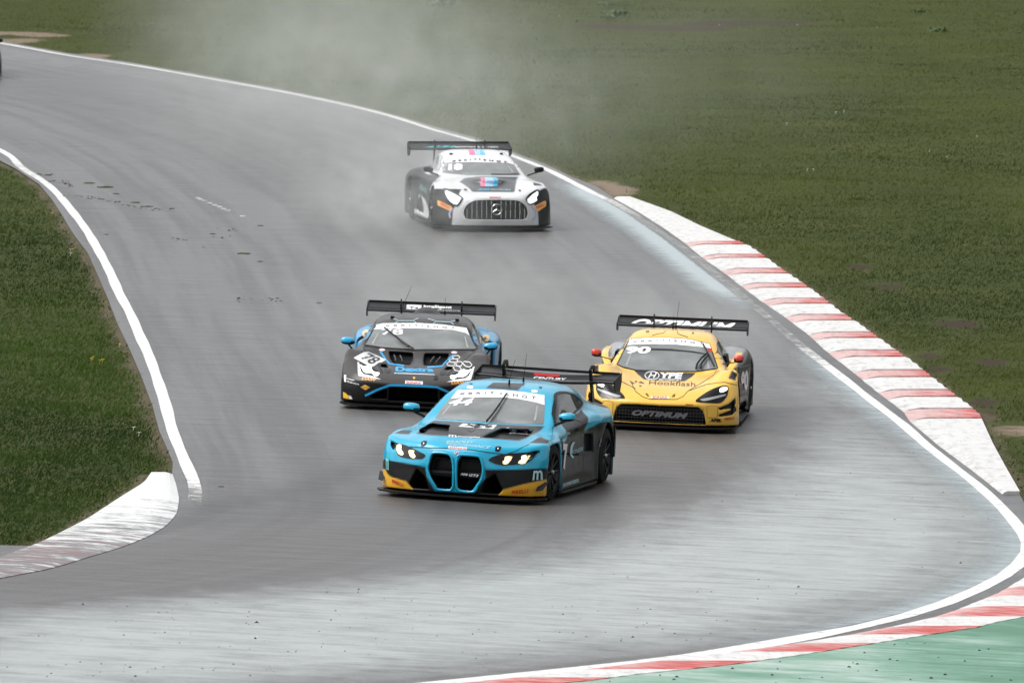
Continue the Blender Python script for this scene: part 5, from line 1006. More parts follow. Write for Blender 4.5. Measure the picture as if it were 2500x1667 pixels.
K_WHITE = kerb_paint('kerb_white', (.72, .72, .70), False); K_RED = kerb_paint('kerb_red', (.50, .028, .018), True)
def make_kerb(label, blocks, rise, saw=True):
    root = bpy.data.objects.new('kerb', None); COL.objects.link(root); x0, y0 = blocks[0][1][0][0]
    root.location = (0, 0, 0); tag(root, label, 'kerb', 'painted kerbs at the edge of the track')
    for c, rows in blocks:
        V = []; n = len(rows) - 1; m_ = 8
        # rows run towards the camera: the sawtooth climbs, then drops at the far end of each tooth
        long = abs(rows[0][0][1] - rows[-1][0][1]) > 5.5
        for i, (l, r) in enumerate(rows):
            for k in range(m_ + 1):
                t = k / m_; x = l[0] + (r[0] - l[0]) * t; y = l[1] + (r[1] - l[1]) * t
                prof = min(1, t * 5) * rise
                tooth = 0 if long else .020 * min(1, t * 5) * ((i % 3) / 2 if saw else (i % 2) * .3)
                V.append((x, y, float(ground_z(x, y)) + .006 + prof + tooth))
        F = [(i * (m_ + 1) + k, i * (m_ + 1) + k + 1, (i + 1) * (m_ + 1) + k + 1, (i + 1) * (m_ + 1) + k) for i in range(n) for k in range(m_)]
        nb = len(V); ring_ = [i for i in range(m_ + 1)] + [i * (m_ + 1) + m_ for i in range(1, n + 1)] + [n * (m_ + 1) + k for k in range(m_ - 1, -1, -1)] + [i * (m_ + 1) for i in range(n - 1, 0, -1)]
        for i in ring_: V.append((V[i][0], V[i][1], V[i][2] - .16 - rise))
        L = len(ring_); F += [(ring_[i], ring_[(i + 1) % L], nb + (i + 1) % L, nb + i) for i in range(L)]
        o = mesh_obj('kerb_block', V, F, K_RED if c == 'r' else K_WHITE, root)
        bm = bmesh.new(); bm.from_mesh(o.data); bmesh.ops.recalc_face_normals(bm, faces=bm.faces); bm.to_mesh(o.data); bm.free()
        set_attr(o.data, 'across', [min(1, (k % (m_ + 1)) / m_ + (0 if saw else .45)) for k in range((m_ + 1) * (n + 1))] + [0.5] * L)
    return root
make_kerb('long red and white striped kerb on the outside of the bend beside the grass', KERB_EXIT, .035)
make_kerb('red and white kerb bordering the green painted run-off in the bottom corner', KERB_CORNER, .03, saw=False)
# inner apex kerb: one poured slab, worn white, with faded red at its near end
def resample(P, n):
    P = np.array(P, float); s = np.concatenate([[0], np.cumsum(np.linalg.norm(np.diff(P, axis=0), axis=1))]); t = np.linspace(0, s[-1], n)
    return np.stack([np.interp(t, s, P[:, 0]), np.interp(t, s, P[:, 1])], 1)
ro, ri = resample(IKERB_OUT, 25), resample(IKERB_IN, 25)
rows = [(tuple(a), tuple(b_)) for a, b_ in zip(ro, ri)]
m, nt, b = node_mat('kerb_worn'); c = coord(nt); n2 = noise(nt, c, 3.2, 9, .75); n3 = noise(nt, c, 30, 6, .8)
mp = nt.nodes.new('ShaderNodeMapping'); mp.inputs['Scale'].default_value = (.9, 6.5, 1); mp.inputs['Rotation'].default_value = (0, 0, .35); nt.links.new(c, mp.inputs[0]); n4 = noise(nt, mp.outputs[0], 1, 8, .75)
wv = math_(nt, 'ADD', math_(nt, 'ADD', math_(nt, 'MULTIPLY', math_(nt, 'SUBTRACT', n4, .5), 1.1), math_(nt, 'MULTIPLY', n2, .9)), math_(nt, 'MULTIPLY', attr(nt, 'wear'), .30))
base = mixc(nt, ramp(nt, wv, [(.56, 0.0), (.72, .95)]), mixc(nt, n3, (.62, .63, .62), (.80, .80, .78)), mixc(nt, n3, (.05, .05, .05), (.18, .19, .19)))
redm = math_(nt, 'MULTIPLY', ramp(nt, attr(nt, 'wear'), [(.62, 0.0), (.72, 1.0)]), ramp(nt, n4, [(.50, 0.0), (.60, .75)])); base = mixc(nt, redm, base, (.22, .04, .045))
nt.links.new(base, b.inputs['Base Color']); b.inputs['Roughness'].default_value = .35; bump(nt, b, n4, .6, .02); K_WORN = m
kr = bpy.data.objects.new('kerb', None); COL.objects.link(kr); tag(kr, 'short worn white kerb at the inside apex below the grass island', 'kerb', 'painted kerbs at the edge of the track')
K_DRED = principled('kerb_faded_red', (.08, .05, .048), .4, var=.7, bscale=9)
for a, b_, mat in ((0, 7, K_WORN), (7, 13, K_WORN), (13, 18, K_WORN), (18, 24, K_WORN)):
    V = []; m_ = 6; rr = rows[a:b_ + 1]
    for l, r in rr:
        for k in range(m_ + 1):
            t = k / m_; x = l[0] + (r[0] - l[0]) * t; y = l[1] + (r[1] - l[1]) * t; V.append((x, y, float(ground_z(x, y)) + .008 + min(1, t * 4) * .028))
    n = len(rr) - 1; F = [(i * (m_ + 1) + k, i * (m_ + 1) + k + 1, (i + 1) * (m_ + 1) + k + 1, (i + 1) * (m_ + 1) + k) for i in range(n) for k in range(m_)]
    nb = len(V); rg_ = [i for i in range(m_ + 1)] + [i * (m_ + 1) + m_ for i in range(1, n + 1)] + [n * (m_ + 1) + k for k in range(m_ - 1, -1, -1)] + [i * (m_ + 1) for i in range(n - 1, 0, -1)]
    for i in rg_: V.append((V[i][0], V[i][1], V[i][2] - .2))
    L = len(rg_); F += [(rg_[i], rg_[(i + 1) % L], nb + (i + 1) % L, nb + i) for i in range(L)]
    o = mesh_obj('kerb_block', V, F, mat, kr); bm = bmesh.new(); bm.from_mesh(o.data); bmesh.ops.recalc_face_normals(bm, faces=bm.faces); bm.to_mesh(o.data); bm.free()
    set_attr(o.data, 'wear', [np.clip((i // (m_ + 1) + a) / 14 - .45 + .25 * (1 - (i % (m_ + 1)) / m_), -.6, 1) for i in range((m_ + 1) * (n + 1))] + [.5] * L)
    set_attr(o.data, 'across', [.1] * len(V))
# --- green painted run-off
m, nt, b = node_mat('green_runoff'); c = coord(nt); n1 = noise(nt, c, .8, 6); n2 = noise(nt, c, 5, 8, .75); n3 = noise(nt, c, 40, 5, .8)
sx = nt.nodes.new('ShaderNodeSeparateXYZ'); nt.links.new(c, sx.inputs[0]); mpd = nt.nodes.new('ShaderNodeMapping'); mpd.inputs['Scale'].default_value = (1.0, 4.5, 1); nt.links.new(c, mpd.inputs[0]); n5 = noise(nt, mpd.outputs[0], 1, 8, .75)
w = math_(nt, 'ADD', math_(nt, 'MULTIPLY', n1, .45), math_(nt, 'MULTIPLY', n5, .55)); w = math_(nt, 'SUBTRACT', w, math_(nt, 'MULTIPLY', math_(nt, 'MAXIMUM', math_(nt, 'SUBTRACT', sx.outputs[0], 3.2), 0.0), .055))
base = ramp(nt, w, [(.34, (.035, .17, .085)), (.45, (.12, .28, .19)), (.56, (.33, .44, .38)), (.70, (.52, .59, .56))])
base = mixc(nt, ramp(nt, n3, [(.58, 0.0), (.78, .7)]), base, (.10, .14, .12))
nt.links.new(base, b.inputs['Base Color']); b.inputs['Roughness'].default_value = .4; bump(nt, b, n3, .4, .01)
sheet('painted_runoff', [tuple(p) for p in GREEN], .033, m, 1.0, label='pale green painted concrete run-off beyond the corner kerb')

# --- turf: blades standing on the ground sheet, one mass
def grass_mass(n, seed):
    r = np.random.default_rng(seed); K = []; tot = 0
    v = r.random((n * 3, 2)); u = v[:, 0]
    D = 1 / (1 / 101. + (1 / 300. - 1 / 101.) * v[:, 1]); D = D + r.normal(0, .3, len(D))
    X = (u - .5) * 2750 / 25400. * D
    inside = np.minimum(sdpoly(OUT_POLY, X, D), sdpoly(ISL_POLY, X, D)) < -.02
    X, D = X[inside][:n], D[inside][:n]; return X, D
X, D = grass_mass(260000, 5); n = len(X)
de = -np.minimum(sdpoly(OUT_POLY, X, D), sdpoly(ISL_POLY, X, D))
dm = np.zeros(n)
for (px, py, w, l) in DIRT: dm = np.maximum(dm, np.exp(-(((X - px) / w)**2 + ((D - py) / l)**2)))
keep = (rng.random(n) > np.clip(dm * 1.5 + smooth_noise(X, D, .5, 9) * .8, 0, .97)) & (rng.random(n) < np.clip((de + .04 - .14 * rng.random(n)) * 4, 0, 1))
X, D, de = X[keep], D[keep], de[keep]; n = len(X)
rel = smooth_noise(X, D, 2.3, 1) * .05 + smooth_noise(X, D, .9, 2) * .03 + smooth_noise(X, D, 9, 3) * .12
zb = ground_z(X, D) - .026 + np.clip(de / 1.2, 0, 1) * (.035 + rel * np.clip(de / 3, 0, 1))
clump = smooth_noise(X, D, 1.4, 11) + smooth_noise(X, D, .5, 12) * .8
hgt = (.022 + .028 * rng.random(n) + .045 * np.clip(clump, 0, 1)) * np.where(rng.random(n) < .01, 2.0, 1)
ang = rng.random(n) * np.pi; wd = .005 + .009 * rng.random(n); lean = rng.normal(0, .035, (n, 2)) + np.array([.02, .03])
bx, by = np.cos(ang) * wd, np.sin(ang) * wd
V = np.empty((n, 3, 3)); V[:, 0] = np.stack([X - bx, D - by, zb], 1); V[:, 1] = np.stack([X + bx, D + by, zb], 1); V[:, 2] = np.stack([X + lean[:, 0], D + lean[:, 1], zb + hgt], 1)
me = bpy.data.meshes.new('grass'); me.vertices.add(3 * n); me.vertices.foreach_set('co', V.astype(np.float32).ravel()); me.loops.add(3 * n); me.loops.foreach_set('vertex_index', np.arange(3 * n, dtype=np.int32))
me.polygons.add(n); me.polygons.foreach_set('loop_start', np.arange(0, 3 * n, 3, dtype=np.int32)); me.update(calc_edges=True)
big = smooth_noise(X, D * .35, 3.5, 21) + .6 * smooth_noise(X, D * .3, 1.3, 22); tone = np.clip(.42 + clump * .30 + big * 1.15 + rng.normal(0, .07, n), 0, 1); ca = me.color_attributes.new('Blade', 'FLOAT_COLOR', 'POINT')
isl = sdpoly(ISL_POLY, X, D) < 0
g0, g1 = np.array([.032, .050, .008]), np.array([.092, .118, .022]); cc = g0 + (g1 - g0) * tone[:, None]; cc = np.where(isl[:, None], cc * np.array([.46, .70, .34]), cc)
dry = (rng.random(n) < .008 + .25 * np.clip(1 - de / .5, 0, 1))[:, None]; cc = np.where(dry, np.array([.14, .12, .06]), cc)
ca.data.foreach_set('color', np.repeat(np.concatenate([cc, np.ones((n, 1))], 1), 3, 0).astype(np.float32).ravel())
m, nt, b = node_mat('grass_blades'); vc = nt.nodes.new('ShaderNodeVertexColor'); vc.layer_name = 'Blade'; nt.links.new(vc.outputs[0], b.inputs['Base Color'])
b.inputs['Roughness'].default_value = .8; b.inputs['Specular IOR Level'].default_value = .2; me.materials.append(m)
tr = nt.nodes.new('ShaderNodeBsdfTranslucent'); nt.links.new(vc.outputs[0], tr.inputs[0]); ms = nt.nodes.new('ShaderNodeMixShader'); ms.inputs[0].default_value = .45; nt.links.new(b.outputs[0], ms.inputs[1]); nt.links.new(tr.outputs[0], ms.inputs[2]); nt.links.new(ms.outputs[0], nt.nodes['Material Output'].inputs[0])
go = bpy.data.objects.new('grass', me); COL.objects.link(go); tag(go, 'short rough turf covering the field and the island', 'grass', kind='stuff')
# ------------------------------------------------------------------ race cars
CARBON = principled('carbon', (.007, .007, .0075), .42, spec=.18, coat=.12, bump=.1, bscale=90)
CARBON_M = principled('carbon_matt', (.009, .009, .0095), .6, spec=.18)
CARBON_W = principled('wing_carbon', (.022, .022, .023), .32, spec=.18, coat=.5, var=.25, bscale=6)
RUBBER = principled('rubber', (.011, .011, .0115), .75, spec=.18, bump=.2, bscale=40, var=.3)
RIM = principled('rim_black', (.02, .02, .022), .35, metal=.6)
BRAKE = principled('brake_disc', (.14, .14, .14), .35, metal=.9)
STEEL = principled('steel', (.5, .5, .5), .3, metal=1.0)
CHROME = principled('chrome', (.75, .75, .76), .12, metal=1.0)
WHITE = principled('vinyl_white', (.80, .80, .80), .35, coat=.3)
BLACKV = principled('vinyl_black', (.009, .009, .010), .3, spec=.18, coat=.2)
LENS = principled('lamp_housing', (.006, .006, .007), .12, coat=.35, spec=.2)
RED_V = principled('vinyl_red', (.50, .012, .02), .35)
ORANGE_V = principled('vinyl_orange', (.80, .36, .08), .35)
YEL_V = principled('vinyl_yellow', (.82, .46, .03), .35)
GREY_V = principled('vinyl_grey', (.16, .16, .165), .4)
PALE_V = principled('vinyl_pale', (.45, .66, .72), .4)
TEAL_V = principled('vinyl_teal', (.20, .52, .52), .4)
CYAN_V = principled('vinyl_cyan', (.01, .36, .72), .35, coat=.3)
PINK_V = principled('vinyl_pink', (.72, .12, .26), .35, coat=.3)
LBLUE_V = principled('vinyl_light_blue', (.33, .56, .78), .35, coat=.3)
CYANL_V = principled('vinyl_bright_blue', (.05, .46, .70), .35, coat=.3)
NAVY_V = principled('vinyl_navy', (.02, .06, .25), .35)
CREAM_V = principled('vinyl_cream', (.72, .50, .28), .4)
LED_W = principled('led_warm', (1, .8, .5), .3, emis=(1, .56, .16), estr=.62)
LED_C = principled('led_cool', (1, 1, 1), .3, emis=(.95, .97, 1.0), estr=2.2)
LBAR = principled('lamp_bar', (.30, .31, .30), .25, coat=.5)
def glass_mat(name, base, var, rough=.06):
    m, nt, b = node_mat(name); c = coord(nt); n1 = noise(nt, c, 2.2, 4, .55); n2 = noise(nt, c, 50, 4, .8)
    col = mixc(nt, ramp(nt, n1, [(.35, 0.0), (.65, 1.0)]), base, var)  # uneven grey in the base colour stands in for reflected sky and trees
    nt.links.new(mixc(nt, ramp(nt, n2, [(.55, 0.0), (.8, .35)]), col, (.20, .21, .21)), b.inputs['Base Color'])
    b.inputs['Roughness'].default_value = .6; b.inputs['Specular IOR Level'].default_value = .15; b.inputs['Coat Weight'].default_value = .8; b.inputs['Coat Roughness'].default_value = rough; return m
SCREEN = glass_mat('windscreen_glass', (.14, .15, .15), (.23, .245, .24))
SIDEG = glass_mat('side_glass', (.006, .007, .008), (.03, .035, .038), .03)

STREAK = principled('streak_grey', (.30, .31, .31), .5)  # flat grey strips on the glass, painting in a reflection and cage streak
def car_root(name, pose, label, cat='race car'):
    x, y, psi = pose; r = bpy.data.objects.new(name, None); COL.objects.link(r); r.empty_display_size = .5
    k = float(bank(y)); p = math.radians(psi)
    nrm = Vector((math.sin(k), 0, math.cos(k))); fy = Vector((math.sin(p), math.cos(p), 0)); fy.z = -math.tan(k) * fy.x; fy.normalize(); fx = fy.cross(nrm)
    M = Matrix((fx, fy, nrm)).transposed().to_4x4(); M.translation = Vector((x, y, float(ground_z(x, y)) + .006)); r.matrix_world = M
    tag(r, label, cat, 'race cars rounding the bend'); return r

def wheel(root, yc, side, steer=0.0, track=.985, R=.343, w=.29):
    xo = 0
    prof = [(-w / 2, R * .66), (-w / 2 + .012, R * .80), (-w / 2 + .018, R * .93), (-w / 2 + .05, R * .99), (-w * .2, R), (w * .2, R), (w / 2 - .05, R * .99), (w / 2 - .018, R * .93), (w / 2 - .012, R * .80), (w / 2, R * .66)]
    rim = MB(); s = side
    rp = [(s * (w / 2 - .005), R * .67), (s * (w / 2 - .02), R * .645), (s * (w / 2 - .06), R * .60), (s * -w * .3, R * .58), (s * -w * .5, R * .66)]
    rim.lathe_x(rp, (0, 0, 0), 40)
    for k in range(10):
        t = 2 * math.pi * k / 10; d = Vector((0, math.cos(t), math.sin(t)))
        rim.tube([Vector((s * (w / 2 - .05), 0, 0)) + d * .05, Vector((s * (w / 2 - .035), 0, 0)) + d * R * .35, Vector((s * (w / 2 - .02), 0, 0)) + d * R * .64], [.022, .015, .013], 6)
    rim.lathe_x([(s * (w / 2 - .02), .001), (s * (w / 2 - .02), .035), (s * (w / 2 - .07), .06)], (0, 0, 0), 16)
    o = rim.build('wheel', RIM, root, True); o.location = (side * (track - w / 2), yc, R); o.rotation_euler = (0, 0, steer)
    t = MB(); t.lathe_x(prof, (0, 0, 0), 56); t.build('tyre', RUBBER, o, True)
    d = MB(); d.lathe_x([(s * .02, .06), (s * .02, .19), (s * .05, .19), (s * .05, .06)], (0, 0, 0), 32); d.build('brake_disc', BRAKE, o)
    n = MB(); n.lathe_x([(s * (w / 2 + .0), .0005), (s * (w / 2 + .0), .022), (s * (w / 2 - .03), .028)], (0, 0, 0), 12); n.build('wheel_nut', STEEL, o)
    return o

def splitter(root, pts, z0=.045, th=.022, mat=None):
    P = [(x, y) for x, y in pts] + [(-x, y) for x, y in pts[::-1] if x > 0]
    m = MB(); m.prism(P, z0, z0 + th, 'z'); return m.build('front_splitter', mat or CARBON, root, bevel=.004)

def aerofoil(ch, th=.035, n=9, camber=.05):
    up = []; dn = []
    for i in range(n):
        t = i / (n - 1); y = t * ch; c = -camber * math.sin(math.pi * t) * (1 - .2 * t); h = th * math.sqrt(max(t, 0)) * (1 - t) * 1.6
        up.append((y, c + h)); dn.append((y, c - h))
    return up + dn[::-1][1:-1]
def rear_wing(root, half, y0, z0, ch=.30, pitch=11, plate=(.26, -.20, .05), mounts=(.42,), swan=True, mat=None, sweep=0, drop=.03, plate_mat=None):
    m = MB(); a = math.radians(pitch); secs = []
    prof = aerofoil(ch)
    for i in range(17):
        x = -half + 2 * half * i / 16; q = (abs(x) / half)
        dz = drop * max(0, 1 - (1.25 * q)**2) * -1
        secs.append([(x, y0 + yy * math.cos(a) - zz * math.sin(a), z0 + dz + yy * math.sin(a) + zz * math.cos(a)) for yy, zz in prof])
    m.loft(secs); o = m.build('rear_wing', mat or CARBON_W, root, True)
    g = MB(); zt = z0 + ch * math.sin(a); yt = y0 + ch * math.cos(a)
    g.box((0, yt + .004, zt + .012), (half * 2 - .02, .006, .035)); g.build('gurney_flap', CARBON, o)
    for s in (-1, 1):
        e = MB(); e.prism([(y0 - .04, z0 + .02), (y0 + .02, z0 + plate[2]), (yt + .03, zt + plate[2]), (yt + .05, zt + plate[1] * .6), (yt - .02, z0 + plate[1]), (y0 + .06, z0 + plate[1] * .9), (y0 - .03, z0 - .07)], s * half - .006, s * half + .006, 'x')
        e.build('end_plate', plate_mat or CARBON, o, bevel=.002)
    for mx in mounts:
        for s in (-1, 1):
            t = MB()
            if swan: 
                t.prism([(y0 + .30, .80), (y0 + .42, .80), (y0 + .20, z0 + .02), (y0 + .12, z0 + .10), (y0 + .14, z0 + .13), (y0 + .22, z0 + .135), (y0 + .27, z0 + .10), (y0 + .24, z0 + .075), (y0 + .28, z0 + .07), (y0 + .32, z0 + .11), (y0 + .28, z0 + .175), (y0 + .14, z0 + .18), (y0 + .04, z0 + .13), (y0 + .07, z0 + .05)][::-1], s * mx - .011, s * mx + .011, 'x')
            else:
                t.prism([(y0 + .16, .80), (y0 + .30, .80), (y0 + .20, z0 + .02), (y0 + .16, z0 + .13), (y0 + .10, z0 + .15), (y0 + .05, z0 + .08), (y0 + .08, z0 - .02)], s * mx - .008, s * mx + .008, 'x')
            t.build('wing_mount', CARBON, root, bevel=.002)
    return o

def mirror_(root, s, x, y, z, size, mat_top, foot, stalk=.012):
    w, d, h = size; bm = bmesh.new(); bmesh.ops.create_uvsphere(bm, u_segments=20, v_segments=12, radius=1)
    for v in bm.verts:
        c = v.co; c.x, c.y, c.z = [math.copysign(abs(q)**.72, q) for q in c]
        c.x *= w / 2; c.y *= d / 2; c.z *= h / 2
        if c.y > 0: c.y *= .55
        c.z += .10 * h * (c.x / w) * s
    me = bpy.data.meshes.new('mirror'); bm.to_mesh(me); bm.free(); me.shade_smooth(); me.materials.append(mat_top); me.materials.append(CARBON)
    for p in me.polygons:
        if p.center.z < -h * .12: p.material_index = 1
    o = bpy.data.objects.new('mirror', me); COL.objects.link(o); o.parent = root; o.location = (s * x, y, z)
    t = MB(); t.tube([(0, 0, -h * .35), (foot[0] * s - x * s, (foot[1] - y) * .5, (foot[2] - z) * .75 - .02), (foot[0] * s - x * s, foot[1] - y, foot[2] - z)], stalk, 6); t.build('mirror_stalk', CARBON, o)
    g = MB(); g.box((0, d * .285, 0), (w * .8, .004, h * .7)); g.build('mirror_glass', CHROME, o)
    return o

def antenna(root, x, y, z, h, lean=(0, 0)):
    m = MB(); m.tube([(x, y, z - .02), (x, y, z + .05), (x, y, z + .055), (x + lean[0], y + lean[1], z + h)], [.014, .011, .0035, .0022], 6); return m.build('antenna', CARBON, root)

def shell_z(car, x, y):
    h = car['tree'].ray_cast(Vector((x, y, 3)), Vector((0, 0, -1)))[0]; return h.z if h else .9
def blob_lamp(car, name, poly, mat, off=.012, parent=None):
    return patch(name, car, 'V', poly, mat, off, .03, smooth=3)
def mirr(P): return [(-a, b) for a, b in P][::-1]
def wiper(car, pts, off=.025, r=.012, extra=None):
    V = []
    for a, b in pts:
        o, d = ray_for('V', a, b); h = car['tree'].ray_cast(o, d)[0]
        if h: V.append(h - d * off * .6 + Vector((0, -.3, 1)) * off)
    m = MB(); m.tube(V, r, 6)
    if extra: 
        for e in extra:
            W = []
            for a, b in e:
                o, d = ray_for('V', a, b); h = car['tree'].ray_cast(o, d)[0]
                if h: W.append(h - d * off * .6 + Vector((0, -.3, 1)) * off * 1.3)
            m.tube(W, r * 1.2, 6)
    return m.build('wiper', CARBON, car['root'])
def Q4(d): return d[:4]
def side_skirt(root, y0, y1, x=.99, z0=.05, mat=None):
    for s in (-1, 1):
        m = MB(); m.loft([[(s * (x - .10), y, z0), (s * (x + w), y, z0), (s * (x + w), y, z0 + .02), (s * (x - .10), y, z0 + .035)] for y, w in ((y0, -.03), (y0 + .15, .015), (y1 - .2, .02), (y1, -.01))]); m.build('side_skirt', mat or CARBON, root)
def tail(root, yt, zt, w=.72):
    fl = MB(); fl.box((0, (yt - 1.4) / 2 + .45, .048), (1.72, yt - .3, .03)); fl.build('floor_blocker', CARBON_M, root)  # black slab added under the car to block light and deepen its shadow
    m = MB(); m.box((0, yt - .12, .14), (w * 2, .5, .03)); 
    for i in range(-3, 4): m.box((i * w / 3.6, yt - .12, .22), (.012, .5, .16))
    m.build('rear_diffuser', CARBON, root)
    for s in (-1, 1):
        t = MB(); t.box((s * .62, yt - .075, zt - .16), (.34, .05, .045)); t.build('tail_light', principled('tail_lamp', (.35, .01, .01), .2, coat=1.0), root)

def front_y(sp, x, z):
    return table(sp['Fx'], sp['Fz'], np.array(sp['F']).T, np.array([abs(x)]), np.array([z]))[0, 0]
# ================= the leading car: turquoise and black coupe
def build_blue():
    D = D_BLUE; sp = dict(BLUE_SPEC)
    vent = [(.215, .772), (.262, .83), (.312, .89), (.59, .90), (.645, .875), (.66, .82), (.62, .777)]
    sp['carves'] = [dict(view='V', poly=mirr(D['grille_right']), depth=.17), dict(view='V', poly=[(.365, .262), (.475, .352), (.565, .165), (.525, .118), (.31, .117)], depth=.22),
                    dict(view='V', poly=vent, depth=.055, yr=(-.7, .5)), dict(view='V', poly=[(.91, .655), (.84, .64), (.80, .60), (.82, .55), (.87, .59)], depth=.05),
                    dict(view='S', poly=[(1.86, .66), (2.19, .65), (2.28, .43), (1.90, .46)], depth=.06, xr=(.6, 1.2)),
                    dict(view='V', poly=[(-.05, .885), (.06, .905), (.12, .93), (-.06, .93)], depth=.03, yr=(-.6, .6))]
    B = build_body(sp, .015)
    blue = (.004, .36, .55); blk = (.0065, .007, .008)
    ops = [('V', D['hood'], (.035, .035, .035), dict(yr=(-.9, .75), nz=.1)),
           ('V', D['stripe'] + [], (.030, .031, .032), dict(yr=(1.25, 2.4), nz=.2)), ('V', D['fend_l'], (.03, .03, .031), dict(yr=(-.6, .6))), ('V', D['fend_r'], (.03, .03, .031), dict(yr=(-.6, .6), nz=.1)),
           ('V', D['dark'][:7] + [(-.05, .08), (-.05, .0), (-1.1, 0), (-1.1, .42)], blk, dict(yr=(-1, .0))), ('V', [(-.24, .0), (-.231, .098), (.23, .104), (.24, 0)], blk, dict(yr=(-1, 0))),
           ('V', [(.20, .0), (.23, .104), (.365, .295), (.36, .394), (.675, .416), (1.1, .47), (1.1, 0)], blk, dict(yr=(-1, 0))),
           ('V', D['panel_l'], (.014, .014, .015), dict(yr=(-1, 0))), ('V', D['panel_r'], (.011, .012, .013), dict(yr=(-1, 0))),
           ('V', [(-1.1, .34), (-.919, .314), (-.879, .267), (-.83, .234), (-.605, .191), (-.51, .095), (-.5, 0), (-1.1, 0)], (.80, .42, .02), dict(yr=(-1, -.2))),
           ('V', [(.50, 0), (.521, .10), (.571, .171), (.978, .315), (1.1, .34), (1.1, 0)], (.80, .42, .02), dict(yr=(-1, -.2))),
           ('S+', [(.55, .80), (.9, .84), (.98, .80), (1.02, .62), (.84, .60), (.70, .70), (.5, .62), (.35, 0), (4, 0), (4, .66), (3.3, .74), (2.75, .765), (1.86, .695), (1.95, .80), (2.05, .90), (1.6, .90), (1.3, .90), (1.05, .87), (.98, .80), (.9, .84)], blk, dict(nx=.25)),
           ('S+', D['S_black'][:8] + [(4, .60), (4, 0), (.36, 0), (.42, .58), (.6, .62), (.85, .64)], blk, dict(nx=.25)),
           ('S-', [(.5, .0), (.6, .62), (.9, .84), (1.7, .90), (1.95, .70), (2.75, .77), (4, .6), (4, 0)], blk, dict(nx=.25)),
           ('T', [(-.8, 3.3), (.8, 3.3), (.8, 4), (-.8, 4)], blk, dict(nz=.3)), ]
    paint_body(B, blue, ops)
    root = car_root('race_car', POSE_BLUE, 'turquoise and black race car number 44 leading the group')
    mat = paint_material('paint_turquoise', .26)
    shell_parts(B, [('front_bumper', 'Vs', [(0, 0), (1.2, 0), (1.2, .60), (.62, .625), (.36, .585), (0, .605)], dict(yr=(-1.2, -.2))),
                    ('bonnet', 'Vs', [(0, .60), (.36, .585), (.62, .62), (.70, .72), (.72, .80), (.70, .90), (.60, .95), (0, .95)], dict(yr=(-1.2, .62), nz=.1)),
                    ('roof', 'Ts', [(0, 1.28), (.60, 1.30), (.60, 2.6), (0, 2.7)], dict(zr=(1.0, 2))),
                    ('door', 'S', [(.72, .16), (.72, .80), (.9, .9), (1.2, 1.2), (2.0, 1.14), (2.15, .9), (1.93, .7), (1.95, .16)], dict(xr=(0, 2))), ('door', 'S', [(.72, .16), (.72, .80), (.9, .9), (1.2, 1.2), (2.0, 1.14), (2.15, .9), (1.93, .7), (1.95, .16)], dict(xr=(-2, 0)))], mat, root)
    car = dict(root=root, tree=bvh_of(B)); R = root
    for g, k in ((D['grille_right'], 0), (D['grille_left'], 1)):
        cx = sum(p[0] for p in g) / len(g)
        gp = smooth_poly([(cx + (a - cx) * 1.05, .335 + (b_ - .335) * 1.03) for a, b_ in g], 4); m = MB()
        m.tube([(a, float(front_y(sp, a, b_)) - .004, b_) for a, b_ in gp + gp[:1]], .015, 8, False); m.build('grille_frame', principled('trim_turquoise', blue, .25, coat=.5), R, True)
        m = MB(); x0, x1 = min(p[0] for p in g) + .012, max(p[0] for p in g) - .012
        m.loft([[(x0, -.85, .345), (x0, -.87, .32), (x0, -.86, .29), (x0, -.80, .29)], [(x1, -.85, .345), (x1, -.87, .32), (x1, -.86, .29), (x1, -.80, .29)]]); m.build('grille_bar', CARBON_M, R)
        m = MB(); m.box((cx, -.80, .485), (x1 - x0 - .03, .03, .018)); m.build('grille_bar', CARBON_M, R)
    m = MB(); m.add([(a, -.88, b - .0) for a, b in [(.06, .318), (.285, .308), (.29, .328), (.07, .34)]], [(0, 1, 2, 3)])
    Qg, Fg = glyphs('M4 GT3', bold=.02, shear=.2); V = [(a, -.874, b) for a, b in quad_map(Qg, [(.06, .305), (.27, .297), (.28, .325), (.07, .335)])]; mesh_obj('lettering', V, Fg, WHITE, R)
    splitter(R, [(.0, -.955), (.30, -.955), (.55, -.93), (.80, -.86), (.96, -.70), (1.03, -.52), (1.02, -.42), (.0, -.42)])
    side_skirt(R, .42, 2.45, .985)
    for y, tr, st in ((0, .99, math.radians(-4)), (2.857, .99, 0)):
        for s in (-1, 1): wheel(R, y, s, st, tr)
    for h, ll in (('head_l', ('led1', 'led2')), ('head_r', ('led3', 'led4'))):
        hd = patch('headlight', car, 'V', D[h], LENS, .005, .03, smooth=2)
        for k in ll:
            l_ = patch('lamp_element', car, 'V', D[k], LED_W, .010, .03, smooth=2)
            if l_ and hd: l_.parent = hd
            cx, cy = np.mean(D[k], 0); l2 = patch('lamp_element', car, 'V', [(cx + (a - cx) * .62, cy + (b_ - cy) * .66) for a, b_ in D[k]], LED_C, .014, .03, smooth=2)
            if l2 and hd: l2.parent = hd
    ws = patch('windscreen', car, 'V', D['screen'], SCREEN, .004, .05)
    patch('windscreen_banner', car, 'V', D['banner'], WHITE, .008, .05)
    DK = principled('vinyl_dark_text', (.03, .035, .05), .4)
    letters('lettering', car, 'V', '#BRIT', D['t_brit'], DK, .011, spacing=1.8); letters('lettering', car, 'V', 'ISHGT', D['t_ish'], DK, .011, spacing=1.8)
    letters('race_number', car, 'V', '44', D['t_44'], WHITE, .009, bold=.03, shear=.2)
    letters('lettering', car, 'V', 'm', D['t_m1'], PALE_V, .006, bold=.02); letters('lettering', car, 'V', 'm', D['t_m0'], TEAL_V, .006, bold=.02)
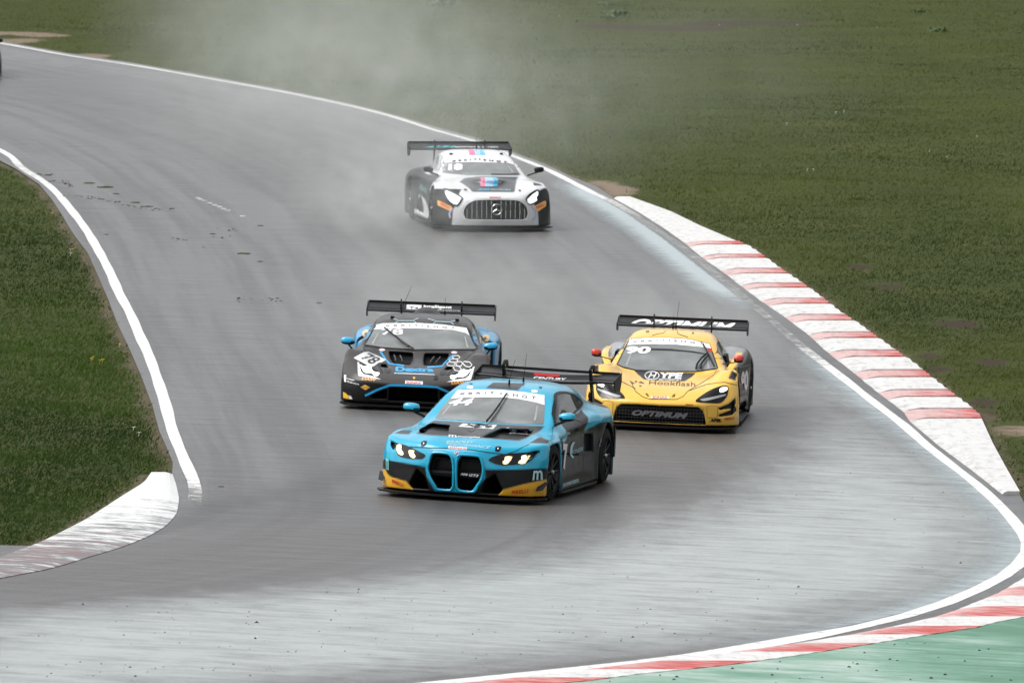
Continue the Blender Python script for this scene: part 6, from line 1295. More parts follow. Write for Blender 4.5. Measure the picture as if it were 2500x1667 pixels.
    for k in ('t_pir_l', 't_pir_r'): letters('lettering', car, 'V', 'PIRELLI', D[k], RED_V, .006, bold=.02)
    letters('lettering', car, 'V', 'BRADLEY', D['t_bra'], PALE_V, .006, shear=.3); letters('lettering', car, 'V', 'PERFORMANCE', D['t_per'], PALE_V, .006, shear=.3)
    letters('lettering', car, 'V', 'monplas', D['t_mon'], WHITE, .006, bold=.015); letters('lettering', car, 'V', 'm', D['t_mm'], WHITE, .006, bold=.02)
    patch('sticker', car, 'V', D['sonax'], WHITE, .004, .03); letters('lettering', car, 'V', 'SONAX', D['t_son'], RED_V, .007, bold=.02)
    patch('sticker', car, 'V', D['hoodno'], WHITE, .004, .04); letters('race_number', car, 'V', '44', D['t_hoodno'], BLACKV, .007, bold=.03)
    patch('bonnet_vent', car, 'V', D['naca1'], BLACKV, .009, .03); patch('bonnet_vent', car, 'V', D['naca2'], BLACKV, .007, .03)
    letters('lettering', car, 'V', 'BMW Motorsport', D['t_bm'], WHITE, .006); letters('lettering', car, 'V', 'M', D['t_M'], WHITE, .006, bold=.04)
    q = D['mst']; 
    for i, mt in enumerate((CYAN_V, NAVY_V, RED_V)):
        f0, f1 = i / 3, (i + 1) / 3; L_ = lambda a, b_, t: (a[0] + (b_[0] - a[0]) * t, a[1] + (b_[1] - a[1]) * t)
        patch('sticker', car, 'V', [L_(q[0], q[1], f0), L_(q[0], q[1], f1), L_(q[3], q[2], f1), L_(q[3], q[2], f0)], mt, .006, .03)
    for k in ('badge', 'roundel'):
        p = D[k]; patch('badge', car, 'V', p, WHITE, .006, .03, smooth=3); cx, cy = np.mean(p, 0); patch('badge', car, 'V', [(cx + (a - cx) * .82, cy + (b_ - cy) * .82) for a, b_ in p], NAVY_V, .008, .03, smooth=3)
        n_ = len(p) // 4; 
        for a0 in (0, 1):
            rx = (max(a for a, _ in p) - min(a for a, _ in p)) * .27; ry = (max(b_ for _, b_ in p) - min(b_ for _, b_ in p)) * .27; s = 1 if a0 else -1
            patch('badge', car, 'V', [(cx, cy), (cx + s * rx, cy), (cx + s * rx * .7, cy + s * ry * .7), (cx, cy + s * ry)], WHITE, .010, .03)
    for k in ('pin_l', 'pin_r'): patch('bonnet_pin', car, 'V', D[k], BLACKV, .006, .03, smooth=2)
    for k in ('pinw_l', 'pinw_r'): patch('bonnet_pin', car, 'V', D[k], WHITE, .009, .02, smooth=2)
    GAP = principled('panel_gap', (.006, .006, .006), .8)
    ring('panel_gap', car, 'V', D['shut'], .008, GAP, .003, closed=False)
    for k in ('light1', 'light2'): patch('sticker', car, 'V', D[k], WHITE, .004, .03, smooth=2)
    for k in ('rooft', 'rooft2'): patch('roof_fixing', car, 'V', D[k], BLACKV, .008, .03)
    # the side towards the inside of the bend
    SG = [(.80, .862), (1.14, 1.03), (1.33, 1.10), (1.49, 1.145), (1.703, 1.160), (2.0, 1.14), (2.3, 1.085), (2.56, 1.005), (2.5, .972), (1.956, .924), (1.572, .885), (1.11, .86)]
    gl = patch('side_window', car, 'L', SG, SIDEG, .006, .04, smooth=2); ring('window_seal', car, 'L', smooth_poly(SG, 2), .022, CARBON, .012)
    patch('side_window', car, 'R', SG, SIDEG, .004, .05, smooth=2)
    letters('lettering', car, 'L', 'PIONEER', D['S_pion'], PALE_V, .006); letters('lettering', car, 'L', '(', D['S_c'], PALE_V, .006, bold=.05)
    letters('race_number', car, 'L', '7', D['S_7'], WHITE, .006, bold=.05); letters('lettering', car, 'L', 'monplas', [(.66, .70), (1.12, .70), (1.12, .755), (.66, .755)], PALE_V, .006)
    patch('sticker', car, 'L', [(2.42, .48), (2.47, .60), (2.54, .48)], GREY_V, .005, .03); patch('door_handle', car, 'L', D['S_handle'], BLACKV, .012, .03, smooth=2)
    ring('panel_gap', car, 'L', D['S_door'], .008, GAP, .003, closed=False)
    y0 = .55; letters('lettering', car, 'L', 'CENTURYMOTORSPORT', [(.62, .115), (1.5, .115), (1.5, .155), (.62, .155)], PALE_V, .006, bold=.02)
    for s in (-1, 1):
        mirror_(R, s, .955, .72, .945, (.20, .15, .105), principled('mirror_turquoise', blue, .2, coat=.8), (.80, .80, .83), .016)
        v = MB(); v.prism([(3.22, .30), (3.30, .30), (3.30, .62), (3.24, .68)], s * .985 - .01, s * .985 + .01, 'x'); v.build('wheel_arch_vane', CARBON, R, bevel=.003)
        c_ = MB(); c_.loft([[(s * .93, -.66, .16), (s * 1.0, -.60, .17), (s * 1.0, -.60, .178), (s * .93, -.66, .168)], [(s * .93, -.50, .24), (s * 1.03, -.42, .25), (s * 1.03, -.42, .258), (s * .93, -.50, .248)]]); c_.build('dive_plane', CARBON, R)
    for sx in (-1, 1):
        W_ = D['screen']; xm = max(a for a, _ in W_); b0 = min(b_ for _, b_ in W_); b1 = min(b_ for _, b_ in D['banner'])
        patch('glass_streak', car, 'V', [(sx * (xm - .135), b0 + .06), (sx * (xm - .11), b0 + .06), (sx * (xm - .17), b1 - .01), (sx * (xm - .185), b1 - .01)][::sx], STREAK, .006, .04)
    wg = rear_wing(R, .875, 3.62, 1.175, ch=.33, pitch=12, mounts=(.545,), plate=(.26, -.13, .03), drop=.035)
    wt = BVHTree.FromPolygons([v.co for v in wg.data.vertices], [p.vertices[:] for p in wg.data.polygons])
    letters('lettering', car, 'T', 'CENTURY', [(-.18, 3.74), (.22, 3.74), (.22, 3.84), (-.18, 3.84)], WHITE, .006, tree=wt, bold=.02)
    patch_t = lay(wt, 'T', *fill_poly([(-.2, 3.87), (.12, 3.87), (.12, 3.92), (-.2, 3.92)], .06), .005); mesh_obj('sticker', *patch_t, RED_V, R)
    wiper(car, [(.05, .945), (.05, 1.02), (.075, 1.14), (.095, 1.29)], r=.011, extra=[[(.05, .95), (.06, 1.05), (.08, 1.16)]])
    antenna(R, .02, 1.62, shell_z(car, .02, 1.62), .30, (.05, .05)); antenna(R, .13, 1.9, shell_z(car, .13, 1.9), .34, (.02, .02))
    tail(R, 3.95, .82); return car

# ================= black and blue mid-engined car
def build_black():
    D = D_BLACK; sp = dict(BLACK_SPEC); mo = lambda P: [(abs(a), b) for a, b in P]
    vr = [(.07, .69), (.40, .735), (.36, .66), (.30, .615), (.085, .605)]
    vr = D['vent_r']
    sp['carves'] = [dict(view='V', poly=[(0, .135), (0, .305), (.315, .297), (.325, .13)], depth=.30), dict(view='V', poly=[(.35, .15), (.35, .275), (.56, .175), (.54, .15)], depth=.16),
                    dict(view='V', poly=vr, depth=.07, yr=(-.8, .45)), dict(view='V', poly=[(.36, .555), (.47, .57), (.47, .605), (.40, .60)], depth=.04, yr=(-.8, .3)),
                    dict(view='V', poly=[(.72, .735), (.83, .72), (.82, .775), (.74, .79)], depth=.03, yr=(.1, .6)),
                    dict(view='S', poly=[(1.55, .50), (1.75, .80), (2.0, .84), (1.9, .35)], depth=.12, xr=(.6, 1.2))]
    sp['adds'] = [scoop(0, 2.15, 1.075, .17, .45, .085)]
    B = build_body(sp, .017)
    base = (.050, .047, .045); blk = (.006, .006, .0065); blu = (.01, .27, .52)
    half = [p for p in D['dark'] if p[0] <= 0][:4]
    ops = [('Vs', [(1.2, .40), (.90, .40), (.62, .365), (.33, .335), (0, .335), (0, 0), (1.2, 0)], blk, dict(yr=(-1.1, -.1))),
           ('Ts', [(.60, .75), (1.2, .55), (1.2, 3.6), (0, 3.6), (0, 2.9), (.5, 2.6), (.66, 1.6)], blu, dict(nz=-.2, zr=(.3, .93))), ('S', [(1.0, .30), (1.3, .75), (3.6, .9), (3.6, .25)], blu, dict(nx=.3)),
           ('S', [(.3, 0), (3.5, 0), (3.5, .25), (.3, .28)], blk, dict(nx=.3)),
           ('Ts', [(.56, 1.2), (.66, 1.0), (.75, .3), (.58, .5)], blk, dict(zr=(.72, 1.2))),
           ('Ts', [(0, 1.7), (.22, 1.75), (.2, 2.7), (0, 2.7)], blk, dict(zr=(1.09, 1.3)))]
    paint_body(B, base, ops)
    root = car_root('race_car', POSE_BLACK, 'black race car number 78 with blue rear arches and honeycomb outlines'); R = root
    shell_parts(B, [('front_bumper', 'Vs', [(0, 0), (1.2, 0), (1.2, .42), (.62, .44), (0, .47)], dict(yr=(-1.2, -.2))),
                    ('bonnet', 'Vs', [(0, .47), (.40, .45), (.46, .55), (.55, .70), (.72, .80), (.70, .84), (0, .84)], dict(yr=(-1.2, .42), nz=.1)),
                    ('roof', 'Ts', [(0, 1.12), (.52, 1.12), (.52, 2.2), (0, 2.2)], dict(zr=(.95, 2))),
                    ('door', 'S', [(.55, .16), (.55, .72), (1.55, .80), (1.5, .16)], dict(xr=(0, 2))), ('door', 'S', [(.55, .16), (.55, .72), (1.55, .80), (1.5, .16)], dict(xr=(-2, 0))), ('engine_cover', 'Ts', [(0, 2.2), (.6, 2.2), (.6, 3.6), (0, 3.6)], dict(nz=.2))], paint_material('paint_black', .30), root)
    car = dict(root=root, tree=bvh_of(B))
    tl = D['trim'][:4]; hl = [(a, b) for a, b in tl if a < -.05]; P = hl + [(0, hl[-1][1])] + mirr(hl)
    ring('intake_trim', car, 'V', P, .028, CYAN_V, .012, closed=False)
    for s in (0, 1):
        f = (lambda P: P) if s == 0 else mirr
        patch('lamp_surround', car, 'V', f(D['head_sur']), WHITE, .004, .03)
        hd = patch('headlight', car, 'V', f(D['head']), LENS, .007, .03); l_ = patch('lamp_element', car, 'V', f(D['led']), LED_C, .012, .03, smooth=2)
        if l_ and hd: l_.parent = hd
        patch('jacking_cover', car, 'V', f(D['pod_l']), principled('dark_cap', (.02, .02, .02), .4), .005, .03, smooth=3)
        ring('panel_gap', car, 'V', f(D['seam_l'])[:6], .010, MATS['panel_gap'], .003, closed=False)
    letters('lettering', car, 'V', 'DAW', D['t_daw'], ORANGE_V, .006, bold=.04, shear=.15); letters('lettering', car, 'V', 'DAW', [(-a, b) for a, b in (D['t_daw'][1], D['t_daw'][0], D['t_daw'][3], D['t_daw'][2])], ORANGE_V, .006, bold=.04, shear=.15)
    patch('number_panel', car, 'V', D['number'], WHITE, .009, .03); letters('race_number', car, 'V', '78', D['t_no'], BLACKV, .012, bold=.02)
    letters('lettering', car, 'V', 'Dextra', D['t_dex'], CYAN_V, .006, bold=.05); letters('lettering', car, 'V', 'COMMERCIAL LIGHTING', D['t_com'], CYAN_V, .006); patch('sticker', car, 'V', D['under'], WHITE, .005, .03)
    ring('bonnet_stripe', car, 'V', D['hoodline_l'], .022, CYAN_V, .006, closed=False); ring('bonnet_stripe', car, 'V', D['hoodline_r'], .022, CYAN_V, .006, closed=False)
    for vp in (D['vent_l'], D['vent_r']):
        xs_ = [p[0] for p in vp]; 
        for t in (.45, .7):
            sg = 1 if np.mean(xs_) < 0 else -1; x0 = (min(xs_) * (1 - t) + max(xs_) * t) if sg > 0 else (max(xs_) * (1 - t) + min(xs_) * t)
            V = []
            for (dx, b_) in ((-.03 * sg, .70), (-.005 * sg, .66), (.012 * sg, .62)):
                o_, d_ = ray_for('V', x0 + dx, b_); h = car['tree'].ray_cast(o_, d_)[0]
                if h: V.append(h + Vector((0, 0, .04)))
            if len(V) == 3: mm = MB(); mm.tube(V, .009, 6); mm.build('vent_fin', principled('vent_fin_grey', (.09, .09, .09), .4), R)
    patch('sticker', car, 'V', D['sonax'], WHITE, .005, .03); letters('lettering', car, 'V', 'SONAX', D['t_son'], RED_V, .008, bold=.02)
    patch('sticker', car, 'V', D['sun'], YEL_V, .005, .03); letters('lettering', car, 'V', 'SUNOCO', D['t_sun'], NAVY_V, .008, bold=.02)
    letters('lettering', car, 'V', 'intelligent', D['t_int'], WHITE, .006, bold=.01); letters('lettering', car, 'V', 'infrastructure', D['t_inf'], WHITE, .006, bold=.01)
    patch('sticker', car, 'V', D['t4'], WHITE, .005, .03); patch('sticker', car, 'V', D['pir'], YEL_V, .005, .03); patch('sticker', car, 'V', D['pirw'], WHITE, .005, .03)
    patch('badge', car, 'V', D['emblem'], YEL_V, .006, .02); patch('tow_eye', car, 'V', D['tow'], BLACKV, .01, .03)
    for k in ('stk1', 'stk2'): patch('sticker', car, 'V', D[k], principled('vinyl_rose', (.72, .55, .58), .4), .006, .03, smooth=2)
    patch('windscreen', car, 'V', D['screen'], SCREEN, .004, .05); patch('windscreen_banner', car, 'V', D['banner'], WHITE, .008, .05)
    ring('screen_seal', car, 'V', D['screen'], .016, CARBON, .006)
    DK = MATS['vinyl_dark_text']; letters('lettering', car, 'V', '#BRIT', D['t_brit'], DK, .011, spacing=1.9); letters('lettering', car, 'V', 'ISHGT', D['t_ish'], DK, .011, spacing=1.9)
    letters('race_number', car, 'V', '78', D['t_78'], WHITE, .009, bold=.03)
    for k in ('hex1', 'hex2', 'hex3', 'hex4', 'hex5', 'hex6'): ring('hexagon_outline', car, 'V', D[k], .010, WHITE, .006)
    for k in ('rl1', 'rl2', 'rl3', 'rl4', 'rl5', 'rl6'): ring('hexagon_outline', car, 'V', D[k], .008, PALE_V, .006, closed=False)
    for s, v in ((1, 'L'), (-1, 'R')):
        patch('side_window', car, v, [(.62, .78), (1.05, .94), (1.35, 1.0), (1.75, .99), (1.6, .80)], SIDEG, .004, .05, smooth=2)
        letters('sponsor_patch', car, 'V', 'O', [(s * .80 - .055, .98), (s * .80 + .055, .98), (s * .80 + .055, 1.09), (s * .80 - .055, 1.09)], CREAM_V, .008, bold=.12)
        mirror_(R, s, .945, .28, .805, (.19, .14, .10), principled('mirror_blue', (.01, .36, .68), .2, coat=.8), (.88, .34, .68), .011)
    splitter(R, [(0, -.985), (.38, -.975), (.62, -.955), (.82, -.90), (.93, -.80), (.98, -.60), (.97, -.45), (0, -.45)])
    side_skirt(R, .42, 2.2, .97)
    for y, tr in ((0, .955), (2.62, .985)):
        for s in (-1, 1): wheel(R, y, s, math.radians(-1.5) if y == 0 else 0, tr)
    for sx in (-1, 1):
        W_ = D['screen']; xm = max(a for a, _ in W_); b0 = min(b_ for _, b_ in W_); b1 = min(b_ for _, b_ in D['banner'])
        patch('glass_streak', car, 'V', [(sx * (xm - .135), b0 + .06), (sx * (xm - .11), b0 + .06), (sx * (xm - .17), b1 - .01), (sx * (xm - .185), b1 - .01)][::sx], STREAK, .006, .04)
    wg = rear_wing(R, .865, 3.28, 1.03, ch=.27, pitch=17, mounts=(.41,), swan=False, plate=(.2, -.11, .02), drop=0)
    wt = BVHTree.FromPolygons([v.co for v in wg.data.vertices], [p.vertices[:] for p in wg.data.polygons])
    def onwing(name, text, q, mat, **kw): return letters(name, car, 'T', text, q, mat, .005, tree=wt, **kw)
    mesh_obj('sticker', *lay(wt, 'T', *fill_poly([(-.34, 3.36), (-.14, 3.36), (-.14, 3.51), (-.34, 3.51)], .04), .004), WHITE, R)
    onwing('lettering', 'T4', [(-.30, 3.39), (-.18, 3.39), (-.18, 3.47), (-.30, 3.47)], BLACKV, bold=.02)
    onwing('lettering', 'intelligent', [(-.11, 3.44), (.27, 3.44), (.27, 3.52), (-.11, 3.52)], WHITE, bold=.03); onwing('lettering', 'infrastructure', [(-.11, 3.36), (.39, 3.36), (.39, 3.43), (-.11, 3.43)], WHITE, bold=.03)
    wiper(car, [(-.08, .815), (-.20, .885), (-.35, .98), (-.50, 1.085)], r=.011, extra=[[(-.14, .835), (-.25, .90), (-.33, .965)]])
    antenna(R, -.33, 1.9, shell_z(car, -.33, 1.9), .36, (.12, .05)); antenna(R, .25, 1.9, shell_z(car, .25, 1.9), .22)
    for sx in (-.42, .44): m = MB(); m.box((sx, 1.35, shell_z(car, sx, 1.35) + .012), (.05, .05, .03)); m.build('roof_fixing', CARBON, R)
    tail(R, 3.45, .78); return car

# ================= yellow mid-engined car
def build_yellow():
    D = D_YELLOW; sp = dict(YELLOW_SPEC)
    it = [(abs(a), b) for a, b in D['intake'] if a < 0]
    itk = [(0, .10), (0, .325), (.30, .33), (.50, .325), (.545, .29), (.58, .22), (.60, .11)]
    sp['carves'] = [dict(view='V', poly=itk, depth=.10), dict(view='V', poly=D['svent1'], depth=.06), dict(view='V', poly=D['svent2'], depth=.06), dict(view='V', poly=D['fvent'], depth=.025, yr=(-.6, .5)),
                    dict(view='S', poly=[(.8, .50), (.95, .72), (1.6, .80), (1.6, .45)], depth=.06, xr=(.5, 1.2))]
    B = build_body(sp, .016)
    yel = (.84, .50, .075); blk = (.006, .006, .006); gr = (.10, .105, .115)
    ops = [('Ts', [(.0, 2.6), (.55, 2.3), (.66, 1.75), (1.2, 1.55), (1.2, 3.7), (0, 3.7)], (.22, .225, .23), dict(zr=(.2, 1.0))), ('S', [(1.0, 0), (1.25, .55), (1.9, .80), (3.7, 1.0), (3.7, 0)], (.05, .052, .06), dict(nx=.4)),
           ('S', [(.3, 0), (3.7, 0), (3.7, .2), (.3, .2)], blk, dict(nx=.3)),
           ('Ts', [(.60, 1.3), (.70, .75), (.80, .5), (.76, 1.5)], yel, {}),]
    paint_body(B, yel, ops); B['V'] = B['V']
    root = car_root('race_car', POSE_YELLOW, 'bright yellow race car number 90 with red mirrors'); R = root
    shell_parts(B, [('front_bumper', 'Vs', [(0, 0), (1.2, 0), (1.2, .66), (.75, .60), (.5, .50), (.28, .46), (0, .45)], dict(yr=(-1.2, -.1))),
                    ('bonnet', 'Vs', [(0, .45), (.28, .46), (.50, .60), (.70, .76), (.66, .84), (0, .84)], dict(yr=(-1.2, .40), nz=.1)),
                    ('roof', 'Ts', [(0, 1.15), (.52, 1.15), (.50, 2.2), (0, 2.2)], dict(zr=(.95, 2))), ('door', 'S', [(.55, .16), (.55, .72), (1.55, .80), (1.5, .16)], dict(xr=(0, 2))), ('door', 'S', [(.55, .16), (.55, .72), (1.55, .80), (1.5, .16)], dict(xr=(-2, 0)))], paint_material('paint_yellow', .28), root)
    car = dict(root=root, tree=bvh_of(B)); GAP = MATS['panel_gap']
    ml = MB()
    net = principled('intake_mesh', (.05, .05, .052), .5, var=.3, bscale=200)
    for i in range(-14, 15): ml.box((i * .04, -.875, .205), (.004, .004, .21))
    for i in range(5): ml.box((0, -.875, .12 + i * .042), (1.14, .004, .004))
    ml.build('intake_mesh', net, R)
    Qg, Fg = glyphs('OPTIMUM', bold=.05, shear=.3); mesh_obj('lettering', [(a, -.885, b) for a, b in quad_map(Qg, [(-.36, .185), (.36, .17), (.37, .245), (-.35, .26)])], Fg, GREY_V, R)
    for s in (0, 1):
        f = (lambda P: P) if s == 0 else mirr
        hd = patch('headlight', car, 'V', f(D['head']), LENS, .005, .03, smooth=2); a_ = patch('lamp_element', car, 'V', f(D['led']), LED_C, .010, .02, smooth=2); b_ = patch('lamp_bar', car, 'V', f(D['lbar']), LBAR, .009, .03, smooth=2)
        for o in (a_, b_):
            if o and hd: o.parent = hd
        ring('panel_gap', car, 'V', f(D['hatch1']), .006, principled('panel_gap_soft', (.25, .14, .02), .7), .003)
        ring('panel_gap', car, 'V', f(D['seam2']), .007, GAP, .003, closed=False)
        patch('fender_louvre', car, 'V', f(D['fvent']), principled('louvre', (.05, .05, .055), .4, bump=.5, bscale=30), -.004, .03)
    ring('panel_gap', car, 'V', D['seam1'], .007, GAP, .003, closed=False); ring('panel_gap', car, 'V', D['roofl'], .007, GAP, .003, closed=False); ring('panel_gap', car, 'V', D['roofl2'], .007, GAP, .003, closed=False)
    patch('bonnet_panel', car, 'V', D['panel'], BLACKV, .004, .04)
    letters('lettering', car, 'V', 'YPE', D['t_ype'], WHITE, .007, bold=.05, shear=.1); letters('lettering', car, 'V', 'H', D['t_h'], WHITE, .007, bold=.02, shear=.2); ring('lettering', car, 'V', smooth_poly(D['ringh'], 3), .010, WHITE, .007)
    letters('lettering', car, 'V', 'MOTORSPORT', D['t_mot'], WHITE, .007, bold=.02); BR = principled('vinyl_brown', (.10, .055, .02), .4); letters('lettering', car, 'V', 'Hookflash', D['t_hook'], BR, .006)
    for k in ('tri1', 'tri2', 'tri3', 'tri4', 'flap_r', 'flap_l', 'small1'): patch('sticker', car, 'V', D[k], BR, .006, .02)
    patch('sticker', car, 'V', D['sonax'], WHITE, .005, .03); letters('lettering', car, 'V', 'SONAX', D['t_son'], RED_V, .008, bold=.02)
    letters('lettering', car, 'V', 'XPEL', D['t_xpel'], BLACKV, .006, bold=.06, shear=.2); letters('lettering', car, 'V', 'PIRELLI', D['t_pir'], RED_V, .006, bold=.03)
    q = D['t_xpel']; letters('lettering', car, 'V', 'XPEL', [(-a, b) for a, b in (q[1], q[0], q[3], q[2])], BLACKV, .006, bold=.06, shear=.2)
    patch('windscreen', car, 'V', D['screen'], SCREEN, .004, .05); patch('windscreen_banner', car, 'V', D['banner'], WHITE, .008, .05); ring('screen_seal', car, 'V', D['screen'], .014, CARBON, .006)
    DK = MATS['vinyl_dark_text']; letters('lettering', car, 'V', '#BRIT', D['t_brit'], DK, .011, spacing=1.9); letters('lettering', car, 'V', 'ISHGT', D['t_ish'], DK, .011, spacing=1.9)
    letters('race_number', car, 'V', '90', D['t_90'], WHITE, .009, bold=.05, shear=.1); patch('sticker', car, 'V', D['red'], RED_V, .008, .03)
    patch('sun_strip', car, 'V', [(-.515, 1.055), (-.30, 1.085), (.0, 1.09), (.30, 1.075), (.50, 1.045), (.50, 1.035), (.25, 1.06), (0, 1.068), (-.3, 1.062)], BLACKV, .007, .04)
    for s, v in ((1, 'L'), (-1, 'R')):
        patch('side_window', car, v, [(.60, .80), (1.0, .95), (1.35, 1.02), (1.7, 1.0), (1.6, .80)], SIDEG, .004, .05, smooth=2)
        bl = MB(); secs = []
        for (x_, y_, z_, h_) in ((.74, .62, .66, .02), (.80, .72, .74, .035), (.845, .88, .81, .04), (.865, 1.1, .855, .04), (.87, 1.4, .875, .045), (.86, 1.75, .885, .05)):
            secs.append([(s * (x_ - .03), y_, z_ - h_), (s * (x_ + .035), y_, z_ - h_ - .02), (s * (x_ + .045), y_, z_ - .01), (s * (x_ + .01), y_, z_), (s * (x_ - .04), y_, z_ - .005)])
        bl.loft(secs); bl.build('door_blade', principled('blade_yellow', yel, .25, coat=.5), R, True)
        d_ = MB(); d_.loft([[(s * .66, 1.05, .70), (s * .76, 1.0, .70), (s * .73, 1.05, .87), (s * .66, 1.15, .87)], [(s * .66, 1.5, .70), (s * .76, 1.5, .70), (s * .73, 1.5, .87), (s * .66, 1.5, .87)]]); d_.build('door_intake', CARBON_M, R)
        mirror_(R, s, .93, .38, .885, (.135, .12, .105), principled('mirror_red', (.55, .035, .02), .25, coat=.7), (.72, .45, .80), .007)
    letters('race_number', car, 'L', '90', [(1.75, .35), (2.15, .35), (2.15, .62), (1.75, .62)], WHITE, .006, bold=.06); ring('number_panel', car, 'L', [(1.68, .30), (2.22, .30), (2.22, .68), (1.68, .68)], .02, GREY_V, .006)
    splitter(R, [(0, -.985), (.38, -.98), (.62, -.955), (.82, -.88), (.95, -.74), (1.0, -.55), (.98, -.42), (0, -.42)])
    side_skirt(R, .42, 2.2, .97)
    for y, tr in ((0, .965), (2.67, .995)):
        for s in (-1, 1): wheel(R, y, s, math.radians(-2) if y == 0 else 0, tr)
    for sx in (-1, 1):
        W_ = D['screen']; xm = max(a for a, _ in W_); b0 = min(b_ for _, b_ in W_); b1 = min(b_ for _, b_ in D['banner'])
        patch('glass_streak', car, 'V', [(sx * (xm - .135), b0 + .06), (sx * (xm - .11), b0 + .06), (sx * (xm - .17), b1 - .01), (sx * (xm - .185), b1 - .01)][::sx], STREAK, .006, .04)
    wg = rear_wing(R, .87, 3.40, 1.065, ch=.27, pitch=17, mounts=(.385,), swan=False, plate=(.2, -.10, .01), drop=0)
    wt = BVHTree.FromPolygons([v.co for v in wg.data.vertices], [p.vertices[:] for p in wg.data.polygons])
    letters('lettering', car, 'T', 'OPTIMUM', [(-.70, 3.43), (.66, 3.43), (.70, 3.63), (-.66, 3.63)], WHITE, .005, tree=wt, bold=.045, shear=.22)
    wiper(car, [(.61, .865), (.555, .95), (.49, 1.05), (.42, 1.155)], r=.011, extra=[[(.38, .81), (.385, .88), (.43, .96), (.49, 1.02)], [(.44, .815), (.44, .88), (.475, .955), (.515, 1.0)]])
    antenna(R, -.03, 1.85, shell_z(car, -.03, 1.85), .18); antenna(R, .0, 2.0, shell_z(car, 0, 2.0), .36, (.03, .02))
    for k in ('rt1', 'rt2'): patch('roof_fixing', car, 'V', D[k], BLACKV, .01, .03)
    tail(R, 3.6, .80); return car

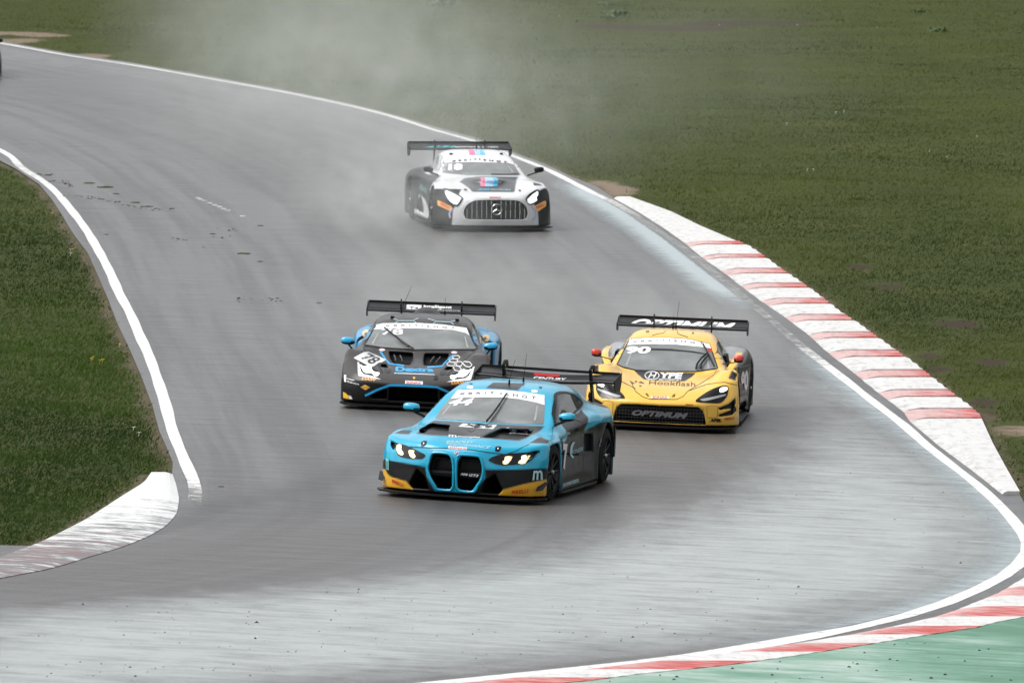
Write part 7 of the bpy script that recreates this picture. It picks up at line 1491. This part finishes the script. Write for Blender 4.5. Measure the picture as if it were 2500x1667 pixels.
# ================= white and black coupe in the spray
def build_white():
    D = D_WHITE; sp = dict(WHITE_SPEC)
    gp = D['grille']; gr_ = [(abs(a), b) for a, b in gp if a > .02]
    gsym = [(0, .19), (0, .545)] + [(.20, .54), (.36, .53), (.46, .485), (.53, .41), (.555, .31), (.53, .23), (.45, .195)]
    sp['carves'] = [dict(view='V', poly=gsym, depth=.10), dict(view='S', poly=[(1.4, .18), (1.9, .50), (2.0, .30), (2.0, .18)], depth=.05, xr=(.6, 1.2))]
    sp['adds'] = [lambda X, Y, Z: (np.sqrt((X / .33)**2 + ((Y - .15) / .42)**2 + ((Z - .80) / .065)**2) - 1) * .06]
    B = build_body(sp, .017)
    B['inside'] = (.02, .02, .02)
    w = (.66, .67, .68); blk = (.010, .011, .012)
    bl = D['black_r']; ops = [('V', D['hood'], (.05, .052, .055), dict(yr=(-.95, .85), nz=.1)),
           ('V', [(-.545, .72), (-.60, .66), (-.60, .56), (-.66, .47), (-.72, .36), (-.74, .10), (-1.2, .05), (-1.2, .75)], blk, dict(yr=(-1.2, .35))),
           ('V', [(.78, .70), (.76, .58), (.655, .475), (.73, .37), (.75, .10), (1.2, .05), (1.2, .72), (.9, .75)], blk, dict(yr=(-1.2, .35))),
           ('S', [(.35, 0), (.35, .85), (3.8, .9), (3.8, 0)], blk, dict(nx=.35, zr=(0, .86))), ('S-', D['N_white'], w, dict(nx=.2)), ('S+', D['N_white'], w, dict(nx=.2)), ('S-', D['N_hole'], blk, dict(nx=.2)),
           ('T', [(-1.2, 2.0), (-.6, 1.9), (-.55, 3.8), (-1.2, 3.8)], blk, dict(zr=(.2, .98))), ('T', [(1.2, 2.0), (.6, 1.9), (.55, 3.8), (1.2, 3.8)], blk, dict(zr=(.2, .98)))]
    paint_body(B, w, ops)
    root = car_root('race_car', POSE_WHITE, 'white and black race car number 18 half veiled by spray'); R = root
    shell_parts(B, [('front_bumper', 'Vs', [(0, 0), (1.2, 0), (1.2, .62), (.62, .62), (.45, .60), (0, .60)], dict(yr=(-1.2, -.2))),
                    ('bonnet', 'Vs', [(0, .60), (.45, .60), (.62, .70), (.66, .80), (.62, 1.0), (0, 1.0)], dict(yr=(-1.2, .68), nz=.1)),
                    ('roof', 'Ts', [(0, 1.32), (.56, 1.32), (.54, 2.6), (0, 2.6)], dict(zr=(1.0, 2))), ('door', 'S', [(.9, .16), (.9, .82), (1.9, .88), (2.0, .16)], dict(xr=(0, 2))), ('door', 'S', [(.9, .16), (.9, .82), (1.9, .88), (2.0, .16)], dict(xr=(-2, 0)))], paint_material('paint_white', .28), root)
    car = dict(root=root, tree=bvh_of(B))
    gfull = gsym[1:] ; loop = gfull + [(0, .19)] + mirr(gfull)[:-1] if False else ([(a, b) for a, b in gsym[1:]] + mirr([p for p in gsym[2:]]) )
    lp = smooth_poly([p for i, p in enumerate(loop)], 3); m = MB(); m.tube([(a, float(front_y(sp, a, b_)) - .002, b_) for a, b_ in lp + lp[:1]], .009, 6, False); m.build('grille_surround', principled('surround_white', (.7, .7, .7), .2, coat=.6), R, True)
    for i in range(-6, 7):
        if i == 0: continue
        x = i * .082; top = .53 - .9 * max(0, abs(x) - .3)**1.5 * 1.2 - (.12 if abs(x) > .44 else 0) * .5; m = MB(); m.tube([(x, -.945 + .25 * x * x, .22), (x, -.955 + .25 * x * x, .36), (x, -.94 + .25 * x * x, min(.52, top))], .006, 6); m.build('grille_slat', CHROME, R)
    m = MB(); st = []
    for k in range(28): t = 2 * math.pi * k / 28; st.append((.003 + .088 * math.cos(t), -.985, .375 + .088 * math.sin(t)))
    m.tube(st + [st[0]], .007, 6, False)
    for k in range(3): t = math.pi / 2 + 2 * math.pi * k / 3; m.tube([(.003, -.985, .375), (.003 + .085 * math.cos(t), -.985, .375 + .085 * math.sin(t))], [.011, .004], 6)
    m.build('badge', CHROME, R)
    for h, l in (('head_r', 'led_r'), ('head_l', 'led_l')):
        hd = patch('headlight', car, 'V', D[h], LENS, .005, .03, smooth=2); le = patch('lamp_element', car, 'V', D[l], principled('led_halo', (.8, .8, .8), .3, emis=(.86, .92, 1), estr=.32), .010, .03, smooth=2)
        if le and hd: le.parent = hd
        cx, cy = np.mean(D[l], 0); l2 = patch('lamp_element', car, 'V', [(cx + (a - cx) * .6, cy + (b_ - cy) * .6) for a, b_ in D[l]], LED_C, .015, .03, smooth=2); l2.parent = hd or R
        ring('lamp_seal', car, 'V', smooth_poly(D[h], 2), .014, CARBON, .008)
    for k, mt in (('hp', PINK_V), ('hl', LBLUE_V), ('hc', CYANL_V), ('rp', PINK_V), ('rl', LBLUE_V), ('rc', CYANL_V)): patch('stripe', car, 'V', D[k], mt, .005, .03)
    for k in ('pir_r', 'pir_l'): patch('sticker', car, 'V', D[k], principled('vinyl_amber', (.85, .42, .10), .4), .005, .03)
    letters('lettering', car, 'V', 'PIRELLI', D['t_pir'], RED_V, .008, bold=.02); letters('lettering', car, 'V', 'PIRELLI', D['t_pirl'], RED_V, .008, bold=.02)
    for k in ('st_r', 'st_l'): ring('stripe', car, 'V', D[k], .030, LBLUE_V, .006, closed=False); ring('stripe', car, 'V', [(a * .985, b) for a, b in D[k]], .008, PINK_V, .008, closed=False)
    letters('lettering', car, 'V', 'SONAX', D['t_son'], RED_V, .006, bold=.03)
    patch('windscreen', car, 'V', D['screen'], SCREEN, .004, .05); patch('windscreen_banner', car, 'V', D['banner'], WHITE, .008, .05)
    DK = MATS['vinyl_dark_text']; letters('lettering', car, 'V', '#BRIT', [(a, b - .012) for a, b in D['t_brit']], DK, .016, spacing=1.9, bold=.05); letters('lettering', car, 'V', 'ISHGT', [(a, b - .012) for a, b in D['t_ish']], DK, .016, spacing=1.9, bold=.05)
    letters('race_number', car, 'V', '18', [(a + .10, b) for a, b in D['t_18']], WHITE, .009, bold=.06); letters('lettering', car, 'V', 'AVIA', D['t_hood'], CYANL_V, .006, bold=.03, shear=.3); letters('lettering', car, 'V', 'MOTORS', D['t_hood2'], PALE_V, .006)
    for k in ('pin_l', 'pin_r'): patch('bonnet_pin', car, 'V', D[k], principled('pin_brown', (.12, .05, .05), .4), .006, .02, smooth=2)
    patch('fender_louvre', car, 'V', D['fv'], BLACKV, .006, .03)
    for s, v in ((1, 'L'), (-1, 'R')):
        patch('side_window', car, v, [(.88, .93), (1.15, 1.05), (1.5, 1.14), (1.95, 1.14), (2.3, 1.02), (2.1, .92)], principled('window_pale', (.30, .32, .32), .15, coat=1.0), .004, .05, smooth=2)
        mirror_(R, s, .955, .62, .965, (.17, .13, .095), CARBON, (.78, .75, .86), .014)
        letters('race_number', car, v, '18', ([(.62, .42), (.80, .42), (.80, .66), (.62, .66)] if s > 0 else [(.80, .42), (.62, .42), (.62, .66), (.80, .66)]), WHITE, .006, bold=.05)
    letters('lettering', car, 'R', 'AVIA', [(1.9, .56), (1.2, .50), (1.2, .60), (1.9, .66)], TEAL_V, .006, shear=.3)
    splitter(R, [(0, -1.03), (.38, -1.02), (.62, -.985), (.82, -.90), (.97, -.72), (1.04, -.50), (1.03, -.42), (0, -.42)])
    side_skirt(R, .42, 2.25, .985)
    for y, tr in ((0, .99), (2.63, 1.005)):
        for s in (-1, 1): wheel(R, y, s, math.radians(2) if y == 0 else 0, tr)
    for sx in (-1, 1):
        W_ = D['screen']; xm = max(a for a, _ in W_); b0 = min(b_ for _, b_ in W_); b1 = min(b_ for _, b_ in D['banner'])
        patch('glass_streak', car, 'V', [(sx * (xm - .135), b0 + .06), (sx * (xm - .11), b0 + .06), (sx * (xm - .17), b1 - .01), (sx * (xm - .185), b1 - .01)][::sx], STREAK, .006, .04)
    wg = rear_wing(R, .89, 3.50, 1.17, ch=.30, pitch=16, mounts=(.44,), swan=False, plate=(.25, -.14, .01), drop=0)
    wt = BVHTree.FromPolygons([v.co for v in wg.data.vertices], [p.vertices[:] for p in wg.data.polygons])
    letters('lettering', car, 'T', 'AVIA', [(-.68, 3.58), (-.10, 3.58), (-.06, 3.70), (-.62, 3.70)], principled('vinyl_aqua', (.08, .42, .48), .4), .005, tree=wt, bold=.05, shear=.5)
    letters('lettering', car, 'T', 'MOTORS & SPARES', [(-.08, 3.58), (.68, 3.58), (.68, 3.68), (-.08, 3.68)], WHITE, .005, tree=wt, bold=.02)
    wiper(car, [(.60, .995), (.40, .985), (.12, .99)], r=.010)
    antenna(R, .05, 1.9, shell_z(car, .05, 1.9), .22)
    for sx in (-.45, .42): m = MB(); m.box((sx, 1.45, shell_z(car, sx, 1.45) + .01), (.05, .05, .03)); m.build('roof_fixing', CARBON, R)
    tail(R, 3.7, .85); return car

CAR_BLUE = build_blue(); CAR_BLACK = build_black(); CAR_YELLOW = build_yellow(); CAR_WHITE = build_white()
# the fifth car, only its front corner inside the frame
def build_fifth():
    B = build_body(dict(BLACK_SPEC, carves=[dict(view='V', poly=[(0, .135), (0, .315), (.335, .315), (.335, .13)], depth=.30)]), .03)
    paint_body(B, (.03, .045, .045), []); root = car_root('race_car', POSE_FIFTH, 'dark race car just entering at the left edge, only its front corner showing'); R = root
    shell_parts(B, [], paint_material('paint_dark', .3), R); car = dict(root=R, tree=bvh_of(B))
    splitter(R, [(0, -.985), (.38, -.975), (.62, -.955), (.82, -.90), (.93, -.80), (.98, -.60), (.97, -.45), (0, -.45)])
    for y, tr in ((0, .955), (2.62, .985)):
        for s in (-1, 1): wheel(R, y, s, 0, tr)
    patch('windscreen', car, 'V', D_BLACK['screen'], SCREEN, .004, .05)
    for f in ((lambda P: P), mirr): patch('headlight', car, 'V', f(D_BLACK['head']), LENS, .007, .03)
    rear_wing(R, .865, 3.28, 1.03, ch=.27, pitch=17, mounts=(.41,), swan=False, plate=(.2, -.11, .02), drop=0)
    for s in (-1, 1): mirror_(R, s, .945, .28, .805, (.19, .14, .10), CARBON, (.88, .34, .68), .011)
build_fifth()
# ------------------------------------------------------------------ small things on the track and in the grass
CLOD = principled('turf_clod', (.045, .050, .022), .95, bump=.6, bscale=60, var=.5)
SOILM = principled('soil', (.055, .040, .028), .95, bump=.5, bscale=50, var=.4)
def clod(x, y, w, label):
    bm = bmesh.new(); bmesh.ops.create_icosphere(bm, subdivisions=2, radius=1)
    r = random.Random(int(x * 1000 + y * 77))
    for v in bm.verts:
        k = 1 + r.uniform(-.28, .28); v.co.x *= w * k; v.co.y *= w * .8 * k; v.co.z = max(v.co.z, -.2) * w * .16 * k
    me = bpy.data.meshes.new('turf_clod'); bm.to_mesh(me); bm.free(); me.materials.append(CLOD); o = bpy.data.objects.new('turf_clod', me); COL.objects.link(o)
    o.location = (x, y, float(ground_z(x, y)) + .004); tag(o, label, 'clod', 'clods of turf thrown onto the track')
names = ['largest flat clod of turf on the asphalt near the upper left bend', 'turf clod just beside the largest one, on its line side', 'small clod at the far end of the muddy smear', 'clod in the middle of the muddy smear',
         'clod where the muddy smear breaks up', 'tiny clod just below the largest clod', 'lone flat clod on the track left of the black car', 'clod up the track from the lone flat clod', 'small clod just below the lone flat clod',
         'small crumb of turf left of the lone flat clod', 'clod of turf on the track beside the black car wing', 'crumb of turf right of the inner line above the island flowers', 'stone sized crumb in mid track left of the clods', 'dark crumb on the track right of the apex',
         'turf crumbs lying on the white line at the upper left', 'clod against the inner white line at the upper left']
for (x, y, w), l in zip(CLODS, names): clod(x, y, w * .5, l)
V, F = [], []
r = random.Random(3)
for S in SMEARS:
    for (ax, ay), (bx, by) in zip(S[:-1], S[1:]):
        n = max(6, int(math.dist((ax, ay), (bx, by)) * 16))
        for k in range(n):
            t = r.random(); x = ax + (bx - ax) * t + r.gauss(0, .05); y = ay + (by - ay) * t + r.gauss(0, .28); w = r.uniform(.008, .035); z = float(ground_z(x, y)) + .003; h = w * r.uniform(.2, .6); i = len(V)
            V += [(x - w, y - w, z), (x + w, y - w * .6, z), (x + w * .7, y + w, z), (x - w * .6, y + w, z), (x, y, z + h)]; F += [(i, i + 1, i + 4), (i + 1, i + 2, i + 4), (i + 2, i + 3, i + 4), (i + 3, i, i + 4)]
tag(mesh_obj('mud_smear', V, F, SOILM), 'crumbs of mud and grass dragged onto the track in streaks', 'mud', kind='stuff')
# rubber marbles off line
V, F = [], []
pp = BANDS['palepoly']
for k in range(1500):
    x, y = r.uniform(-7.5, 7.5), 100 + 36 * r.random()**1.6
    if sdpoly(pp, np.array([x]), np.array([y]))[0] > -.1 and r.random() > .03: continue
    if smooth_noise(np.array([x]), np.array([y]), 1.3, 44)[0] < -.05: continue
    w = r.uniform(.003, .009) * (2.0 if r.random() < .04 else 1); z = float(ground_z(x, y)) + .003; i = len(V); a = r.uniform(0, 3.1); c_, s_ = math.cos(a), math.sin(a)
    V += [(x + c_ * w * 1.6, y + s_ * w, z), (x - s_ * w, y + c_ * w, z), (x - c_ * w * 1.6, y - s_ * w, z), (x + s_ * w, y - c_ * w, z), (x, y, z + w * .9)]; F += [(i, i + 1, i + 4), (i + 1, i + 2, i + 4), (i + 2, i + 3, i + 4), (i + 3, i, i + 4)]
g = [tuple(p) for p in GREEN]
for k in range(160):
    x, y = r.uniform(0, 7), r.uniform(99, 108)
    if sdpoly(g, np.array([x]), np.array([y]))[0] > -.1: continue
    w = r.uniform(.006, .016); z = float(ground_z(x, y)) + .034; i = len(V)
    V += [(x + w * 1.5, y, z), (x, y + w, z), (x - w * 1.5, y, z), (x, y - w, z), (x, y, z + w)]; F += [(i, i + 1, i + 4), (i + 1, i + 2, i + 4), (i + 2, i + 3, i + 4), (i + 3, i, i + 4)]
tag(mesh_obj('rubber_marbles', V, F, principled('marble_rubber', (.02, .02, .02), .9)), 'scattered crumbs of tyre rubber lying off the racing line', 'rubber crumbs', kind='stuff')
# faint row of white dashes left on the asphalt
for i, (x, y) in enumerate(DASHES):
    V = drape([(x - .045, y - .10), (x + .045, y - .10), (x + .045, y + .10), (x - .045, y + .10)], .004); o = mesh_obj('paint_dash', V, [(0, 1, 2, 3)], WHITE if False else line_mat); tag(o, 'white dashes of an old marking on the track', kind='structure')
    set_attr(o.data, 'worn', [.3] * 4)
# weeds
LEAF = principled('weed_leaf', (.075, .12, .035), .6, var=.4, bscale=20)
def gz(x, y): return float(ground_z(x, y)) + .03
wl_ = ['broad leafy weed clump in front of the bare earth patch', 'leafy weed beside the broad clump, further right', 'small weed at the top edge above the broad clump', 'tall thin grass clump at the top edge left of centre', 'dark upright weed in the field near the right', 'low weed left of the dark upright weed', 'weed at the top edge right beside the tall thin clump']
for (x, y, w), l in zip(WEEDS, wl_):
    V, F = [], []
    for k in range(46):
        a = r.uniform(0, 6.28); L = r.uniform(.35, 1) * w * .45; px, py = x + r.gauss(0, w * .28), y + r.gauss(0, w * .3); e = r.uniform(.3, 1.3); z = gz(px, py); d = (math.cos(a), math.sin(a)); wd = L * .16
        p1 = (px + d[0] * L * .5 * math.cos(e), py + d[1] * L * .5 * math.cos(e), z + L * .5 * math.sin(e)); p2 = (px + d[0] * L * math.cos(e * .7), py + d[1] * L * math.cos(e * .7), z + L * math.sin(e * .7)); i = len(V)
        V += [(px, py, z), (p1[0] - d[1] * wd, p1[1] + d[0] * wd, p1[2]), (p1[0] + d[1] * wd, p1[1] - d[0] * wd, p1[2]), p2]; F += [(i, i + 1, i + 3, i + 2)]
    tag(mesh_obj('weed', V, F, LEAF), l, 'weed', 'weeds in the rough field')
PET = {'w': principled('petal_white', (.78, .78, .74), .6), 'y': principled('petal_yellow', (.70, .52, .03), .6)}
FLAB = ['white flower topmost of the little cluster in the island turf', 'white flower lowest of the little cluster in the island turf', 'yellow flower beside the two white ones in the island turf', 'lone yellow flower highest on the island near the white line',
        'lone yellow flower near the inner line, halfway down the island', 'yellow flower topmost of the yellow cluster on the island', 'yellow flower leftmost of the yellow cluster on the island', 'yellow flower rightmost of the yellow cluster on the island', 'yellow flower second from the right in the yellow cluster',
        'white flower upper of the pair above the apex kerb', 'white flower lower of the pair above the apex kerb', 'white flower beside the dark earth patch at the top of the field', 'white flower brightest and lowest near the right edge of the field', 'white flower left of the brightest one near the right edge', 'white flower left of a close pair in mid field',
        'white flower right of a close pair in mid field', 'white flower left of the pair above the start of the kerb', 'white flower right of the pair above the start of the kerb', 'lone white flower left of the mid field pair', 'white flower above the brightest one near the right edge', 'white flower near the top of the field, left of the dark weed', 'white flower at the right tip of the dark earth patch', 'white flower left of the broad leafy weed at the top']
for i, (x, y, c_) in enumerate(FLOWERS):
    m = MB(); z = gz(x, y); m.tube([(0, 0, 0), (.01, 0, .07)], .003, 4)
    for k in range(8):
        t = 2 * math.pi * k / 8; m.add([(.01, 0, .072), (.01 + .030 * math.cos(t - .3), .030 * math.sin(t - .3), .08), (.01 + .036 * math.cos(t), .036 * math.sin(t), .085), (.01 + .030 * math.cos(t + .3), .030 * math.sin(t + .3), .08)], [(0, 1, 2, 3)])
    o = m.build('flower', PET[c_]); o.location = (x, y, z); o.scale = (.75, .75, .6)
    isl_ = sdpoly(ISL_POLY, np.array([x]), np.array([y]))[0] < 0; l = FLAB[i]; gname = ('white' if c_ == 'w' else 'yellow') + (' wild flowers on the island' if isl_ else ' wild flowers in the field')
    tag(o, l, 'flower', gname)
# tufts of dead grass at the kerb corner and along the edges
# ------------------------------------------------------------------ spray hanging behind the cars
def spray(name, label, boxes_poly, dens, scale, col=(.80, .84, .84), seed=0.0, aniso=.2, lo=.42, hi=.72):
    """boxes_poly: centre, half sizes, yaw"""
    c, s, yaw = boxes_poly
    bm = bmesh.new(); bmesh.ops.create_icosphere(bm, subdivisions=3, radius=1.0)
    me = bpy.data.meshes.new(name); bm.to_mesh(me); bm.free(); o = bpy.data.objects.new(name, me); COL.objects.link(o)
    o.location = c; o.scale = s; o.rotation_euler = (0, 0, yaw)
    m = bpy.data.materials.new(name); m.use_nodes = True; nt = m.node_tree; nt.nodes.remove(nt.nodes['Principled BSDF'])
    pv = nt.nodes.new('ShaderNodeVolumePrincipled'); nt.links.new(pv.outputs[0], nt.nodes['Material Output'].inputs['Volume'])
    pv.inputs['Color'].default_value = (*col, 1); pv.inputs['Anisotropy'].default_value = aniso
    tc = nt.nodes.new('ShaderNodeTexCoord'); geo = nt.nodes.new('ShaderNodeNewGeometry')
    mp = nt.nodes.new('ShaderNodeMapping'); mp.inputs['Scale'].default_value = (scale, scale * .45, scale * 1.1); mp.inputs['Location'].default_value = (seed, seed * .7, 0); nt.links.new(geo.outputs['Position'], mp.inputs[0])
    nz = nt.nodes.new('ShaderNodeTexNoise'); nz.inputs['Detail'].default_value = 3; nz.inputs['Roughness'].default_value = .55; nt.links.new(mp.outputs[0], nz.inputs[0])
    ln = nt.nodes.new('ShaderNodeVectorMath'); ln.operation = 'LENGTH'; nt.links.new(tc.outputs['Object'], ln.inputs[0])
    fo = nt.nodes.new('ShaderNodeMapRange'); fo.interpolation_type = 'SMOOTHSTEP'; fo.inputs[1].default_value = 1.0; fo.inputs[2].default_value = .15; nt.links.new(ln.outputs['Value'], fo.inputs[0])
    nr = nt.nodes.new('ShaderNodeMapRange'); nr.inputs[1].default_value = lo; nr.inputs[2].default_value = hi; nr.inputs[3].default_value = .12; nt.links.new(nz.outputs[0], nr.inputs[0])
    a = math_(nt, 'MULTIPLY', fo.outputs[0], nr.outputs[0]); a = math_(nt, 'MULTIPLY', a, dens); nt.links.new(a, pv.inputs['Density'])
    me.materials.append(m); tag(o, label, 'spray', 'clouds of spray', kind='stuff'); return o
SPC = (.94, .975, .95)
spray('water_spray', 'thin spray drifting back over the track behind the white car', ((-2.6, 200, 1.1), (6.4, 25, 3.0), .10), .042, .35, SPC, seed=1.0)
spray('water_spray', 'tall pale spray cloud drifting up the slope behind the white car', ((-4.3, 226, 2.2), (5.4, 30, 4.8), .10), .027, .20, SPC, seed=4.0, lo=.36, hi=.68)
spray('water_spray', 'dense spray wrapped round the left flank of the white car', ((-1.8, 177.4, .45), (2.9, 6.2, 1.4), .05), .21, .4, SPC, seed=2.0)
spray('water_spray', 'spray hanging over the track behind the black car', ((-.8, 150, .5), (3.6, 11, 1.3), -.02), .075, .45, SPC, seed=7.0)
spray('water_spray', 'faint spray behind the yellow car', ((2.4, 147, .4), (2.2, 9, 1.0), 0.06), .07, .45, SPC, seed=9.0)
spray('water_spray', 'faint veil of mist over the grass right of the white car', ((2.5, 215, 1.2), (6.5, 34, 3.2), .02), .005, .2, SPC, seed=12.0, lo=.3, hi=.7)

# unseen woods added to darken reflections, off to the sides and behind the photographer
V, F = [], []; r = random.Random(12); bmw = bmesh.new(); bmesh.ops.create_icosphere(bmw, subdivisions=2, radius=1); IV = [v.co.copy() for v in bmw.verts]; IF = [tuple(v.index for v in f.verts) for f in bmw.faces]; bmw.free()
for k in range(520):
    a = r.uniform(0, 2 * math.pi); cx_, cy_ = math.sin(a), math.cos(a)
    if cy_ > 0 and abs(math.atan2(cx_, cy_)) < math.radians(24): continue
    R_ = r.uniform(88, 125); x0, y0 = cx_ * R_, 140 + cy_ * (R_ + (60 if cy_ < 0 else 40)); rad = r.uniform(5, 8.5); z0 = r.uniform(2, 11); n0 = len(V)
    for v in IV:
        q = 1 + r.uniform(-.22, .22); V.append((x0 + v.x * rad * q, y0 + v.y * rad * q, z0 + v.z * rad * .95 * q))
    F += [tuple(i + n0 for i in f) for f in IF]
tag(mesh_obj('unseen_wood', V, F, principled('wood_foliage', (.035, .048, .02), .9, var=.5, bscale=1.2)), 'unseen dark woods added round the circuit', 'woodland', kind='stuff')
